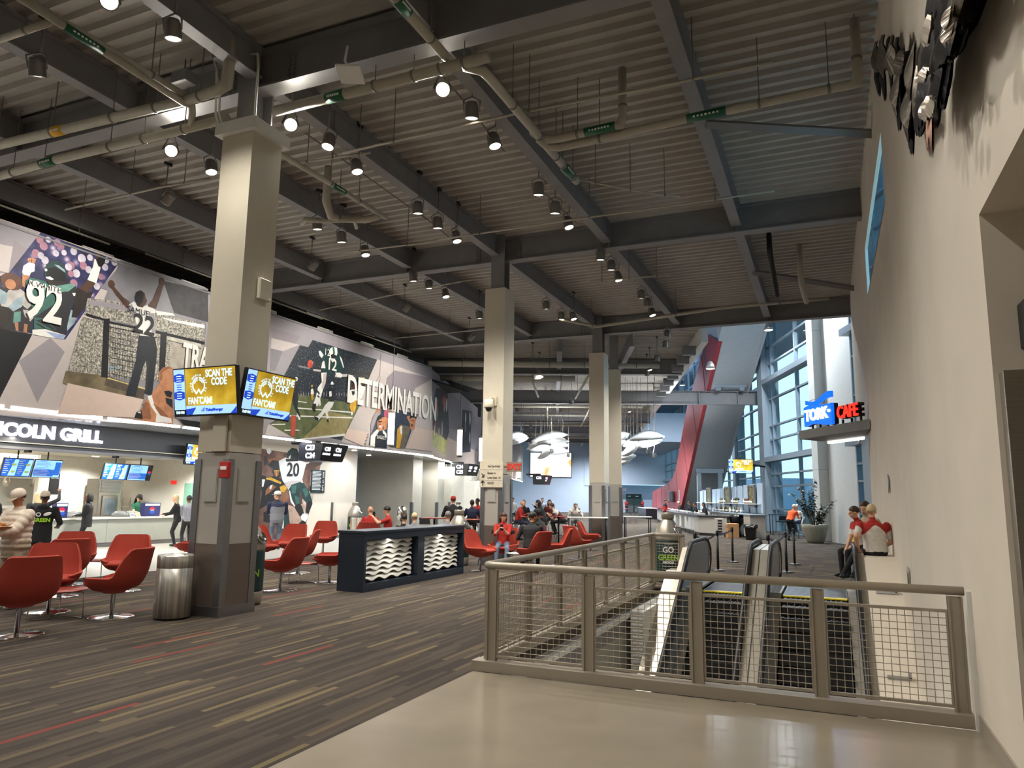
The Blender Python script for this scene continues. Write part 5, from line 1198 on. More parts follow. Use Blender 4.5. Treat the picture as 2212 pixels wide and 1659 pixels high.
# ---------------------------------------------------------------- bins
t = thing('steel_bin', 'brushed stainless steel bin standing against the nearest column', 'bin', (-8.60, 7.9, 0))
b = MB(); b.lathe([(.235, .03), (.245, .03), (.245, .7), (.242, .702), (.245, .704), (.245, .86), (.235, .88), (.20, .88), (.17, .85), (.13, .80), (.01, .78)], 32, m_bins); b.build('body', parent=t)
MB().lathe([(.22, 0), (.225, .03)], 32, m_black).build('foot', parent=t)
def bottle_bin(label, x, y, s=1.0, face=None):
    t = thing('bottle_bin', label, 'bin', (x, y, 0)); t.scale = (s, s, s)
    t.rotation_euler.z = math.atan2(-x, y) if face is None else face   # local -y looks at the camera side
    MB().lathe([(.2, 0), (.27, .02), (.285, .06), (.29, .14), (.29, .2), (.285, .22)], 28, m_silver).build('base', parent=t)
    MB().lathe([(.288, .22), (.29, .24), (.29, .86), (.288, .88)], 28, m_teal).build('wrap', parent=t)
    MB().lathe([(.29, .88), (.295, .9), (.295, .95), (.285, 1.0), (.25, 1.11), (.19, 1.22), (.135, 1.30), (.115, 1.335)], 28, m_silver).build('shoulder', parent=t)
    b = MB(); b.lathe([(.115, 1.335), (.128, 1.34), (.128, 1.45), (.12, 1.47), (.01, 1.472)], 24, m_silver)
    for k in range(20): a = 2*math.pi*k/20; b.cbox((.129*math.cos(a), .129*math.sin(a), 1.39), (.012, .012, .09), m_silver)
    b.build('cap', parent=t)
    q = Matrix.Translation((.205, -.13, 1.08)) @ Matrix.Rotation(R(-32), 4, 'Z') @ Matrix.Rotation(R(58), 4, 'Y')
    MB().lathe([(.085, -.02), (.12, -.01), (.125, .02), (.105, .035), (.085, .02)], 20, m_chrome, q).build('opening_ring', parent=t)
    MB().lathe([(.001, .006), (.088, .006), (.088, -.03), (.001, -.03)], 20, m_dark, q).build('opening', parent=t)
    f = frame((0, -.296, .0), (1, 0, 0), (0, 0, 1))
    for s_, sz, z, m in (('GO', .17, .68, m_letw), ('GREEN', .155, .52, m_letg), ('RECYCLE', .06, .42, m_letw), ('POWERED BY', .04, .82, m_letw)):
        text(s_, sz, Matrix.Translation((0, 0, z)) @ f, m, t, .002, .004, sx=.9)
    return t
bottle_bin('bottle-shaped recycling bin half hidden behind the nearest column', -8.72, 9.42, .97)
bottle_bin('bottle-shaped recycling bin standing inside the guard rail corner', -3.3, 16.35, 1.0)
bottle_bin('bottle-shaped recycling bin against the pale wall by the drinking fountain', -18.2, 25.75, 1.0)
bottle_bin('bottle-shaped recycling bin at the second column behind the seated woman', -8.95, 17.3, .96)
bottle_bin('pale bottle-shaped bin behind the people at the high tables', -19.0, 36.6, 1.0)
bottle_bin('distant bottle-shaped bin among the crowded tables before the big screen', -14.6, 44, 1.0)
# ---------------------------------------------------------------- high tables and stools
def high_table(label, p, r=.38, m=None, h=1.07, sq=None):
    t = thing('high_table', label, 'table', (p[0], p[1], 0), A2 if sq else 0)
    b = MB()
    if sq: b.bev((-sq[0]/2, -sq[1]/2, h-.04), (sq[0]/2, sq[1]/2, h), .008, m or m_white)
    else: b.lathe([(.01, h-.035), (r*.96, h-.035), (r, h-.02), (r, h-.004), (.01, h)], 24, m or m_white)
    b.build('tabletop', parent=t)
    if sq:
        for x in (-1, 1):
            for y in (-1, 1): MB().tube([(x*(sq[0]/2-.06), y*(sq[1]/2-.06), 0), (x*(sq[0]/2-.06), y*(sq[1]/2-.06), h-.04)], .022, 8, m_black).build('leg', parent=t)
    else:
        MB().lathe([(.03, .02), (.03, h-.035)], 10, m_black).build('pole', parent=t); MB().lathe([(.26, 0), (.26, .012), (.04, .03)], 20, m_black).build('base', parent=t)
    return t
def stool(label, x, y, rz=0):
    t = thing('bar_stool', label, 'stool', (x, y, 0), rz)
    b = MB(); b.bev((-.2, -.2, .74), (.2, .2, .78), .015, m_black); b.build('seat', parent=t)
    b = MB(); b.loft([[(-.19, -.2, .82), (.19, -.2, .82), (.19, -.215, .82), (-.19, -.215, .82)], [(-.19, -.235, 1.04), (.19, -.235, 1.04), (.19, -.25, 1.04), (-.19, -.25, 1.04)]], m_black, True, False); b.build('backrest', parent=t)
    for sx in (-1, 1):
        MB().tube([(sx*.19, -.18, .76), (sx*.19, -.24, 1.03)], .012, 6, m_chrome).build('back_post', parent=t)
        for sy in (-1, 1): MB().tube([(sx*.17, sy*.17, .75), (sx*.23, sy*.23, 0)], .013, 6, m_chrome).build('leg', parent=t)
    b = MB(); b.tube([(-.21, -.21, .28), (.21, -.21, .28), (.21, .21, .28), (-.21, .21, .28), (-.21, -.21, .28)], .01, 6, m_chrome); b.build('foot_ring', parent=t)
    return t
HT = {}
for k, p, lab, m, r in (('a', [(-11.86,21.17)][0], 'small high table left of the red-hatted man', m_rtop, .42), ('b', [(-10.4,20.74)][0], 'high table where the red-hatted man sits', m_rtop, .42), ('c', [(-10.09,25.35)][0], 'red-topped high table before the woman in the dark coat', m_rtop, .42),
                     ('d', [(-9.62,26.91)][0], 'red-topped high table before the maroon-shirted man', m_rtop, .42), ('e', [(-10.79,32.47)][0], 'pale high table piled with white clothes by the third column', m_white, .4),
                     ('f', [(-17.37,42.09)][0], 'high table in front of the wall of the big screen', m_white, .45), ('g', [(-14.06,53.3)][0], 'reddish high table far behind the third column', m_rtop, .6)):
    HT[k] = p; high_table(lab, p, r, m)
high_table('pale high table on black legs wrapped round the third column front', (-8.35, 26.55), sq=(1.5, .7))
high_table('pale high table on black legs to the right of the third column', (-7.2, 29.6), sq=(1.1, .7))
for i, (k, dx, dy) in enumerate((('a', -.5, .4), ('f', .6, .2), ('f', -.6, .3), ('g', .7, .3), ('g', -.5, -.5))):
    p = HT[k]; stool('black bar stool at the %s, %s' % ({'a': 'small table left of the red hat', 'b': 'red-hatted man\'s table', 'c': 'dark-coated woman\'s table', 'd': 'maroon-shirted man\'s table', 'e': 'table piled with white clothes', 'f': 'table under the big screen', 'g': 'table far behind the third column'}[k], ('camera side' if dy < 0 else 'far side')+(' right' if dx > 0 else ' left')), p[0]+dx, p[1]+dy, math.atan2(dx, -dy))

# ---------------------------------------------------------------- two screens on the nearest column
m_gold = noisemat('screen_gold', [(.3, '#8a6d12'), (.5, '#c6a022'), (.7, '#e8cf4a')], 1.6)
for n_ in m_gold.node_tree.nodes:
    if n_.type == 'VALTORGB': m_gold.node_tree.links.new(n_.outputs[0], m_gold.node_tree.nodes['Principled BSDF'].inputs['Emission Color']); m_gold.node_tree.nodes['Principled BSDF'].inputs['Emission Strength'].default_value = .55
e_blue = mat('screen_blue', '#12308f', .3, var=0, emit='#1a49d0', strength=.8); e_pale = mat('screen_pale_blue', '#9cc8f0', .3, var=0, emit='#a8d4ff', strength=.85); e_dk = mat('screen_black', '#080a12', .3, var=0); e_lt = mat('screen_text', '#cfeaff', .3, var=0, emit='#c8ecff', strength=1.0)
def ad_screen(label, M4, w=1.32, h=.76, pole=0):
    """local x along the screen, y up, z out of the glass"""
    t = thing('wall_screen', label, 'screen'); t.matrix_basis = M4
    MB().bev((-w/2-.02, -h/2-.03, -.07), (w/2+.02, h/2+.02, 0), .006, m_black).build('case', parent=t)
    b = MB()
    def pn(x0, y0, x1, y1, m, d): b.add([(x0, y0, d), (x1, y0, d), (x1, y1, d), (x0, y1, d)], [(0, 1, 2, 3)], m)
    W_, H_ = w/2, h/2; xl = -W_+.19*w
    pn(-W_, -H_, W_, H_, e_dk, .002); pn(xl, -H_+.19*h, W_, H_, m_gold, .003); pn(xl, -H_, W_, -H_+.19*h, e_pale, .003)
    b.add([(xl, -H_, .004), (xl+.12, -H_, .004), (xl+.2, -H_+.15*h, .004), (xl, -H_+.12*h, .004)], [(0, 1, 2, 3)], e_blue); b.add([(W_-.12, -H_, .004), (W_, -H_, .004), (W_, -H_+.15*h, .004)], [(0, 1, 2)], e_blue)
    pn(-W_, -H_+.11*h, xl-.01, H_, e_pale, .003)
    for k, (y, m) in enumerate(((.30, e_blue), (.11, e_pale), (-.08, e_blue))):
        b.add([(-W_+.005, y*h+.08*h, .004+k*.001), ((-W_+xl)/2-.005, y*h+.11*h, .004+k*.001), (xl-.015, y*h+.08*h, .004+k*.001), (xl-.015, y*h-.06*h, .004+k*.001), ((-W_+xl)/2-.005, y*h-.10*h, .004+k*.001), (-W_+.005, y*h-.06*h, .004+k*.001)][::-1], [(0, 1, 2, 3, 4, 5)], m)
        for r in range(3): pn(-W_+.06, y*h+.03-r*.035, xl-.07, y*h+.042-r*.035, e_lt if m is e_blue else e_blue, .008)
    cx, cy = xl+.22*w, .13*h                        # ring emblem
    for a0, a1, r0, r1 in ((-50, 85, .105, .128), (95, 230, .105, .128), (20, 80, .075, .095), (100, 160, .075, .095)):
        n = 8; pts = [(cx+r1*math.cos(R(a0+(a1-a0)*i/n)), cy+r1*math.sin(R(a0+(a1-a0)*i/n)), .005) for i in range(n+1)]+[(cx+r0*math.cos(R(a1-(a1-a0)*i/n)), cy+r0*math.sin(R(a1-(a1-a0)*i/n)), .005) for i in range(n+1)]
        for i in range(n): b.add([pts[i], pts[i+1], pts[2*n-i], pts[2*n+1-i]], [(3, 2, 1, 0)], e_lt)
    b.tube([(cx-.085, cy-.07, .006), (cx-.045, cy-.125, .006), (cx, cy-.06, .006), (cx+.045, cy-.125, .006), (cx+.085, cy-.07, .006)], .011, 4, e_lt)
    pn(cx-.03, cy-.19, cx+.03, cy-.17, e_lt, .005)
    for k in range(4): pn(xl+.3+k*.018, -H_+.06*h, xl+.312+k*.018, -H_+(.09+.02*k)*h, e_blue, .006)
    b.build('display', parent=t)
    F_ = lambda x, y: frame((x, y, .006), (1, 0, 0), (0, 1, 0))
    for s_, sz, x, y, m, sx_ in (('SCAN THE', .15, W_-.26*w, H_-.13*h, e_lt, .72), ('CODE', .15, W_-.26*w, H_-.31*h, e_lt, .72), ('FAN CAM!', .14, cx+.02, -H_+.29*h, e_lt, .74), ('TicketManager', .055, xl+.55, -H_+.09*h, e_blue, 1), ('7:40 PM', .05, -W_+.11, -H_+.05*h, e_lt, 1)):
        text(s_, sz, F_(x, y), m, t, .001, .004, sx=sx_)
    for i, ch in enumerate('CLUB WORLD CUP 25'):
        a = R(215-i*15.6); text(ch, .04, frame((cx+.152*math.cos(a), cy+.152*math.sin(a), .006), (math.sin(a), -math.cos(a), 0), (math.cos(a), math.sin(a), 0)), e_lt, t, .001, .001) if ch != ' ' else None
    MB().cbox((0, 0, -.16), (.2, .2, .2), m_black).build('bracket', parent=t)
    if pole: MB().tube([(0, 0, -.12), (0, pole, -.12)], .025, 6, m_black).build('pole', parent=t)
    return t
ta = R(9)
ad_screen('left screen on the nearest column, facing the camera, gold advert', frame((-8.40, 7.98, 3.24), (1, 0, 0), (0, -math.sin(ta), math.cos(ta))), 1.21, .68)
ad_screen('right screen on the nearest column, turned to the escalators, gold advert', frame((-7.80, 8.67, 3.24), (0, 1, 0), (math.sin(ta), 0, math.cos(ta))), 1.04, .66)
ad_screen('partly hidden advert screen over the grill behind the nearest column', frame((-18.6, 17.7, 2.97), (0, 1, 0), (.12, 0, 1)), 1.1, .62, .62)
b_ = frame((*w2(10.6, 42.5, 0).xy, 3.7), (math.cos(A2), math.sin(A2), 0), (0, 0, 1)); ad_screen('gold advert screen hung over the back bar by the windows', b_, 1.35, .76, .7)
# ---------------------------------------------------------------- hanging section signs
def box_sign(label, x, y, z, lines, side, w=.95, h=.62, d=1.5):
    t = thing('section_sign', label, 'sign', (x, y, z))
    b = MB(); b.loft([[(-.0, -w/2, -h/2), (.9, -w/2+.0, -h/2), (.9, w/2+.35, -h/2+.0), (0, w/2, -h/2)], [(0, -w/2-.05, h/2), (1.05, -w/2-.05, h/2), (1.05, w/2+.5, h/2), (0, w/2+.1, h/2)]], m_sign, True, False); b.build('case', parent=t)
    for i, s_ in enumerate(lines): text(s_, .26, frame((.5, -w/2-.06+.02*i, .14-i*.28), (1, 0, 0), (0, 0.08, 1)), m_lit, t, .004, .006, sx=.9)
    for i, s_ in enumerate(side): text(s_, .2 if i % 2 == 0 else .09, frame((1.02-.06*(i % 2), -.2+.62*(i//2), .1-.17*(i % 2)), (0, 1, 0), (.2, 0, 1)), m_lit, t, .004, .004, sx=.9)
    MB().box((-.7, -.1, h/2), (.4, .2, h/2+.12), m_black).build('mount', parent=t)
    return t
box_sign('black hanging section sign marked C23 C24 under the mural', -17.2, 21.3, 3.24, ('C23', 'C24'), ('C23', 'ROWS 1-10', 'C24', 'ROWS 1-10'))
box_sign('black hanging section sign marked C24 C25 farther along the mural', -18.7, 35.6, 3.2, ('C24', 'C25'), ('C24', 'ROWS', 'C25', 'ROWS'), .9, .62)
box_sign('small grey hanging section sign beyond the second column', -20.5, 52, 3.1, ('C26',), ('C26', 'ROWS'), .9, .7)
def restroom(label, x, y, z):
    t = thing('restroom_sign', label, 'sign', (x, y, z)); MB().box((0, -.015, -.3), (.95, .015, .32), m_colp).build('board', parent=t)
    b = MB(); q = -.02
    b.ball((.36, q, .2), .055, .012, .055, m_letw, 12, 6); b.box((.29, q-.006, -.02), (.43, q+.006, .13), m_letw); b.box((.31, q-.006, -.26), (.35, q+.006, -.02), m_letw); b.box((.37, q-.006, -.26), (.41, q+.006, -.02), m_letw)
    b.build('person_symbol', parent=t)
    b = MB(); b.tube([(.66+.1*math.cos(R(a)), q, -.15+.1*math.sin(R(a))) for a in range(120, 400, 20)], .014, 6, m_letw); b.tube([(.62, q, .06), (.64, q, -.08), (.75, q, -.09), (.8, q, -.22), (.85, q, -.2)], .016, 6, m_letw); b.ball((.62, q, .11), .035, .012, .035, m_letw, 10, 6); b.build('wheelchair_symbol', parent=t)
    MB().box((.4, -.01, .32), (.44, .01, .45), m_rod).build('hanger', parent=t)
restroom('tan restroom sign with person and wheelchair symbols, nearer of two', *[(-18.85,2.97)][0][:1], 34, [(-18.85,2.97)][0][1])
restroom('tan restroom sign with person and wheelchair symbols, farther of two', *[(-19.07,2.96)][0][:1], 37.5, [(-19.07,2.96)][0][1])
t = thing('direction_board', 'cream direction board on the front of the second column', 'sign', (-8.2, 17.63, 2.32))
MB().box((-.33, -.015, -.31), (.34, .015, .36), mat('cream_board', '#cfc6b2', .5)).build('board', parent=t)
for s_, z in (('Tork Club & Suites', .24), ('Elevator to', .06), ('Lower Suites 1-21', -.06), ('C24-C27', -.2)): text(s_, .085 if z < .2 else .075, frame((-.1, -.018, z), (1, 0, 0), (0, 0, 1)), m_black, t, .001, .001, 'LEFT' if z < .2 else 'LEFT', sx=.62)
b = MB(); b.tube([(-.27, -.02, .05), (-.2, -.02, -.03)], .012, 5, m_black); b.tube([(-.2, -.02, .03), (-.2, -.02, -.03), (-.26, -.02, -.03)], .012, 5, m_black); b.tube([(-.23, -.02, -.26), (-.23, -.02, -.15)], .012, 5, m_black); b.tube([(-.28, -.02, -.19), (-.23, -.02, -.14), (-.18, -.02, -.19)], .012, 5, m_black); b.box((-.32, -.018, .15), (.33, -.014, .155), m_rail); b.box((-.32, -.018, -.13), (.33, -.014, -.125), m_rail); b.build('arrow', parent=t)
t = thing('security_camera', 'cream security camera on the second column', 'camera', (-8.28, 17.66, 4.12))
b = MB(); b.box((.0, -.03, .05), (.2, .0, .3), m_colp); b.box((.06, -.22, .2), (.14, 0, .26), m_colp); b.build('mount', parent=t); MB().lathe([(.02, .2), (.12, .2), (.13, .0), (.12, -.02)], 16, m_colp, Matrix.Translation((.06, -.22, 0))).build('housing', parent=t); MB().ball((.06, -.22, -.04), .085, m=m_black).build('dome', parent=t)
t = thing('exit_sign', 'exit sign with red letters on the right side of the second column', 'sign', (-7.82, 17.8, 2.55)); MB().box((-.1, -.01, -.03), (0, .01, .03), m_rod).build('arm', parent=t); MB().box((0, -.02, -.13), (.42, .02, .13), mat('exit_case', '#8a7468', .4)).build('case', parent=t); text('EXIT', .2, frame((.21, -.025, 0), (1, 0, 0), (0, 0, 1)), mat('exit_red', '#d8322a', .4, emit='#b02a20', strength=.25), t, .002, .006)
t = thing('exit_sign', 'small exit sign hung in the restroom passage', 'sign', *[([(-20.97,2.65)][0][0], 40, [(-20.97,2.65)][0][1])]); MB().box((0, -.02, -.1), (.55, .02, .16), m_white).build('case', parent=t); text('EXIT', .2, frame((.3, -.025, 0.02), (1, 0, 0), (0, 0, 1)), MATS['exit_red'], t, .002, .006)
t = thing('access_box', 'small beige wireless box on the right face of the nearest column', 'box', (-8.075, 8.67, 4.93)); MB().bev((0, -.13, -.17), (.07, .13, .17), .012, m_colp).build('case', parent=t); MB().box((.07, .07, -.15), (.074, .11, -.12), m_letw).build('light', parent=t)
t = thing('fire_alarm', 'red fire alarm strobe on the corner of the nearest column', 'alarm', (-8.07, 8.2, 2.09)); MB().bev((-.1, -.06, -.12), (.08, .0, .12), .01, mat('alarm_red', '#b3201c', .4)).build('case', parent=t); MB().box((-.06, -.075, .0), (.05, -.06, .05), m_letw).build('strobe', parent=t)
t = thing('cover_plate', 'grey cable cover on the nearest column under the screens', 'cover', (-8.28, 8.22, 2.62)); MB().bev((-.11, -.04, -.26), (.15, .0, .3), .006, m_colp).build('cover', parent=t)
# cylinder pendants
def pendant(label, x, y, z, h=1.3, r=.13):
    t = thing('pendant_lamp', label, 'lamp', (x, y, z)); MB().lathe([(r, 0), (r, h)], 20, m_tubel).build('diffuser', parent=t)
    MB().lathe([(.01, -.1), (r+.01, -.1), (r+.012, 0), (.01, 0)], 20, m_rod).build('end_cap', parent=t); MB().lathe([(.01, h), (r+.012, h), (r+.01, h+.12), (.01, h+.14)], 20, m_colp).build('end_cap', parent=t); MB().tube([(0, 0, h+.12), (0, 0, 9-z)], .01, 6, m_rod).build('stem', parent=t)
pendant('glowing white cylinder pendant before the mural, nearest of the row', -16.4, 25.45, 3.82)
pendant('glowing white cylinder pendant before the mural bend, second of the row', -17.3, 33.3, 3.85)
pendant('glowing white cylinder pendant left of the second column, third of the row', -17.8, 36.9, 3.72)
for i, (u, v) in enumerate(((-4.2, 60), (-3.6, 74))): p = w2(u, v); pendant('distant glowing white cylinder pendant by the big screen, %s' % ('nearer', 'farther')[i], p.x, p.y, 3.7, 1.4, .16)

# ---------------------------------------------------------------- pipes, hangers and conduits under the deck
def pipe(label, pts, r, labels=(), clamps=(), name='ceiling_pipe', top=9.03, m=None, z=None, cap=False):
    """pts: (x, y, z) path; labels / clamps: fractions along the straight first span"""
    P_ = [Vector(p) for p in pts]; b = MB(); t = None
    b.tube(P_, r, 10 if r > .03 else 6, m or m_pipe)
    t = tag(b.build(name), label, 'pipe')
    L_ = [0]
    for i in range(1, len(P_)): L_.append(L_[-1]+(P_[i]-P_[i-1]).length)
    def at(f):
        d = f*L_[-1]
        for i in range(1, len(P_)):
            if d <= L_[i]+1e-6: k = (d-L_[i-1])/max(1e-6, L_[i]-L_[i-1]); return P_[i-1].lerp(P_[i], k), (P_[i]-P_[i-1]).normalized()
        return P_[-1], (P_[-1]-P_[-2]).normalized()
    for f, m_, ln in labels:
        c, d = at(f); MB().tube([c-d*ln/2, c+d*ln/2], r*1.06, 12, m_).build('pipe_label', parent=t)
        sd = Vector((0, 0, 1)).cross(d).normalized(); q = MB()
        for sg_ in (-1, 1):
            for k in range(7): q.cbox((-ln*.3+ln*.1*k, sg_*r*1.03, -r*.3), (ln*.055, .01, r*.4), m_letw, Matrix(((d.x, sd.x, 0, c.x), (d.y, sd.y, 0, c.y), (d.z, sd.z, 1, c.z), (0, 0, 0, 1))))
        q.build('label_print', parent=t, kind='stuff') if r > .05 else None
    for f in clamps:
        c, d = at(f); k = MB(); k.tube([c-d*.02, c+d*.02], r*1.12, 12, m_rod); k.tube([c+Vector((0, 0, r)), Vector((c.x, c.y, top))], .009, 5, m_rod); k.build('hanger', parent=t)
    return t
def PZ(pts, z): return [(x, y, z) for x, y in pts]
pipe('thick pale drain pipe left of the nearest column, with a yellow label', PZ([(-14.53,7.79),(-9.26,7.97),(-8.6,7.94)], 8.05)+[(*[(-8.4,7.93)][0], 8.1), (*[(-8.35,7.9)][0], 8.4), (*[(-8.35,7.9)][0], 8.9)], .085, [(.33, m_yellow, .3)], (.1, .31, .52, .66, .8))
pipe('thick pale drain pipe, lower of two left of the nearest column, green label', PZ([(-15.36,8.31),(-12.64,8.21),(-10.07,8.25),(-8.66,8.25)], 7.75), .08, [(.36, m_green, .42)], (.2, .34, .6, .72, .86))
pipe('bright pale pipe running down from the top left corner', PZ([(-9.39,5.21),(-9.3,8.02)], 8.12), .06, [], (.75,))
pipe('pale pipe beside the bright one at top left, turning down', PZ([(-9.23,4.9),(-9.32,7.94)], 8.0)+[(*[(-9.26,8.06)][0], 8.0), (*[(-9.29,8.11)][0], 7.9), (*[(-9.41,8.21)][0], 7.75)], .055, [(.36, m_green, .6)])
pipe('short pale branch pipe at the top left picture edge', PZ([(-10.59,5.72),(-9.35,5.74)], 8.0), .05, [], (.6,))
pipe('thick pale drain pipe right of the nearest column, with a green label', PZ([(-8.03,8.64),(-6.7,8.64),(-4.17,8.6)], 7.95), .085, [(.31, m_green, .34)], (.5, .68, .8, .9))
pipe('pale pipe coming from the top with a green end joining the drain pipe', PZ([(-4.84,7.11),(-4.84,8.52),(-4.84,8.74)], 8.1), .07, [(.16, m_green, .3)], (.62,))
pipe('long pale pipe along the middle beam, with dark green label near its end', PZ([(-4.59,8.68),(-4.39,8.88),(-4.37,9.09),(-4.3,13)], 7.95), .075, [(.88, m_green, .5)], (.3, .55, .74, .82, .95))
pipe('pale branch pipe with a green label turning up to the deck', PZ([(-4.38,10.84),(-4.31,11.15),(-4.1,11.22),(-3.03,11.16),(-2.93,11.17)], 7.95)+[(*[(-2.88,11.15)][0], 8.1), (*[(-2.88,11.15)][0], 8.95)], .07, [(.5, m_green, .55)], (.35, .75))
pipe('long pale branch pipe reaching the right wall side and turning up', PZ([(-4.34,11.05),(-4.29,11.33),(-4.09,11.44),(-1.88,11.29),(0.6,11.18),(0.66,11.16)], 7.9)+[(*[(0.68,11.14)][0], 8.05), (*[(0.68,11.14)][0], 8.9)], .07, [(.49, m_green, .62)], (.2, .62, .78, .9))
pipe('bright pipe right of the nearest column with a pale green label', PZ([(-8.93,9.79),(-8.87,10.99),(-8.82,13.13)], 7.9), .055, [(.5, m_green, .4)], (.42, .7))
pipe('bent pale drain pipe hung below the deck in mid picture, left of the mid beam', [(*[(-9.66,12.09)][0], 8.8), (*[(-9.66,12.09)][0], 8.0)]+PZ([(-9.85,12.5),(-9.75,12.71),(-9.25,12.97),(-8.87,12.91)], 7.85), .075, [], (.6,))
pipe('second bent pale pipe below the deck in mid picture', PZ([(-10.68,12.55),(-10.42,12.36),(-10.1,12.6),(-9.4,12.75),(-9.65,13.2)], 7.8), .045)
thin = [([(-7.97,10.36),(-4.48,10.26),(-1.7,10.34),(-0.46,10.3)], 'from the spotlights across to the right wall'), ([(-8.59,15.04),(-4.77,15),(-2.53,15.01),(-0.73,15)], 'just before the second girder'), ([(-11.45,15.01),(-9.14,15.11),(-7.48,15.02)], 'left of the second girder column'), ([(-15.48,10.31),(-12.52,10.22),(-11.15,10.28)], 'at the left behind the nearest column'),
        ([(-9.04,10.37),(-7.48,10.54)], 'beside the nearest column cap'), ([(-4.25,13.05),(-3,14.31),(-2.56,14.61)], 'ending the long middle pipe'), ([(-6.1,19.71),(-4.44,19.86),(-3.85,19.89)], 'beyond the second girder with a bright tip'), ([(-15.75,19.67),(-11.23,18.66),(-8.92,18.27)], 'left beyond the second girder'), ([(-15.79,24.41),(-12.38,24.24),(-10.58,24.08)], 'near the mural bend'), ([(-8.46,23.72),(-7.53,25.18),(-2.94,24.06),(0.27,24.05)], 'along the third girder')]
for i, (pts, w) in enumerate(thin):
    pipe('thin sprinkler pipe %s' % w, PZ(pts, 8.0), .022 if i != 9 else .05, [], (.15, .5, .85), 'sprinkler_pipe')
def FZ(uv, z): p = w2(uv[0], uv[1]); return (p.x, p.y, z)
for i, (a, c, z, r) in enumerate((((-6, 33.5), (2.2, 33.8), 7.95, .13), ((-6, 34.6), (5.0, 34.9), 8.1, .12), ((-6, 36.2), (1.0, 36.3), 7.7, .15), ((-5, 50), (6, 50), 8.0, .1), ((-5, 56), (6, 56.4), 8.1, .09), ((-5, 63), (6.5, 63), 8.0, .1), ((-5, 76), (7, 76), 8.0, .1))):
    pipe('pale pipe crossing under the far ceiling, %s beyond the columns' % ORD[i], [FZ(a, z), FZ(c, z)], r, [], (.2, .45, .7, .9))
for i, (a, c, z) in enumerate((((-1.2, 36), (-1.0, 43), 7.7), ((1.6, 35), (1.2, 43), 7.6), ((-.5, 48), (-.6, 60), 7.8), ((2.4, 48), (2.2, 62), 7.8))):
    pipe('pale lit pipe running lengthwise under the far ceiling, %s' % ORD[i], [FZ(a, z), FZ(c, z)], .06, [], (.2, .8))
for i, (x, y, a) in enumerate((([(-1.19,20.4)][0][0], [(-1.19,20.4)][0][1], 'black'), ([(-0.45,21.46)][0][0], [(-0.45,21.46)][0][1], 'grey'))):
    pipe('%s vertical drain stub under the deck near the right wall' % a, [(x, y, 9.05), (x, y, 7.9 if i else 8.5), (x+.1, y+.9, 7.5)], .07, name='drain_pipe', m=m_black if i == 0 else None)
# conduits and boxes at the nearest column top
for i, (dx, zt) in enumerate(((-.34, 8.35), (-.42, 8.6))): pipe('slim white conduit rising from the nearest column cap, %s' % ('inner', 'outer')[i], [(-8.4+dx*.9, 8.2, 7.62), (-8.4+dx, 8.15, 7.8), (-8.4+dx-.05, 8.15, zt), (-8.4+dx-.3, 8.3, zt+.3)], .018, name='conduit', m=m_white)
pipe('curved white conduit on the front of the nearest column shaft', [(-8.06, 8.22, 7.62), (-8.06, 8.22, 8.5), (-8.12, 8.25, 8.75), (-8.45, 8.3, 8.85)], .02, name='conduit', m=m_white)
for i, (x, y, z) in enumerate(((-8.55, 8.0, 8.7), (-9.6, 8.15, 8.6))):
    t = thing('junction_box', 'grey electrical box near the nearest column top, %s' % ('on the beam', 'left of the beam')[i], 'box', (x, y, z)); MB().bev((-.17, -.12, -.1), (.17, .12, .1), .01, m_steel).build('box', parent=t); MB().tube([(0, 0, .1), (0, 0, .35)], .012, 6, m_rod).build('stem', parent=t)
t = thing('wireless_antenna', 'flat white wireless antenna under the first girder', 'antenna', (*[(-6.31,8.29)][0], 8.0)); T = Matrix.Rotation(R(-12), 4, 'X') @ Matrix.Rotation(R(20), 4, 'Z')
MB().bev((-.19, -.19, -.02), (.19, .19, .02), .01, m_white, T).build('panel', parent=t); MB().tube([(0, 0, .0), (-.02, -.12, .16), (0, -.1, .4)], .02, 6, m_white).build('arm', parent=t)
# suspended track bars for the spotlights
for i, (a, c, w) in enumerate(([(-8.64,10.1),(-8.66,14.59)]+['over the nearest column side'], [(-5.36,9.47),(-5.49,12.14)]+['in mid ceiling'], [(-5.48,13.73),(-5.36,16.19)]+['before the second girder'], [(-8.6,13.85),(-8.8,16.84)]+['beside the second girder column'])):
    tag(MB().tube([(*a, 8.40), (*c, 8.40)], .018, 4, m_rod).build('lighting_track'), 'slim lighting track %s' % w, 'track')
# brace bars near the right wall
for i, (q, w) in enumerate((([(*[(-1.7,12.42)][0], 8.35), (1.0, [(13.76,8.6)][0][0], 8.3)], 'before the second girder'), ([(*[(-1.74,21.79)][0], 8.4), (1.0, [(24.2,8.72)][0][0], 8.3)], 'beyond the second girder'))):
    tag(MB().tube(q, .09, 4, m_steel).build('brace'), 'grey diagonal brace to the right wall, %s' % w, 'brace')
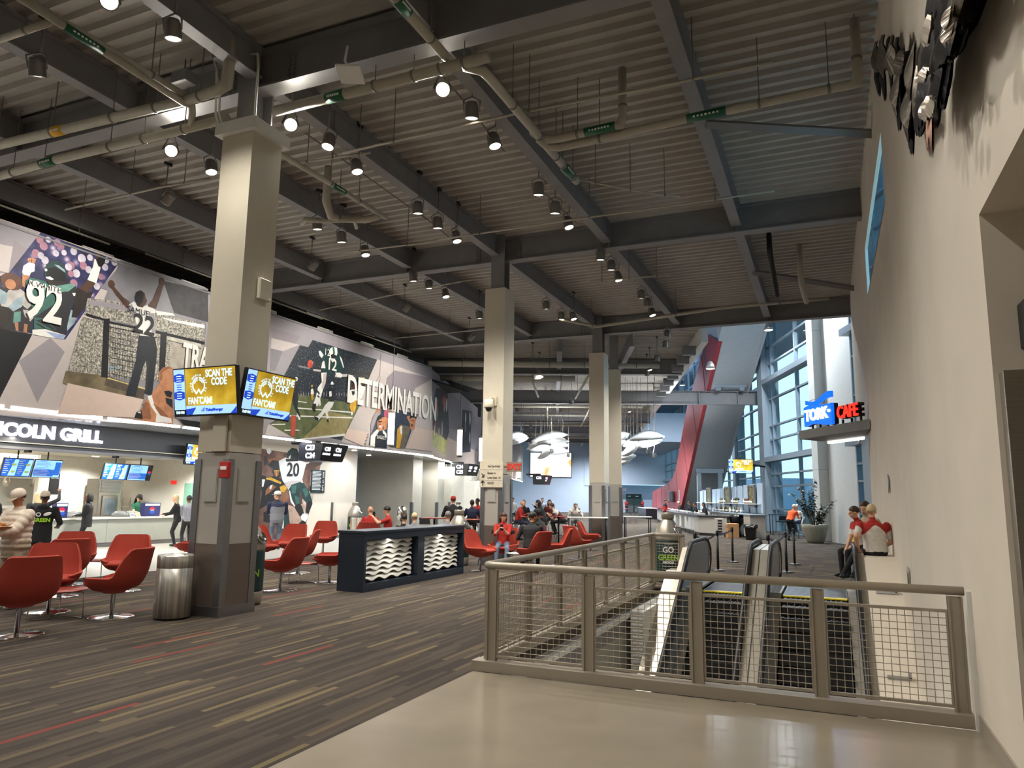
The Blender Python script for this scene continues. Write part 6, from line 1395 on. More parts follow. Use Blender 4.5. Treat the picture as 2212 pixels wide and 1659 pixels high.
# row of grilles in the dark gap above the mural
for i, y in enumerate((9.0, 12.2, 15.4, 18.6, 21.8, 24.6, 27.4)):
    t = thing('air_grille', 'framed air grille in the dark gap above the mural, %s from the left' % ORD[i], 'grille', (-17.6, y, 7.32)); b = MB()
    b.box((0, 0, .0), (.08, .95, .75), m_walld); b.build('panel', parent=t); b = MB()
    for a, c in (((0, 0, 0), (.1, .03, .75)), ((0, .92, 0), (.1, .95, .75)), ((0, 0, .72), (.1, .95, .75))): b.box(a, c, m_white)
    b.build('frame', parent=t)
for i, (y, dz) in enumerate(((7.4, .2), (10.5, .1), (16.0, .2), (19.5, .15), (23.0, .2), (26.0, .1))): pipe('thin cable pipe in the dark gap over the mural, %s' % ORD[i], [(-17.4, y-2, 8.2+dz), (-17.4, y+2.4, 8.2+dz)], .03, [], (.3, .8), 'cable_pipe')

# ---------------------------------------------------------------- stair with red wooden side, its frames
t = thing('escalator_stair', 'long covered stair with a red wooden side and grey underside rising over the bar', 'stair', (0, 0, 0), A2)
u0 = 9.6
red = [(42.2, 10.9), (45.9, 8.5), (49.5, 5.95), (53.3, 3.2), (56.5, .95), (57.8, .02), (73, .02), (72.1, 2.5), (66.8, 2.84), (62.8, 3.05), (60.05, 3.41), (58.2, 4.2), (56.5, 5.39), (54.5, 6.95), (52.6, 8.43), (50.75, 9.26), (45.2, 12.0)]
b = MB(); n = len(red); b.add([(u0-.12, v, z) for v, z in red]+[(u0+.1, v, z) for v, z in red], [tuple(range(n)), tuple(range(2*n-1, n-1, -1))]+[(i, i+n, (i+1) % n+n, (i+1) % n) for i in range(n)], m_wood); b.build('wooden_side', parent=t)
b = MB()
for a, c in (((47, 11.1), (46.2, 8.3)), ((51, 9.1), (49.4, 6.1)), ((55, 6.5), (53, 3.4)), ((58.2, 4.2), (56.8, .8)), ((62, 3.1), (61.5, .02)), ((66, 2.88), (65.8, .02)), ((69.5, 2.66), (69.4, .02))): b.tube([(u0-.125, a[0], a[1]), (u0-.125, c[0], c[1])], .012, 4, m_dark)
b.build('panel_joint', parent=t)
b = MB(); so = [(36.0, 15.3), (42.2, 10.95), (45.9, 8.55), (53.3, 3.25), (57.9, .02)]
b.loft([[(u0+.1, v, z), (11.95, v, z), (11.95, v+.5, z+.5), (u0+.1, v+.5, z+.5)] for v, z in so], m_soff, True, False); b.build('soffit', parent=t)
b = MB(); b.loft([[(11.95, v, z-.1), (12.1, v, z-.1), (12.1, v-.2, z+1.4), (11.95, v-.2, z+1.4)] for v, z in so], m_soff, True, False); b.build('far_side', parent=t)
b = MB(); b.loft([[(u0-.1, v, z), (u0+.1, v, z), (u0+.1, v+1.0, z+1.3), (u0-.1, v+1.0, z+1.3)] for v, z in ((36.0, 15.3), (42.2, 10.92))], m_soff, True, False); b.build('upper_side', parent=t)
for i, (v, zt, z0) in enumerate(((52.4, 3.95, 0), (45.6, 9.0, 8.52))):
    t = thing('stair_frame', 'grey steel portal frame under the stair, %s' % ('standing behind the bar', 'standing on the cross girder')[i], 'frame', (0, 0, 0), A2)
    for u in (10.15, 11.6): b = MB(); b.box((u-.14, v-.14, z0), (u+.14, v+.14, zt), m_bluegrey); b.build('leg', parent=t)
    b = MB(); b.box((9.95, v-.16, zt-.3), (11.85, v+.16, zt), m_bluegrey); b.build('crossbar', parent=t)
    for u in (10.3, 11.4): MB().box((u-.15, v-.1, zt), (u+.15, v+.1, zt+.12), m_black).build('bearing', parent=t)
    if i == 0:
        MB().tube([(10.15, v-.02, 2.4), (10.9, v-.02, .9)], .07, 4, m_bluegrey).build('brace', parent=t); MB().tube([(11.6, v-.02, 2.4), (10.95, v-.02, .9)], .07, 4, m_bluegrey).build('brace', parent=t)
t = thing('wall_tv', 'small black screen hung on the red wooden wall', 'screen', (*w2(9.35, 59.2).xy, 2.0), A2); MB().bev((-.12, -.75, -.42), (.0, .75, .42), .01, m_black).build('case', parent=t); MB().box((0, -.05, -.05), (.14, .05, .05), m_black).build('bracket', parent=t)
for i, v in enumerate((56.9, 61.6)):
    t = thing('wall_notice', 'small framed notice on the red wooden wall, %s of the black screen' % ('right', 'left')[i], 'notice', (*w2(9.44, v).xy, 2.1), A2); MB().box((0, -.3, -.4), (.04, .3, .4), m_walld).build('frame', parent=t); MB().box((-.006, -.22, -.32), (0, .22, .32), mat('notice_violet', '#6a4a62', .5)).build('sheet', parent=t)
# ---------------------------------------------------------------- bar
t = thing('bar_counter', 'long pale bar counter with a dark worktop in front of the windows', 'counter', (0, 0, 0), A2)
outer = [(8.45, 36.9), (7.36, 38.2), (7.6, 47), (8.2, 57), (8.8, 64)]; inner = [(8.75, 37.5), (8.0, 38.6), (8.25, 47), (8.8, 57), (9.4, 64)]
for i in range(len(outer)-1):
    a, c = Vector(outer[i]), Vector(outer[i+1]); q, r_ = Vector(inner[i+1]), Vector(inner[i])
    MB().prism([tuple(x) for x in (a, r_, q, c)], .12, .93, m_barw).build('body', parent=t)
    k = max(1, int((c-a).length/1.2)); d = (c-a).normalized(); nn = Vector((-d.y, d.x))*.02
    for j in range(k):
        x, y = a.lerp(c, j/k+.003), a.lerp(c, (j+1)/k-.003); MB().prism([tuple(y), tuple(y+nn), tuple(x+nn), tuple(x)][::1], .14, .9, m_barw).build('front_panel', parent=t)
b = MB(); ow = [(8.5, 36.78), (7.24, 38.12), (7.46, 47), (8.05, 57), (8.65, 64.1)]
for i in range(4): b.prism([ow[i], inner[i], inner[i+1], ow[i+1]], .93, .985, m_sign)
b.build('worktop', parent=t)
b = MB()
for i in range(4): b.prism([outer[i], inner[i], inner[i+1], outer[i+1]], 0, .12, m_black)
b.build('plinth', parent=t)
b = MB(); b.tube([(7.2, 39, .2), (7.42, 47, .2), (8.0, 57, .2)], .03, 6, m_chrome)
for k in range(12): f = k/11; b.tube([(7.2+.7*f, 39+17*f, 0), (7.2+.7*f, 39+17*f, .2)], .015, 5, m_black)
b.build('foot_rail', parent=t)
t = thing('side_counter', 'dark end counter at the far end of the bar', 'counter', (*w2(8.7, 70).xy, 0), A2); MB().bev((-.5, -3, 0), (.5, 3, .95), .01, m_sign).build('body', parent=t); MB().box((-.55, -3.05, .95), (.55, 3.05, 1.0), m_white).build('worktop', parent=t)
t = thing('back_bar', 'back bar with pale end panels, framed pictures and a bottle shelf', 'cabinet', (0, 0, 0), A2)
b = MB(); b.box((9.05, 34.9, .1), (9.75, 36.1, 1.08), m_barw); b.build('end_cabinet', parent=t)
b = MB(); b.box((9.0, 34.8, 1.08), (9.85, 44, 1.13), m_alum); b.build('worktop', parent=t)
b = MB(); b.box((9.1, 37.6, .1), (9.8, 44, 1.08), m_barw); b.box((9.1, 44, .1), (9.9, 51, .95), m_barw); b.build('cabinet', parent=t)
m_bpan = mat('back_panel', '#b9cfe2', .3, var=.04); m_pic = noisemat('bar_picture', [(.3, '#3b3a33'), (.5, '#6e6a4a'), (.7, '#a39a70')], 5)
b = MB(); b.box((10.02, 36, 1.0), (10.1, 51, 2.45), m_bluegrey); b.build('back_wall', parent=t)
v = 36.1; k = 0
while v < 50.5:
    w = .95; MB().box((9.98, v, 1.15), (10.02, v+w, 2.62-.018*(v-36)), m_bpan).build('back_panel', parent=t)
    if k % 4 == 1:
        f = MB(); f.box((9.9, v-.15, 1.5), (9.97, v+1.0, 2.5), m_pic); f.build('picture', parent=t); g = MB()
        for a, c in (((9.88, v-.2, 1.45), (9.98, v-.12, 2.55)), ((9.88, v+.97, 1.45), (9.98, v+1.05, 2.55)), ((9.88, v-.2, 2.48), (9.98, v+1.05, 2.56)), ((9.88, v-.2, 1.44), (9.98, v+1.05, 1.52))): g.box(a, c, m_ssd)
        g.build('picture_frame', parent=t)
    v += w+.35; k += 1
MB().box((9.55, 36.4, 1.58), (9.98, 50.5, 1.62), m_white).build('shelf', parent=t)
bc = ['#5a3a1c', '#3a5a4a', '#c9b27a', '#7a2a22', '#d8d4c8', '#2a4a7a', '#8a6a2a', '#b8c4c8']
def bottle(m, h=.3, r=.042):
    b = MB(); b.lathe([(r*.9, 0), (r, .01), (r, h*.6), (r*.75, h*.7), (r*.34, h*.8), (r*.34, h*.97), (.005, h)], 10, m); b.lathe([(r*1.02, h*.18), (r*1.02, h*.48)], 10, m_letw); return b
BP = [bottle(mat('bottle_%d' % i, c, .15), .28+.02*(i % 3)) for i, c in enumerate(bc)]; BPo = {}
def put(kind, mk, name, label, cat, group, p, rz=0):
    if kind not in BPo: BPo[kind] = mk(); o = BPo[kind]
    else: o = BPo[kind].copy(); COL.objects.link(o)
    o.name = name; tag(o, label, cat, group); o.location = p; o.rotation_euler.z = rz; return o
rr = random.Random(11)
for i in range(46):
    k = rr.randrange(8); p = w2(9.45+.12*(i % 3), 38.2+i*.26)
    put('b%d' % k, lambda: BP[k].build('bottle'), 'bottle', 'bottle standing in the row on the back bar worktop', 'bottle', 'bottles on the back bar worktop', (p.x, p.y, 1.13 if 38.2+i*.26 < 43.9 else .95))
for i in range(22):
    k = rr.randrange(8); p = w2(9.72, 37.2+i*.2+(1.2 if i > 7 else 0)+(1.5 if i > 14 else 0))
    put('b%d' % k, lambda: BP[k].build('bottle'), 'bottle', 'bottle standing on the white bar shelf', 'bottle', 'bottles on the bar shelf', (p.x, p.y, 1.62))
t = thing('potted_plant', 'tiny green potted plant on the bar shelf', 'plant', (*w2(9.75, 40.1).xy, 1.62)); MB().lathe([(.05, 0), (.07, .12), (.01, .12)], 10, m_pot).build('pot', parent=t); b = MB()
for k in range(14): a = k*2.4; b.ball((.08*math.cos(a), .08*math.sin(a), .2+.02*(k % 4)), .06, .06, .04, m_leaf, 6, 4)
b.build('foliage', parent=t, kind='stuff')
cupb = lambda: MB().lathe([(.03, 0), (.045, .12), (.04, .12), (.028, .01)], 10, m_letw).build('cup')
trayb = lambda: MB().loft([[(-.12, -.09, 0), (.12, -.09, 0), (.12, .09, 0), (-.12, .09, 0)], [(-.16, -.12, .09), (.16, -.12, .09), (.16, .12, .09), (-.16, .12, .09)]], m_letw, True, False).build('food_tray')
for i in range(26):
    f = i/25; v = 38.9+f*20; u = 7.55+.062*(v-38.2)+.25*rr.random(); p = w2(u, v)
    put('cup', cupb, 'cup', 'white cup on the bar worktop', 'cup', 'cups on the bar', (p.x, p.y, .985)) if i % 2 else put('tray', trayb, 'food_tray', 'white paper food tray on the bar worktop', 'tray', 'food trays on the bar', (p.x, p.y, .985), rr.random()*3)
t = thing('waste_bin', 'black waste bin lined with a black bag at the end of the bar', 'bin', (*w2(8.95, 34.45).xy, 0)); MB().loft([[(s*x, s*y, z) for x, y in ((-1, -1), (1, -1), (1, 1), (-1, 1))] for s, z in ((.2, 0), (.25, .62), (.26, .66))], m_bag, True, False).build('body', parent=t)
b = MB(); n = 20; b.loft([[((.3+.03*math.sin(i*2.7))*math.copysign(abs(math.cos(2*math.pi*i/n))**.6, math.cos(2*math.pi*i/n)), (.3+.03*math.cos(i*1.9))*math.copysign(abs(math.sin(2*math.pi*i/n))**.6, math.sin(2*math.pi*i/n)), z+.03*math.sin(i*3.1)) for i in range(n)] for z in (.52, .68)]+[[(.2*math.cos(2*math.pi*i/n), .2*math.sin(2*math.pi*i/n), .62) for i in range(n)]], m_bag, False, True); b.build('liner', parent=t)
t = thing('cardboard_box', 'open brown cardboard box on the floor by the bar gap', 'box', (*w2(8.45, 35.9).xy, 0), A2); b = MB(); b.bev((-.26, -.26, 0), (.26, .26, .68), .01, m_card); b.build('carton', parent=t); MB().box((-.27, -.275, .5), (-.262, .1, .6), m_rail).build('tape', parent=t)
t = thing('bottle_crate', 'tall white wire crate of bottles beside the bar front', 'crate', (*w2(8.0, 36.6).xy, 0), A2); b = MB(); b.bev((-.18, -.18, 0), (.18, .18, .9), .01, m_barw); b.build('crate', parent=t)
for k in range(6): MB().box((-.1, -.19, .1+.13*k), (.1, -.178, .17+.13*k), m_black).build('slot', parent=t)
t = thing('bar_bag', 'black plastic bag hung under the back bar', 'bag', (*w2(8.95, 37.0).xy, 0)); MB().lathe([(.2, .55), (.34, .7), (.36, .95), (.3, 1.06)], 12, m_bag).build('bag', parent=t); MB().lathe([(.2, 0), (.2, .55)], 10, m_black).build('stand', parent=t)
# ---------------------------------------------------------------- hanging leaf-shaped baffles
m_baf = mat('baffle_white', '#f2f4f4', .5, var=.02, emit='#e8f0ff', strength=.0)
def baffle(label, u, v, z, L_=2.4, w=.8, tilt=0, rz=0):
    t = thing('ceiling_baffle', label, 'baffle', (*w2(u, v).xy, z), A2+rz)
    b = MB(); n = 14; rows = []
    for i in range(n+1):
        f = -1+2*i/n; hw = w/2*(1-f*f)**.8+.01; zz = .32*(1-f*f)*(L_/2.4)+f*tilt; x = f*L_/2
        TL = Matrix.Rotation(R(42), 3, 'X'); rows.append([tuple(TL @ Vector(q)) for q in ((x, -hw, zz-.05), (x, 0, zz+.0), (x, hw, zz-.05), (x, 0, zz+.045))])
    b.loft(rows, m_baf, True, True); b.build('shell', parent=t)
    for f in (-.5, .5): MB().tube([(f*L_/2, 0, .2+f*tilt), (f*L_/2, 0, 8.9-z)], .012, 5, m_rod).build('wire', parent=t)
for i, (x, y, w) in enumerate(((1187,936,78),(1192,947,72),(1160,958,40),(1175,964,48),(1200,958,50),(1200,969,46),(1180,974,34),(1112,936,50),(1118,944,44))):
    pass
bl = [([(-0.36,6.01)], 2.5), ([(-0.14,5.78)], 2.3), ([(-1.26,5.61)], 1.4), ([(-0.9,5.25)], 1.6), ([(0.16,5.54)], 1.7), ([(0.25,5.17)], 1.5), ([(-0.65,4.93)], 1.1), ([(-2.58,5.8)], 1.6), ([(-2.45,5.64)], 1.4),
      ([(5.25,5.41)], 2.0), ([(5.45,5.17)], 1.6), ([(4.64,5.16)], 1.1), ([(4.37,4.73)], .9), ([(4.25,4.44)], 1.2), ([(4.23,4.3)], 1.0), ([(3.92,4.15)], .8), ([(4.1,5.77)], 1.1), ([(4.13,5.5)], 1.0)]
vs_ = [50, 51, 52, 50, 53, 52, 51, 47, 48, 42, 43, 44, 43, 44, 45, 46, 46, 47]
for i, ((q,), L_) in enumerate(bl):
    baffle('white curved leaf-shaped ceiling baffle, %s' % (('%s down in the cluster before the big screen' % ORD[i]) if i < 9 else ('%s down in the cluster right of the third column' % ORD[i-9])), q[0], vs_[i], q[1]-.2, L_, .9, .12 if i % 2 else .3, .1*(i % 3))
for i, (u, v) in enumerate(((-.2, 49), (1.0, 53.5), (5.4, 42.5), (6.2, 46))):
    p = w2(u, v); spotlight(p.x, p.y, 5.0 if i < 2 else 4.6, (p.x, p.y, 9), 'small uplight spotlight among the leaf baffles, %s' % ORD[i], watts=900, spot=160, color=(.95, .97, 1))
# ---------------------------------------------------------------- big screen, doors, down-lights
t = thing('video_wall', 'huge glowing screen on the far blue wall', 'screen', (*w2(-.5, 94.9).xy, 6.0), A2)
MB().box((-2.72, -.1, -1.62), (2.72, 0, 1.62), m_black).build('case', parent=t)
MB().box((-2.62, -.13, -1.53), (2.62, -.1, 1.53), screen('video_picture', [(.3, '#fff6ee'), (.52, '#fffdf8'), (.6, '#ffd2b0'), (.68, '#e98a55')], 2.2, scale=.55)).build('picture', parent=t)
m_door = mat('door_green', '#16312f', .5)
for i, (u_0, u_1) in enumerate(((8.05, 8.98), (9.47, 10.46), (10.48, 11.47))):
    d = MB(); d.box((u_0, 98.3, 0), (u_1, 98.4, 2.45), m_door, F2); d = struct(d.build('door_%d' % (i+1)))
    MB().box((u_0+.08, 98.27, .05), (u_1-.08, 98.3, .95), m_ssd, F2).build('kick_plate', parent=d); MB().box((u_0+.15, 98.2, 1.02), (u_1-.15, 98.28, 1.08), m_chrome, F2).build('push_bar', parent=d); MB().box((u_0+.2, 98.29, 2.1), (u_0+.6, 98.3, 2.2), m_letw, F2).build('notice', parent=d)
t = thing('exit_sign', 'lit exit sign over the dark double doors at the far end', 'sign', (*w2(9.2, 98.2).xy, 3.0), A2); MB().box((-.3, -.04, -.15), (.3, .04, .15), m_letw).build('case', parent=t); text('EXIT', .22, frame((0, -.045, 0), (1, 0, 0), (0, 0, 1)), MATS['exit_red'], t, .002)
b = MB()
for u in (8.6, 10.4, 12.2):
    for v in (75, 78.5, 82): b.lathe([(.001, 0), (.16, 0), (.16, .03), (.001, .03)], 10, m_lens, F2 @ Matrix.Translation((u, v, 12.4)))
g = struct(b.build('ceiling')); 
b = MB(); b.box((7, 74, 12.43), (16, 95, 12.6), m_far, F2); struct(b.build('ceiling'))
p = w2(11.4, 90.5); spotlight(p.x, p.y, 8.6, w2(11.6, 95, 6.2), 'warm spotlight making a pool of light on the far wall', watts=900, spot=70, color=(1, .86, .6))
# escalator hall door and jamb right of the café opening
b = MB(); b.box((1.1, 21.32, 0), (1.2, 28, 3.78), m_alum); struct(b.build('door_4'))
MB().box((1.08, 22.4, .05), (1.1, 22.5, 3.7), m_black).build('jamb', parent=bpy.data.objects['door_4'])

# ---------------------------------------------------------------- café canopy and sign
t = thing('canopy', 'flat grey canopy over the café opening, carrying the neon sign', 'canopy', (0, 0, 0))
b = MB(); b.prism([(.98, 19.6), (.98, 22.9), (.27, 24.1), (-.72, 22.5)], 3.52, 3.76, m_steel); b.build('slab', parent=t)
b = MB(); b.prism([(.95, 22.0), (.95, 22.15), (.1, 23.6), (.02, 23.5)], 3.46, 3.52, m_strip); b.build('light_bar', parent=t)
d = Vector((1.7, -2.9, 0)).normalized(); nrm = Vector((-d.y, d.x, 0))*-1
def sg(t_): return Vector((-.72+1.7*t_, 22.5-2.9*t_, 0))-nrm*.12
t = thing('neon_sign', 'glowing blue and red neon café sign standing on the canopy', 'sign', (0, 0, 0))
e_nb = mat('neon_blue', '#0a4fd0', .3, var=0, emit='#0b6cff', strength=1.1); e_nr = mat('neon_red', '#c01810', .3, var=0, emit='#ff2a1c', strength=2.0); e_nw = mat('neon_white', '#ffffff', .3, var=0, emit='#eef8ff', strength=2.2)
M4 = frame((sg(.06).x, sg(.06).y, 3.78), d, (0, 0, 1))       # x along the canopy edge, y up, z out to the hall
W_ = 1.42; top = [(W_*i/12, .62+.05*math.sin(i/12*math.pi*1.7)+.02*i/12) for i in range(13)]; bot = [(W_*i/12, .08+.05*math.sin(i/12*math.pi*1.7)) for i in range(13)]
def slab(b, pl, z0, z1, m):
    n = len(pl); b.add([(x, y, z0) for x, y in pl]+[(x, y, z1) for x, y in pl], [tuple(range(n-1, -1, -1)), tuple(range(n, 2*n))]+[(i, (i+1) % n, (i+1) % n+n, i+n) for i in range(n)], m, False, M4)
b = MB(); slab(b, bot+top[::-1], -.02, .06, e_nb); slab(b, [(.1+(W_-.1)*i/12, .68+.04*math.sin(i/12*math.pi*2+2.6)+.06*(i/12)**2) for i in range(13)]+[(.1+(W_-.1)*i/12, .79+.06*math.sin(i/12*math.pi*2+2.6)+.1*(i/12)**2) for i in range(12, -1, -1)], -.02, .06, e_nb); b.build('wave_board', parent=t)
b = MB(); slab(b, bot+top[::-1], -.14, -.02, m_black); b.build('board_back', parent=t)
text('TORK', .44, M4 @ frame((.66, .36, .075), (1, 0, 0), (0, 1, 0)), e_nw, t, .015, .012, sx=.98); b = MB(); b.ball(M4 @ Vector((1.33, .4, .08)), .045, m=e_nw, n=10, k=6); b.build('dot', parent=t)
text('CAFE', .46, M4 @ frame((2.12, .28, .05), (1, 0, 0), (0, 1, 0)), e_nr, t, .02, .004, sx=.86); text('CAFE', .46, M4 @ frame((2.12, .28, -.06), (1, 0, 0), (0, 1, 0)), m_black, t, .08, .016, sx=.86)
b = MB()
for x in (.2, .6, 1.0, 1.3, 1.7, 2.1, 2.5): b.box((x, -.02, -.1), (x+.03, .12, -.05), m_black, M4)
b.build('stand_off', parent=t)
# ---------------------------------------------------------------- queue posts
def post(label, x, y): 
    t = thing('queue_post', label, 'post', (x, y, 0)); MB().lathe([(.17, 0), (.17, .015), (.12, .035), (.035, .05)], 20, m_black).build('base', parent=t); MB().lathe([(.032, .04), (.032, .88)], 12, m_black).build('pole', parent=t); MB().lathe([(.03, .86), (.042, .88), (.042, .98), (.03, 1.0), (.005, 1.0)], 12, m_black).build('head', parent=t); return t
def belt(t, a, c, m, sag=.12):
    b = MB(); n = 8; pts = [(a[0]+(c[0]-a[0])*i/n, a[1]+(c[1]-a[1])*i/n, .93-sag*math.sin(math.pi*i/n)) for i in range(n+1)]
    b.loft([[(x-t.location.x, y-t.location.y, z-.025), (x-t.location.x, y-t.location.y, z+.025)] for x, y, z in pts], m, False, True, False); b.build('belt', parent=t)
m_belt = mat('belt_blue', '#66758e', .6)
pA, pB, pC = (-2.95, 17.75), (-2.67, 19.41), (-2.64, 22.23); pD, pE, pF = (-1.33, 17.8), (-1.07, 19.86), (-.99, 22.43)
a = post('black queue post just behind the left escalator', *pA); belt(a, pA, pB, m_belt); a = post('black queue post with a blue belt past the left escalator', *pB); belt(a, pB, pC, m_belt, .06); post('black queue post farthest from the left escalator', *pC)
a = post('black queue post just behind the middle escalator handrails', *pD); belt(a, pD, pE, m_belt); a = post('black queue post past the right escalator, nearer of two', *pE); belt(a, pE, pF, m_belt, .06); post('black queue post past the right escalator, farther of two', *pF)
# ---------------------------------------------------------------- planter with a tall leafy plant
x, y = [(-0.65,34.68)][0]
t = thing('planter', 'large fluted stone planter by the pale pillar', 'planter', (x, y, 0))
n = 48; b = MB(); fl_ = lambda r, i: r*(1+.03*math.cos(2*math.pi*i/n*16))
b.loft([[(fl_(r, i)*math.cos(2*math.pi*i/n), fl_(r, i)*math.sin(2*math.pi*i/n), z) for i in range(n)] for r, z in ((.3, 0), (.36, .1), (.45, .35), (.52, .62), (.545, .78), (.5, .78), (.48, .7), (.02, .7))], m_pot); b.build('pot', parent=t)
t = thing('leafy_plant', 'tall dark green leafy plant growing in the stone planter', 'plant', (x, y, .7))
rr = random.Random(5); lf = MB(); st = MB()
tips = [(-.95, .1, 1.45), (-.55, -.2, 1.7), (-.2, .2, 1.55), (.05, -.1, 2.0), (-.4, .1, 1.1), (.35, .2, .95), (.85, -.1, 1.1), (.25, -.3, .6), (-.15, .3, 1.3), (.5, .25, .7), (-.65, .3, 1.2), (.4, -.2, .35)]
for tx, ty, tz in tips:
    base = Vector((tx*.12, ty*.12, 0)); mid = Vector((tx*.45, ty*.4, tz*.62)); tip = Vector((tx, ty, tz)); pts = []
    for i in range(9): f = i/8; pts.append(base*(1-f)**2+mid*2*f*(1-f)+tip*f*f)
    st.tube(pts, [.018*(1-i/11) for i in range(9)], 5, m_bark)
    for i in range(34):
        f = .3+.7*i/33; p = base*(1-f)**2+mid*2*f*(1-f)+tip*f*f; a = rr.random()*6.28; ln = .15+.1*rr.random(); dv_ = Vector((math.cos(a), math.sin(a), rr.uniform(-.5, .5))).normalized(); w = dv_.cross(Vector((0, 0, 1))).normalized()*ln*.27
        q = p+dv_*ln; m_ = p+dv_*ln*.5; lf.add([p, m_+w-Vector((0, 0, .01)), q-Vector((0, 0, .04)), m_-w-Vector((0, 0, .01)), m_+Vector((0, 0, .015))], [(0, 1, 4), (1, 2, 4), (2, 3, 4), (3, 0, 4)], m_leaf)
st.build('stem', parent=t); lf.build('leaves', parent=t, kind='stuff')
high_table('dark high table with chrome legs by the windows, beside the orange shirt', [(-2.36,41.85)][0], m=m_black, sq=(1.3, .6))
stool('pale bar stool left of the orange shirted man', *[(-2.3,39.35)][0], .5); stool('pale bar stool right of the orange shirted man', *[(-1.59,39.92)][0], -.6)
# ---------------------------------------------------------------- metal feather sculpture on the right wall
m_fea = mat('feather_metal', '#6a635a', .32, metal=.8, var=.45, scale=14, stretch=(1, 1, 3)); m_fed = mat('feather_dark', '#17161a', .4, metal=.6, var=.3, scale=10); m_fet = mat('feather_bronze', '#5a3a26', .4, metal=.7, var=.2); m_fes = mat('feather_silver', '#b8b0a4', .28, metal=.85, var=.3, scale=16)
t = thing('eagle_sculpture', 'large metal bird sculpture of overlapping feathers on the right wall', 'sculpture', (0, 0, 0))
rr = random.Random(9)
def feather(a, c, w, x, m, curl=.08, jag=.18, rel=.02):
    """a, c = (y, z) of base and tip; w = half width; x = distance out of the wall"""
    a = Vector((0, a[0], a[1])); c = Vector((0, c[0], c[1])); d = (c-a); L_ = d.length; d.normalize(); s = Vector((0, -d.z, d.y)); n = 9; vs, fs = [], []
    for i in range(n+1):
        f = i/n; hw = w*(math.sin(math.pi*min(1, f*.93+.07))**.55); j1, j2 = 1+rr.uniform(-jag, jag), 1+rr.uniform(-jag, jag); p = a+d*L_*f; k = -curl*math.sin(f*2.2)
        vs += [(x+k+rel*hw/w, *(p+s*hw*j1).yz), (x+k-rel*hw/w, *p.yz), (x+k+rel*hw/w, *(p-s*hw*j2).yz)]
        if i: o = i*3; fs += [(o-3, o-2, o+1, o), (o-2, o-1, o+2, o+1)]
    m_ = len(vs); vs += [(q[0]+.014, q[1], q[2]) for q in vs]; fs += [tuple(i+m_ for i in f[::-1]) for f in fs]
    MB().add(vs, fs, m, False).build('feather', parent=t)
# upper row of the near wing tip: silver feathers over a darker row
up = [([(9.3,7.31),(9.56,7.15)], .40), ([(8.52,6.86),(8.86,6.74)], .38), ([(7.66,6.31),(7.93,6.19)], .36), ([(7.08,5.89),(7.21,5.71)], .32), ([(6.49,5.44),(6.37,5.1)], .36)]
for (a, c), w in up: feather(a, c, w*.75, .80, m_fea, .04, .12, .03)
for (a, c), w in ([(9.62,7.5),(9.91,7.39)], .34), ([(8.71,6.96),(9.06,6.88)], .34), ([(7.9,6.44),(8.18,6.37)], .3), ([(7.27,5.98),(7.36,5.84)], .28): feather(a, c, w*.6, .87, m_fed, .02, .12, .015)
lo = [([(10.01,7.41),(10.26,7.36)], .42), ([(9.27,6.99),(9.55,6.95)], .42), ([(8.4,6.5),(8.32,6.3)], .4), ([(7.73,6.06),(7.4,5.71)], .36), ([(7.29,5.75),(6.78,5.32)], .3)]
for (a, c), w in lo: feather(a, c, w*.8, .85, m_fed, .02, .15, .02)
for (a, c), w in (([(7.59,5.85),(7.44,5.52)], .36), ([(6.88,5.32),(6.69,4.92)], .36)): feather(a, c, w*.8, .80, m_fea, .04, .12, .04)
for (a, c), w in (([(8.25,6.09),(7.8,5.55)], .3), ([(7.49,5.46),(6.98,4.94)], .32), ([(7.59,5.71),(7.4,5.33)], .28), ([(6.72,5.34),(6.66,4.84)], .28), ([(6.49,5),(6.59,4.78)], .2)): feather(a, c, w*.8, .85, m_fed, .02, .15, .02)
# body: long bundles running up out of the picture
A0, A1, C0, C1 = [Vector(q) for q in [(3.85,4.32),(4.92,5.1),(4.75,4.42),(5.9,4.93)]]
for i in range(30):
    f = i/29; a = A0.lerp(A1, f); c = C0.lerp(C1, f)
    for k in (rr.uniform(-.1, .1), rr.uniform(.35, .5)):
        feather(tuple(a.lerp(c, k)), tuple(a.lerp(c, k+.5+.12*rr.random())), .07+.03*rr.random(), .74+.1*rr.random(), rr.choice((m_fed, m_fed, m_fed, m_fea)), .02, .2, .014)
A0, A1, C0, C1 = [Vector(q) for q in [(4.81,4.52),(5.86,5.09),(5.32,4.26),(6.26,4.64)]]
for i in range(24):
    f = i/23; a = A0.lerp(A1, f); c = C0.lerp(C1, f); k = rr.uniform(0, .25)
    feather(tuple(a.lerp(c, k)), tuple(a.lerp(c, min(1, k+.6+.3*rr.random()))), .06+.02*rr.random(), .74+.1*rr.random(), rr.choice((m_fed, m_fed, m_fed, m_fea)), .02, .2, .014)
for a, c in ([(5.01,4.33),(5.13,4.21)], [(4.85,4.22),(4.97,4.17)], [(5.18,4.38),(5.24,4.28)], [(4.23,4.3),(4.19,4.18)], [(4.1,4.22),(4.09,4.13)], [(5.06,4.56),(5.15,4.5)], [(5.23,4.63),(5.27,4.56)], [(4.14,4.35),(4.14,4.23)], [(4.72,4.71),(4.9,4.6)]): feather(a, c, .06, .70, m_fes, .02, .3, .018)
for a, c in ([(5.71,4.51),(5.72,4.27)], [(5.53,4.42),(5.59,4.18)], [(5.64,4.45),(5.62,4.31)]): feather(a, c, .03, .78, m_fet, .01, .05, .006)
A0, A1, C0, C1 = [Vector(q) for q in [(4.18,4.58),(4.86,4.96),(4.73,4.56),(5.51,4.78)]]
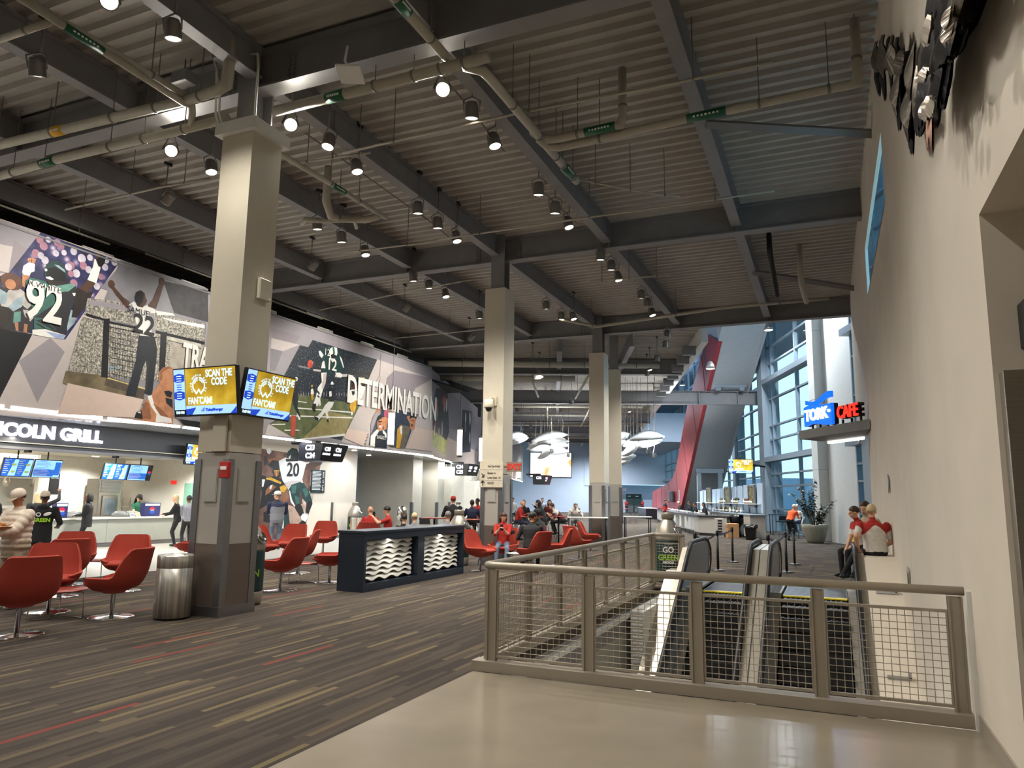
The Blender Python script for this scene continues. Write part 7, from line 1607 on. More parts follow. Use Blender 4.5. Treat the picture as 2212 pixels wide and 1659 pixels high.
for i in range(12):
    f = i/11; feather(tuple(A0.lerp(A1, f)), tuple(C0.lerp(C1, f)), .05, .92, m_fed, .01, .1, .01)

# ---------------------------------------------------------------- small fixtures by the restroom passage and the windows
x, (y, z) = -21.98, [(32.23,0.98)][0]
t = thing('drinking_fountain', 'stainless drinking fountain with two bowls on the recessed wall', 'fountain', (x, y, z))
MB().bev((0, -.32, -.3), (.12, .32, .3), .02, m_ss).build('back_panel', parent=t)
for i, (yy, zz) in enumerate(((-.05, .02), (.62, -.16))):
    MB().lathe([(.06, -.16), (.14, -.1), (.24, .0), (.25, .03), (.2, .02), (.02, -.04)], 18, m_ss, Matrix.Translation((.3, yy, zz))).build('bowl', parent=t); MB().tube([(.14, yy, zz), (.2, yy, zz+.1), (.28, yy, zz+.1)], .015, 6, m_chrome).build('spout', parent=t)
MB().bev((0, .3, -.42), (.14, .85, -.2), .02, m_ss).build('bracket', parent=t)
y0 = [(34.16,1.03)][0][0]; y1 = [(34.86,1.03)][0][0]
d = MB(); d.box((-21.99, y0, 0), (-21.93, y1, 2.3), m_door); d = struct(d.build('door_5')); MB().box((-21.93, y0+.5, .05), (-21.9, y1-.1, 2.2), mat('door_glass', '#5a7f7a', .2)).build('pane', parent=d); MB().box((-21.92, y0+.38, .95), (-21.86, y0+.42, 1.25), m_chrome).build('handle', parent=d)
q = [(-12.92,20.89)][0]; t = thing('chrome_stand', 'shiny oval chrome dispenser on a stand beyond the navy desk', 'dispenser', (*q, 0)); b = MB(); b.ball((0, 0, 1.18), .2, .1, .26, m_chrome, 18, 12); b.build('head', parent=t); MB().tube([(0, 0, .02), (0, 0, .95)], .02, 8, m_chrome).build('pole', parent=t); MB().lathe([(.16, 0), (.16, .02), (.02, .03)], 16, m_chrome).build('base', parent=t)
q = [(-16.08,22.84)][0]; t = thing('leaflet_rack', 'pale striped leaflet rack beside the wall bottle bin', 'rack', (*q, 0), .6); b = MB(); b.box((-.2, -.15, 0), (.2, .15, .92), m_white); b.build('body', parent=t)
for k in range(6): MB().box((-.19+k*.065, -.165, .5), (-.15+k*.065, -.15, .95), (m_card, m_white, m_colp)[k % 3]).build('leaflet', parent=t)
b = MB(); b.box((.965, 6.97, 0), (1.0, 7.05, 1.06), m_white); struct(b.build('trim_6'))
t = thing('bracket_arm', 'black angled bracket arm on the window pillar above the bar screen', 'bracket', (0, 0, 0), A2); b = MB(); b.tube([(12.3, 43.8, 3.75), (11.2, 43.2, 3.85), (10.7, 42.7, 3.95)], .06, 6, m_black); b.build('arm', parent=t); MB().tube([(10.6, 42.6, 4.0), (10.6, 42.6, 4.35)], .05, 6, m_black).build('drop', parent=t)
t = thing('wall_plate', 'small oval steel plate high on the right wall past the first', 'plate', (.985, *[(14.78,2.09)][0]))
MB().lathe([(.001, 0), (.1, 0), (.11, .01), (.09, .02), (.001, .02)], 16, m_ss, Matrix.Rotation(R(-90), 4, 'Y'), sx=1.6).build('plate', parent=t)
t = thing('wall_plate', 'oval steel plate on the right wall above the escalator ledge', 'plate', (.985, *[(12.09,0.71)][0]))
MB().lathe([(.001, 0), (.07, 0), (.08, .01), (.06, .02), (.001, .02)], 16, m_ss, Matrix.Rotation(R(-90), 4, 'Y'), sx=1.9).build('plate', parent=t)

# ---------------------------------------------------------------- people: one continuous body each, cut into clothing regions by the nearest bone
import numpy as np
def ik(a, c, l1, l2, pole):
    a, c = Vector(a), Vector(c); d = c-a; L_ = d.length
    if L_ > (l1+l2)*.995: c = a+d*((l1+l2)*.995/L_); d = c-a; L_ = d.length
    x = (l1*l1-l2*l2+L_*L_)/(2*L_); h = math.sqrt(max(0, l1*l1-x*x)); d.normalize(); p = Vector(pole); p = (p-d*p.dot(d)).normalized()
    return a+d*x+p*h, c
def taper(b, a, c, ra, rc, n=10):
    a, c = Vector(a), Vector(c); pts = [a.lerp(c, i/4) for i in range(5)]; b.tube(pts, [ra+(rc-ra)*i/4 for i in range(5)], n); b.ball(a, ra, n=n, k=6); b.ball(c, rc, n=n, k=6)
HAIRM = {'black': mat('hair_black', '#15110f', .5, var=.2, scale=30), 'brown': mat('hair_brown', '#3a271a', .5, var=.2, scale=30), 'blond': mat('hair_blond', '#c6b189', .5, var=.2, scale=30), 'white': mat('hair_white', '#cfc6b4', .5, var=.1, scale=30), 'grey': mat('hair_grey', '#77706a', .5, var=.15, scale=30), 'red': mat('hair_reddish', '#6a3a24', .5, var=.2)}
cl = lambda n, h, r=.85: mat('cloth_'+n, h, r, var=.1, scale=18, bump=.08)
def person(label, p, f, h=1.74, sit=None, lean=0.0, hl=None, hr=None, feet=None, yaw=0, nod=0, side=0, top=None, bot=None, skin=None, shoe=None, sleeve=1, hair=('short', 'brown'), cap=None, bulk=1.0, coat=0, yoke=None, vox=.02, quilt=0, hood=None, lower=None, z0=0, knees=None, on=False):
    """p = (x, y) on the floor, f = facing direction; hl / hr = hand targets in body space (x right, y forward, z up)"""
    k = h/1.75; root = thing('person', label, 'person', (p[0], p[1], z0), math.atan2(-f[0], f[1]))
    P = Vector((0, 0, .93*k)) if sit is None else Vector((0, 0, sit+.1)); u = Vector((side, math.sin(lean), math.cos(lean))).normalized(); rt = Vector((1, 0, 0)); fw = u.cross(rt)
    at = lambda t: P+u*t*k
    N = at(.52); hd = Matrix.Rotation(yaw, 3, 'Z') @ Matrix.Rotation(-nod, 3, 'X'); hu = (Vector((0, .10, 1))*.6+u*.5).normalized(); H = N+hu*.165*k+hd @ Vector((0, .035, 0))
    b = MB(); seg = []; top_ = top or cl('grey', '#666666'); bot_ = bot or cl('black', '#17181b'); sk = skin or m_skinl; sh = shoe or m_black
    w = .185*k*bulk
    # torso
    prof = [(-.13, .13, .105), (-.04, .165, .125), (.06, .165, .12), (.16, .155, .115), (.27, .17, .125), (.37, .185, .125), (.44, .175, .10), (.49, .10, .075), (.53, .06, .062)]
    if quilt:
        q = []
        for i in range(40):
            t = -.2+.66*i/39; j = max(0, min(len(prof)-2, sum(1 for a in prof if a[0] <= t)-1)); a, c = prof[j], prof[j+1]; g = max(0, min(1, (t-a[0])/(c[0]-a[0]))); m_ = .03+.016*abs(math.sin(t*math.pi/.085))
            q.append((t, a[1]+(c[1]-a[1])*g+m_, a[2]+(c[2]-a[2])*g+m_+.02))
        prof = q+[(.5, .085, .085), (.55, .075, .08)]
    elif coat: prof = [(-.13-coat, .19, .14), (-.16, .18, .14)]+[(a, r1*1.08, r2*1.12) for a, r1, r2 in prof[1:]]
    n = 16; b.loft([[tuple(at(t)+rt*(r1*k*bulk*math.cos(2*math.pi*i/n))+fw*(r2*k*(bulk if r2 > .08 else 1)*math.sin(2*math.pi*i/n))) for i in range(n)] for t, r1, r2 in prof])
    seg.append((at(-.02-coat), at(.45), .145*k*bulk, .12*k*bulk, top_))
    if yoke: seg.append((at(.46)-rt*w*.75, at(.46)+rt*w*.75, .15*k, .15*k, yoke))
    if lower: seg.append((at(-.1), at(.2), .17*k*bulk, .17*k*bulk, lower))
    if not coat: seg.append((at(-.14), at(-.07), .15*k*bulk, .15*k*bulk, bot_))
    # neck and head
    taper(b, at(.47), H-hu*.05*k, .058*k, .052*k); seg.append((at(.53), H, .055*k, .10*k, sk))
    HM = Matrix.Translation(H) @ hd.to_4x4() @ Matrix.Scale(k, 4)
    b.ball((0, -.008, .03), .077, .098, .095, n=14, k=10, T=HM); b.ball((0, .022, -.045), .06, .07, .075, n=12, k=8, T=HM); b.ball((0, .098, -.015), .014, .022, .024, n=8, k=6, T=HM); b.ball((0, .078, -.062), .028, .02, .016, n=8, k=6, T=HM)
    for s in (-1, 1): b.ball((s*.078, -.005, -.01), .012, .024, .034, n=8, k=6, T=HM); b.ball((s*.034, .078, .012), .026, .016, .012, n=8, k=6, T=HM)
    # arms
    hands = []
    for s, tgt in ((-1, hl), (1, hr)):
        S_ = at(.435)+rt*s*w; tgt = Vector(tgt)*1.0 if tgt is not None else at(-.06)+rt*s*(w+.09*k)+Vector((0, .05, 0))
        E_, Wr = ik(S_, tgt, .29*k, .25*k, (s*.5, -.8, -.5)); g = .012 if coat or quilt else 0
        if quilt:
            for a, c, r0, r1 in ((S_, E_, .066, .058), (E_, Wr, .058, .046)):
                pts = [a.lerp(c, i/12) for i in range(13)]; b.tube(pts, [(r0+(r1-r0)*i/12+.014+.012*abs(math.sin(i*math.pi/4)))*k for i in range(13)], 12)
            b.ball(S_, .088*k); b.ball(E_, .078*k)
        else: taper(b, S_, E_, (.064+g)*k*bulk**.5, (.046+g)*k); taper(b, E_, Wr, (.046+g)*k, (.031+g*.7)*k)
        cut = S_.lerp(E_, sleeve*2) if sleeve < .5 else E_.lerp(Wr, sleeve*2-1)
        ym = yoke if yoke and sleeve < 1 and False else top_
        if sleeve < .5: seg += [(S_, cut, .07*k, .06*k, ym), (cut, E_, .05*k, .046*k, sk), (E_, Wr, .046*k, .03*k, sk)]
        else: seg += [(S_, E_, .07*k, .055*k, ym), (E_, cut, .05*k, .04*k, ym)]+([(cut, Wr, .04*k, .03*k, sk)] if sleeve < 1 else [])
        d = (Wr-E_).normalized(); lat = d.cross(Vector((0, 0, 1))); lat = (lat if lat.length > .2 else Vector((0, 1, 0))).normalized(); pn = lat.cross(d).normalized(); pal = Wr+d*.05*k
        b.loft([[tuple(Wr+d*t*k+lat*(a*k*math.cos(2*math.pi*i/8))+pn*(c*k*math.sin(2*math.pi*i/8))) for i in range(8)] for t, a, c in ((-.02, .026, .022), (.02, .036, .02), (.06, .041, .018), (.088, .036, .014))])
        fr = .0095 if vox < .015 else .0115
        for j, (o, ln) in enumerate(((-.032, .062), (-.011, .075), (.011, .07), (.031, .055))):
            a = Wr+(d*.075+lat*o*1.15)*k; m_ = a+(d*ln*.55+lat*o*.25-pn*.008)*k; b.tube([a, m_, m_+(d*ln*.4-pn*.024)*k], [fr*k, fr*k, fr*.8*k], 6)
        a = Wr+(d*.03-lat*.03*s)*k; b.tube([a, a+(d*.03-lat*.028*s-pn*.01)*k, a+(d*.058-lat*.034*s-pn*.016)*k], [.013*k, .011*k, .009*k], 6)
        seg.append((Wr+d*.015*k, Wr+d*.14*k, .032*k, .03*k, sk)); hands.append(Wr+d*.08*k)
    # legs
    for s in (-1, 1):
        Hp = P+rt*s*.09*k*bulk**.5+Vector((0, 0, -.02)); ft = Vector(feet[0 if s < 0 else 1]) if feet else (Vector((s*.11, 0 if s < 0 else .05, 0)) if sit is None else Vector((s*.13, .46*k, 0)))
        An = ft+Vector((0, 0, .085*k)); K_, An = ik(Hp, An, .44*k, .42*k, (s*.12, 1, .25))
        taper(b, Hp, K_, .088*k*bulk**.5, .062*k, 12); taper(b, K_, An, .062*k, .045*k)
        seg += [(Hp, K_, .088*k, .062*k, bot_), (K_, An+Vector((0, 0, .0)), .062*k, .048*k, bot_)]
        toe = Vector((s*.03, 1, 0)).normalized(); FM = Matrix.Translation(An+Vector((0, 0, -.05*k))) @ Matrix.Rotation(math.atan2(-toe.x, toe.y), 4, 'Z')
        b.ball((0, .055*k, .005*k), .046*k, .125*k, .04*k, n=10, k=8, T=FM); b.ball((0, -.02*k, .02*k), .042*k, .055*k, .05*k, n=10, k=6, T=FM)
        seg.append((An+Vector((0, -.02, -.055*k)), An+Vector((0, .12*k, -.05*k)), .05*k, .045*k, sh))
    if hood: b.loft([[tuple(at(.47)+rt*(r1*k*math.cos(2*math.pi*i/12))+fw*(-.055*k+r2*k*math.sin(2*math.pi*i/12))+u*z*k) for i in range(12)] for z, r1, r2 in ((-.06, .06, .03), (-.01, .12, .075), (.05, .11, .07), (.075, .05, .03))])
    # fuse into one surface
    me = bpy.data.meshes.new('body'); me.from_pydata(b.v, [], b.f); o = bpy.data.objects.new('body', me); COL.objects.link(o)
    md = o.modifiers.new('fuse', 'REMESH'); md.mode = 'VOXEL'; md.voxel_size = vox; md.use_smooth_shade = True
    sm_ = o.modifiers.new('soft', 'SMOOTH'); sm_.factor = .5; sm_.iterations = 2
    dg = bpy.context.evaluated_depsgraph_get(); m2 = bpy.data.meshes.new_from_object(o.evaluated_get(dg)); bpy.data.objects.remove(o); bpy.data.meshes.remove(me)
    m2.name = 'body'; m2.materials.clear(); mats = []
    for s in seg:
        if s[4] not in mats: mats.append(s[4])
    for m in mats: m2.materials.append(m)
    nf = len(m2.polygons); cen = np.empty(nf*3); m2.polygons.foreach_get('center', cen); cen = cen.reshape(-1, 3); best = np.full(nf, 1e9); idx = np.zeros(nf, dtype=np.int32)
    for a, c, ra, rc, m in seg:
        a = np.array(a); d = np.array(c)-a; t = np.clip(((cen-a)@d)/max(1e-9, d@d), 0, 1); ds = np.linalg.norm(cen-a-t[:, None]*d, axis=1)-(ra+(rc-ra)*t); q = ds < best; best[q] = ds[q]; idx[q] = mats.index(m)
    m2.polygons.foreach_set('material_index', idx); m2.polygons.foreach_set('use_smooth', np.ones(nf, dtype=bool)); m2.update()
    body = bpy.data.objects.new('body', m2); COL.objects.link(body); body.parent = root
    # face
    for s in (-1, 1): MB().ball((s*.032, .083, .006), .011, .007, .006, n=8, k=6, T=HM, m=m_black).build('eye', parent=root)
    MB().ball((0, .093, -.066), .021, .006, .005, n=8, k=4, T=HM, m=mat('lips', '#8f4f44', .5)).build('mouth', parent=root)
    # hair, caps
    st, hc = hair if hair else (None, None); hm = HAIRM.get(hc)
    if st:
        g = MB(); rows = []; n = 16; lo_ = {'short': -.02, 'long': -.02, 'bun': -.03}.get(st, -.02)
        for j in range(8):
            th = math.pi*j/14+.02; row = []
            for i in range(n):
                a = 2*math.pi*i/n; frn = max(0, math.sin(a)); e = th*(1.22-.42*frn) if st != 'bald' else th; row.append((.086*math.sin(e)*math.cos(a), -.012+.106*math.sin(e)*math.sin(a), .032+.104*math.cos(e)))
            rows.append(row)
        g.loft(rows, hm, True, True, T=HM)
        if st == 'long':
            L_ = []
            for j in range(8):
                t = j/7; rr_ = (.095+.02*math.sin(t*3)-.03*t*t); L_.append([(rr_*math.cos(a), -.035-.015*t+.085*(1-.35*t)*min(.25, math.sin(a))-.01, .06-.34*t+.008*math.sin(5*a)) for a in [2*math.pi*i/14 for i in range(14)]])
            g.loft(L_, hm, True, True, T=HM)
        if st == 'bun': g.ball((0, -.1, .09), .045, m=hm, T=HM)
        g.build('hair', parent=root)
    if cap:
        cm, bd = cap; g = MB(); n = 18
        g.loft([[(r*.092*math.cos(2*math.pi*i/n), -.01+r*.112*math.sin(2*math.pi*i/n), z) for i in range(n)] for r, z in ((1.0, .035), (1.02, .06), (.95, .1), (.72, .135), (.35, .152), (.02, .156))], cm, True, True, T=HM)
        if bd:
            br = [(.072*math.cos(a), bd*(.085+.095*math.sin(a)), .045-.02*math.sin(a)) for a in [math.pi*i/10 for i in range(11)]]
            g.loft([[(x, y, z) for x, y, z in br], [(x, y, z+.008) for x, y, z in br]], cm, True, True, T=HM); g.add([(x, y, z+.008) for x, y, z in br]+[(x, y, z) for x, y, z in br], [tuple(range(11)), tuple(range(21, 10, -1))], cm, False, T=HM)
        g.build('cap', parent=root)
    if on or (feet and abs(feet[0][2]-.3) < .01 and feet[0][1] < .3):
        stool('black bar stool under the '+' '.join(label.split(',')[0].split()[:10]), p[0], p[1], root.rotation_euler.z)
    return root, dict(HM=HM, at=at, fw=fw, rt=rt, u=u, hands=hands, k=k)
LFT, RGT, AWAY, CAMW = (-.918, -.395), (.918, .395), (-.6, .8), (.5, -.86)
c_blk, c_red, c_nvy, c_gry, c_jean = cl('black', '#17181b'), cl('red', '#a8261f'), cl('navy', '#20263f'), cl('grey', '#7b7c84'), cl('denim', '#5b6b80')
c_cream, c_white, c_teal, c_grn, c_mar = cl('cream', '#d9ccbc', .7), cl('white', '#d6d2cb'), cl('teal', '#1d4d50'), cl('green', '#1d5a44'), cl('maroon', '#5c1a20')
c_stone, c_org, c_yel, c_coat = cl('stone', '#b7a792'), cl('orange', '#ff5f2e'), cl('safety_yellow', '#c8d03a'), cl('dark_coat', '#1c1d24')
D1 = lambda q: q[0]
# at the food counter
r, q = person('man in a cream puffer jacket and pale cap carrying a tray of food', [(-11.41,7.43)][0], (.12, -.99), 1.78, hl=(-.08, .42, 1.13), hr=(.13, .40, 1.13), nod=.42, yaw=.1, top=c_cream, bot=c_stone, skin=m_skinm, shoe=m_white, hair=('short', 'black'), cap=(c_cream, 1), quilt=1, vox=.011, bulk=1.02)
t = thing('food_tray', 'pale cardboard tray heaped with fries held by the puffer jacket man', 'tray', tuple(r.location)[:2]+(0,), r.rotation_euler.z)
b = MB(); b.loft([[(-.2, .28, 1.19), (.22, .28, 1.19), (.22, .62, 1.19), (-.2, .62, 1.19)], [(-.22, .26, 1.22), (.24, .26, 1.22), (.24, .64, 1.22), (-.22, .64, 1.22)]], m_card, True, False); b.build('tray', parent=t)
rr = random.Random(2); m_fry = mat('fries', '#c98a3e', .6, var=.25, scale=20); b = MB()
for i in range(70): x, y = rr.uniform(-.17, .19), rr.uniform(.32, .58); a = rr.random()*3.1; dx, dy = .035*math.cos(a), .035*math.sin(a); z = 1.225+.035*rr.random()+.03*max(0, 1-((x/.18)**2+((y-.45)/.15)**2)); b.tube([(x-dx, y-dy, z), (x+dx, y+dy, z+.01)], .006, 4, m_fry)
b.build('fries', parent=t, kind='stuff')
r, q = person('person in a black hoodie printed GO GREEN, seen from behind, pale cap', [(-15.03,10.28)][0], (-.75, .66), 1.74, top=c_blk, bot=c_blk, skin=m_skind, hair=('short', 'black'), cap=(c_cream, -1), hood=1, bulk=1.12, coat=.08, vox=.014, hl=(-.25, .2, 1.0), hr=(.27, .2, 1.02))
BK = frame(q['at'](.28)-q['fw']*.18, (1, 0, 0), (0, 0, 1)); text('GO', .115, BK @ Matrix.Translation((-.1, .06, 0)), m_letw, r, .002, .004); text('GREEN', .105, BK @ Matrix.Translation((.0, -.05, 0)), m_letg, r, .002, .005)
b = MB(); b.ball((0, 0, 0), .075, .035, .006, m=m_letw, T=BK @ Matrix.Translation((.1, .075, 0)) @ Matrix.Rotation(R(20), 4, 'Z')); b.build('print', parent=r)
person('fair-haired woman in dark clothes raising her right hand at the counter', [(-18.43,12.46)][0], (-.75, .66), 1.78, top=c_blk, bot=c_blk, hair=('long', 'blond'), hr=(.42, .12, 1.72), vox=.018, skin=m_skind)
person('server in a teal shirt and black cap behind the counter, at the picture edge', (-22.7, 13.45), (1, -.3), 1.7, top=c_teal, bot=c_blk, cap=(c_blk, 1), sleeve=.35, hl=(-.2, .35, 1.1), hr=(.1, .38, 1.1), nod=.4)
person('server with a black cap beside the teal-shirted server', (-22.9, 14.1), (1, -.2), 1.68, top=c_blk, bot=c_blk, cap=(c_blk, 1), hair=('long', 'black'))
r, q = person('person in a black jacket with the hood up, waiting by the counter', [(-20.95,15.73)][0], (-.72, -.69), 1.68, top=c_blk, bot=c_blk, skin=m_skind, hair=None, coat=.1, bulk=1.1, hl=(-.05, .3, 1.02), hr=(.08, .3, 1.02), vox=.015)
b = MB(); b.loft([[(.098*s*math.cos(a), -.02+.118*s*math.sin(a)-(.03 if math.sin(a) > .5 else 0)*s, z) for a in [2*math.pi*i/16 for i in range(16)]] for s, z in ((.9, -.12), (1.0, -.05), (1.03, .04), (.9, .1), (.55, .14), (.02, .15))], c_blk, True, True, T=q['HM'] @ Matrix.Translation((0, -.03, 0))); b.build('hood', parent=r)
person('server in a green shirt and dark cap looking down behind the counter', (-22.75, 19.0), (1, -.15), 1.68, top=c_grn, bot=c_blk, cap=(c_blk, 1), hair=('long', 'black'), nod=.5, sleeve=.3, hl=(-.15, .36, 1.03), hr=(.15, .36, 1.03), vox=.017)
person('fair-haired woman in black leaning on the counter by the drink display', [(-19.96,18.24)][0], (-.8, -.6), 1.7, top=c_blk, bot=c_blk, hair=('long', 'blond'), hl=(-.1, .42, 1.05), hr=(.15, .4, 1.0), lean=.12, vox=.017)
person('person in a grey top with dark hair at the column edge', [(-18.57,17.39)][0], (-.9, .4), 1.68, top=c_gry, bot=c_blk, hair=('short', 'black'), skin=m_skind, hl=(-.05, .3, 1.1), hr=(.1, .3, 1.1), bulk=1.12, shoe=m_black)
person('broad man in a navy and grey top, jeans and white cap, seen from behind', [(-16.38,18.93)][0], (-.78, .62), 1.84, top=c_nvy, lower=c_gry, bot=c_jean, cap=(c_white, 1), hair=('short', 'grey'), bulk=1.3, yaw=.9, hl=(-.2, .3, 1.12), hr=(.2, .3, 1.1), vox=.015)
# behind the navy desk
cz = lambda i: (CH[i].location.x, CH[i].location.y)
person('bald man sitting behind the navy desk, seen from behind', cz(14), (-.5, .85), 1.78, sit=.5, top=c_red, bot=c_jean, hair=None, vox=.018)
r, q = person('dark-haired man in a red shirt looking at his phone behind the desk', [(-11.94,18.56)][0], (-.85, -.5), 1.8, sit=.52, top=c_red, bot=c_jean, hair=('short', 'black'), sleeve=.3, hl=(-.1, .42, 1.12), hr=(.08, .4, 1.1), nod=.3, vox=.018)
tag(MB().bev((-.04, -.006, -.08), (.04, .006, .08), .004, m_black).build('phone', loc=(r.location.x-.46, r.location.y-.06, 1.2), rz=R(60)), 'dark phone in the hand of the red-shirted man', 'phone')
person('fair-haired person whose head shows above the navy desk', [(-10.14,17.02)][0], (-.3, .95), 1.68, sit=.44, top=c_gry, bot=c_jean, hair=('short', 'blond'))
person('dark-haired person low behind the navy desk', [(-10.6,17.26)][0], (-.4, .9), 1.6, sit=.42, top=c_blk, bot=c_jean, hair=('short', 'black'))
person('grey-haired person behind the right end of the navy desk', [(-9.42,17.55)][0], (-.3, .95), 1.74, sit=.46, top=c_gry, bot=c_jean, hair=('short', 'grey'), skin=m_skinl)
# high tables
person('person in a black jacket and red cap at a high table, seen from behind', [(-12.14,22.99)][0], (-.5, .86), 1.84, sit=.8, top=c_blk, bot=c_blk, cap=(c_red, 1), hair=('short', 'black'), coat=.1, bulk=1.2, hl=(-.25, .3, 1.15), hr=(.25, .3, 1.15), feet=((-.15, .25, .3), (.15, .25, .3)))
person('person in a dark blue jacket next to the red-capped one, seen from behind', [(-11.98,24.16)][0], (-.45, .89), 1.7, sit=.76, top=c_nvy, bot=c_blk, hair=('short', 'black'), skin=m_skind, bulk=1.1, hl=(-.2, .3, 1.1), hr=(.2, .3, 1.1), feet=((-.15, .25, .3), (.15, .25, .3)))
person('dark-haired person half hidden by the left edge of the second column', [(-12.84,26.43)][0], (-.3, -.9), 1.72, sit=.8, top=c_red, bot=c_blk, hair=('short', 'black'), skin=m_skind, feet=((-.15, .25, .3), (.15, .25, .3)))
r, q = person('curly dark-haired woman in a red jersey looking at a phone in a red chair', cz(16), (.38, -.92), 1.7, sit=.5, top=c_red, bot=c_jean, hair=('long', 'brown'), skin=m_skinl, nod=.38, yaw=.2, sleeve=.62, hl=(-.03, .34, .93), hr=(.09, .34, .95), vox=.012, feet=((-.08, .55, 0), (.16, .5, 0)))
for s in (-1, 1): MB().cbox((0, 0, 0), (.13, .13, .09), c_blk, Matrix.Translation(q['at'](.27)+q['rt']*s*.235) @ Matrix.Rotation(s*-.25, 4, 'Y')).build('sleeve_band', parent=r)
a_ = r.rotation_euler.z; hp = Matrix.Rotation(a_, 3, 'Z') @ Vector((.03, .43, 0))
tag(MB().bev((-.04, -.006, -.08), (.04, .006, .08), .004, m_black).build('phone', loc=(r.location.x+hp.x, r.location.y+hp.y, 1.0), rz=a_), 'black phone held by the seated woman in the red jersey', 'phone')
person('man in a black sweater with cropped hair in a red chair, seen from behind', (cz(17)[0]-.08, cz(17)[1]+.1), (-.3, .95), 1.78, sit=.5, top=c_blk, bot=c_blk, hair=('short', 'black'), skin=m_skinm, yaw=-.9, lean=.2, bulk=1.18, vox=.014, hl=(-.25, .3, .75), hr=(.1, .35, .75))
person('man in a dark cap and red-sleeved jacket beyond the man in black', (cz(18)[0]-.35, cz(18)[1]+.1), (-.95, .1), 1.82, sit=.52, top=c_mar, yoke=c_blk, bot=c_blk, cap=(c_blk, 1), hair=('short', 'black'), skin=m_skind, lean=.3, hl=(-.1, .4, .75), hr=(.1, .4, .75), vox=.016)
SF = ((-.15, .28, .3), (.15, .28, .3))
person('bald man in a bright red jacket at the red-topped high table', [(-11.19,26.59)][0], (.95, .2), 1.72, sit=.76, top=c_red, bot=c_nvy, hair=None, lean=.25, hl=(-.15, .35, 1.12), hr=(.15, .35, 1.12), feet=SF, bulk=1.1)
person('pale person in dark clothes behind the man in the bright red jacket', [(-11.75,28.56)][0], (.5, -.86), 1.7, sit=.78, top=c_blk, bot=c_blk, hair=('short', 'grey'), feet=SF)
person('long-haired woman in a dark coat resting her chin on her hand', [(-10.48,27.45)][0], (-.97, -.1), 1.76, sit=.78, top=c_coat, bot=c_blk, hair=('long', 'black'), lean=.28, hl=(-.02, .34, 1.42), hr=(.05, .42, 1.18), feet=SF, coat=.08, bulk=1.15, vox=.016)
person('dark-haired woman facing us behind the woman in the dark coat', [(-11.65,31.36)][0], (.3, -.95), 1.7, sit=.8, top=c_mar, bot=c_blk, hair=('long', 'black'), feet=SF)
person('brown-haired man in a maroon and white jersey bending over a table', [(-9.92,28.25)][0], (-.95, -.15), 1.78, sit=.78, top=c_mar, yoke=c_white, bot=c_blk, hair=('short', 'brown'), lean=.75, hl=(-.2, .55, 1.1), hr=(.15, .55, 1.1), sleeve=.35, feet=SF, vox=.016)
person('person in white striped clothes hunched at the pale high table', [(-10.57,31.82)][0], (.3, -.9), 1.72, sit=.72, top=c_white, bot=c_gry, hair=('short', 'grey'), lean=.5, hl=(-.2, .4, 1.1), hr=(.2, .4, 1.1), feet=SF, bulk=1.25)
person('distant person at the tables just under the big screen', [(-15.92,41.64)][0], (.3, -.9), 1.75, sit=.85, top=c_gry, bot=c_blk, hair=('short', 'black'), vox=.03, feet=SF)
person('distant person with white hair at the tables left of the big screen', [(-15.97,37.21)][0], (.5, -.8), 1.78, sit=.85, top=c_white, bot=c_blk, hair=('short', 'black'), vox=.03, feet=SF)
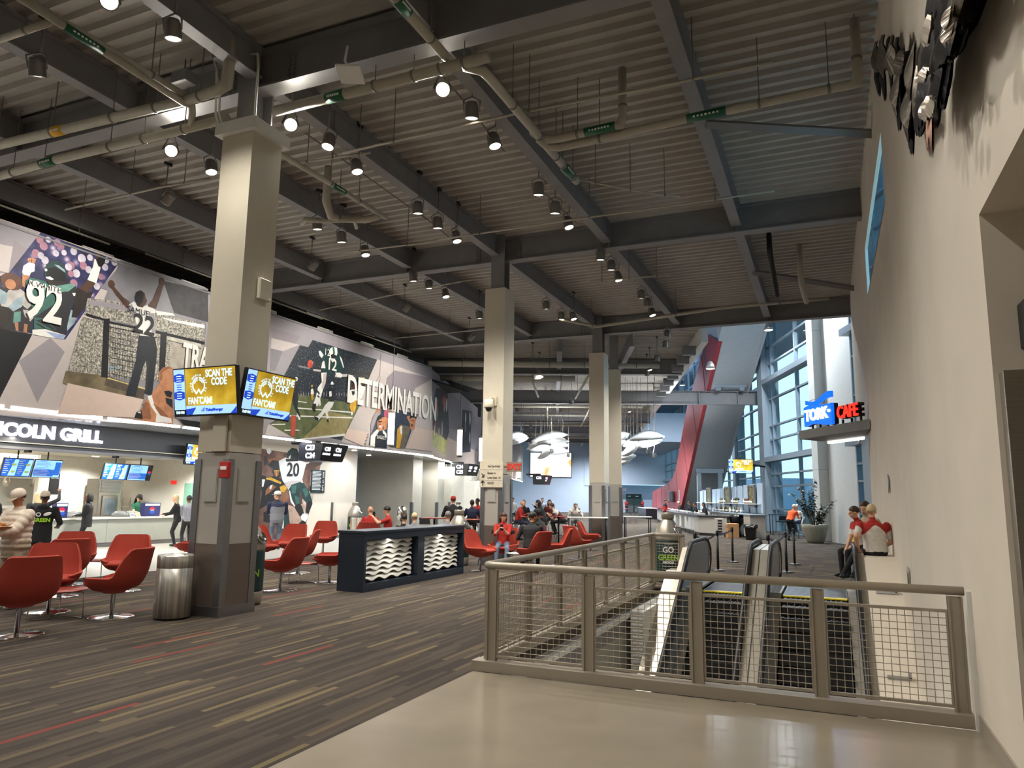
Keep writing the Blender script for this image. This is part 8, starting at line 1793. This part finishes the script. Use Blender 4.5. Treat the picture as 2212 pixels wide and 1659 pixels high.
# bar, back doors, windows
person('man in a red top and black trousers standing at the bar', [(-10.18,49.44)][0], (.9, -.1), 1.8, top=c_red, yoke=c_blk, bot=c_blk, hair=('short', 'black'), skin=m_skinm, hl=(-.1, .35, 1.15), hr=(.12, .35, 1.12), lean=.1, vox=.022)
for i, (u, v, hh, lb, hr_) in enumerate(((9.3, 55, 1.66, 'bartender in black with a pale cap, farthest along the bar', ('short', 'grey')), (9.15, 50, 1.7, 'bartender in black with a dark ponytail behind the bar', ('bun', 'black')), (8.75, 46, 1.62, 'bartender in black leaning low over the bar', ('short', 'black')), (8.7, 43, 1.66, 'long-haired bartender in black nearest the bar corner', ('long', 'black')))):
    p = w2(u, v); person(lb, (p.x, p.y), (-.9, -.4), hh, top=c_blk, bot=c_blk, hair=hr_, skin=m_skinm, lean=.22, vox=.024, hl=(-.15, .38, 1.05), hr=(.15, .38, 1.05), cap=(c_stone, 1) if i == 0 else None)
person('staff member in red standing left of the far double doors', [(-24.09,93.24)][0], (.4, -.9), 1.74, top=c_red, bot=c_blk, hair=('short', 'black'), skin=m_skind, vox=.04, hl=(-.05, .3, 1.15), hr=(.05, .3, 1.2))
person('staff member in red standing right of the far double doors', [(-22.17,94.06)][0], (-.3, -.9), 1.76, top=c_red, bot=c_blk, hair=('short', 'black'), skin=m_skind, vox=.04, hl=(-.05, .3, 1.15), hr=(.05, .3, 1.2))
person('man in an orange shirt leaning over the high table by the windows', [(-1.72,35.96)][0], (.6, .8), 1.72, top=c_org, bot=c_blk, hair=('short', 'white'), lean=.55, sleeve=.3, hl=(-.15, .5, 1.08), hr=(.15, .5, 1.08), bulk=1.15, vox=.018)
person('white-haired person by the windows beyond the orange-shirted man', [(-1.46,38.5)][0], (-.5, -.6), 1.72, sit=.72, top=c_white, bot=c_nvy, hair=('short', 'white'), vox=.02, feet=SF)
# on the ledge beside the right escalator
r, q = person('fair-haired person in a white and red polo on the ledge, back turned', (.71, 14.85), (-.25, .97), 1.78, sit=.8, top=c_white, yoke=c_red, bot=c_blk, hair=('short', 'blond'), sleeve=.33, bulk=1.22, vox=.011, hl=(-.3, -.02, .93), hr=(.22, .3, .95), lean=.12, feet=((-.45, .45, .35), (-.25, .5, .35)))
person('man in a white and red polo on the ledge with hands clasped, face turned', (.58, 16.2), (-.72, -.4), 1.72, sit=.8, top=c_white, yoke=c_red, bot=c_blk, hair=('short', 'brown'), sleeve=.33, vox=.012, yaw=-.35, nod=.15, hl=(-.05, .34, .86), hr=(.06, .34, .84), lean=.22, feet=((-.1, .42, .3), (.12, .42, .3)))
person('tall brown-haired man in a yellow vest behind the two in white polos', (.68, 16.95), (-.5, -.85), 1.96, sit=.78, top=c_yel, yoke=c_stone, bot=c_blk, hair=('short', 'brown'), vox=.013, feet=((-.3, .42, .3), (-.1, .45, .3)), nod=.2)

# ---------------------------------------------------------------- lamps
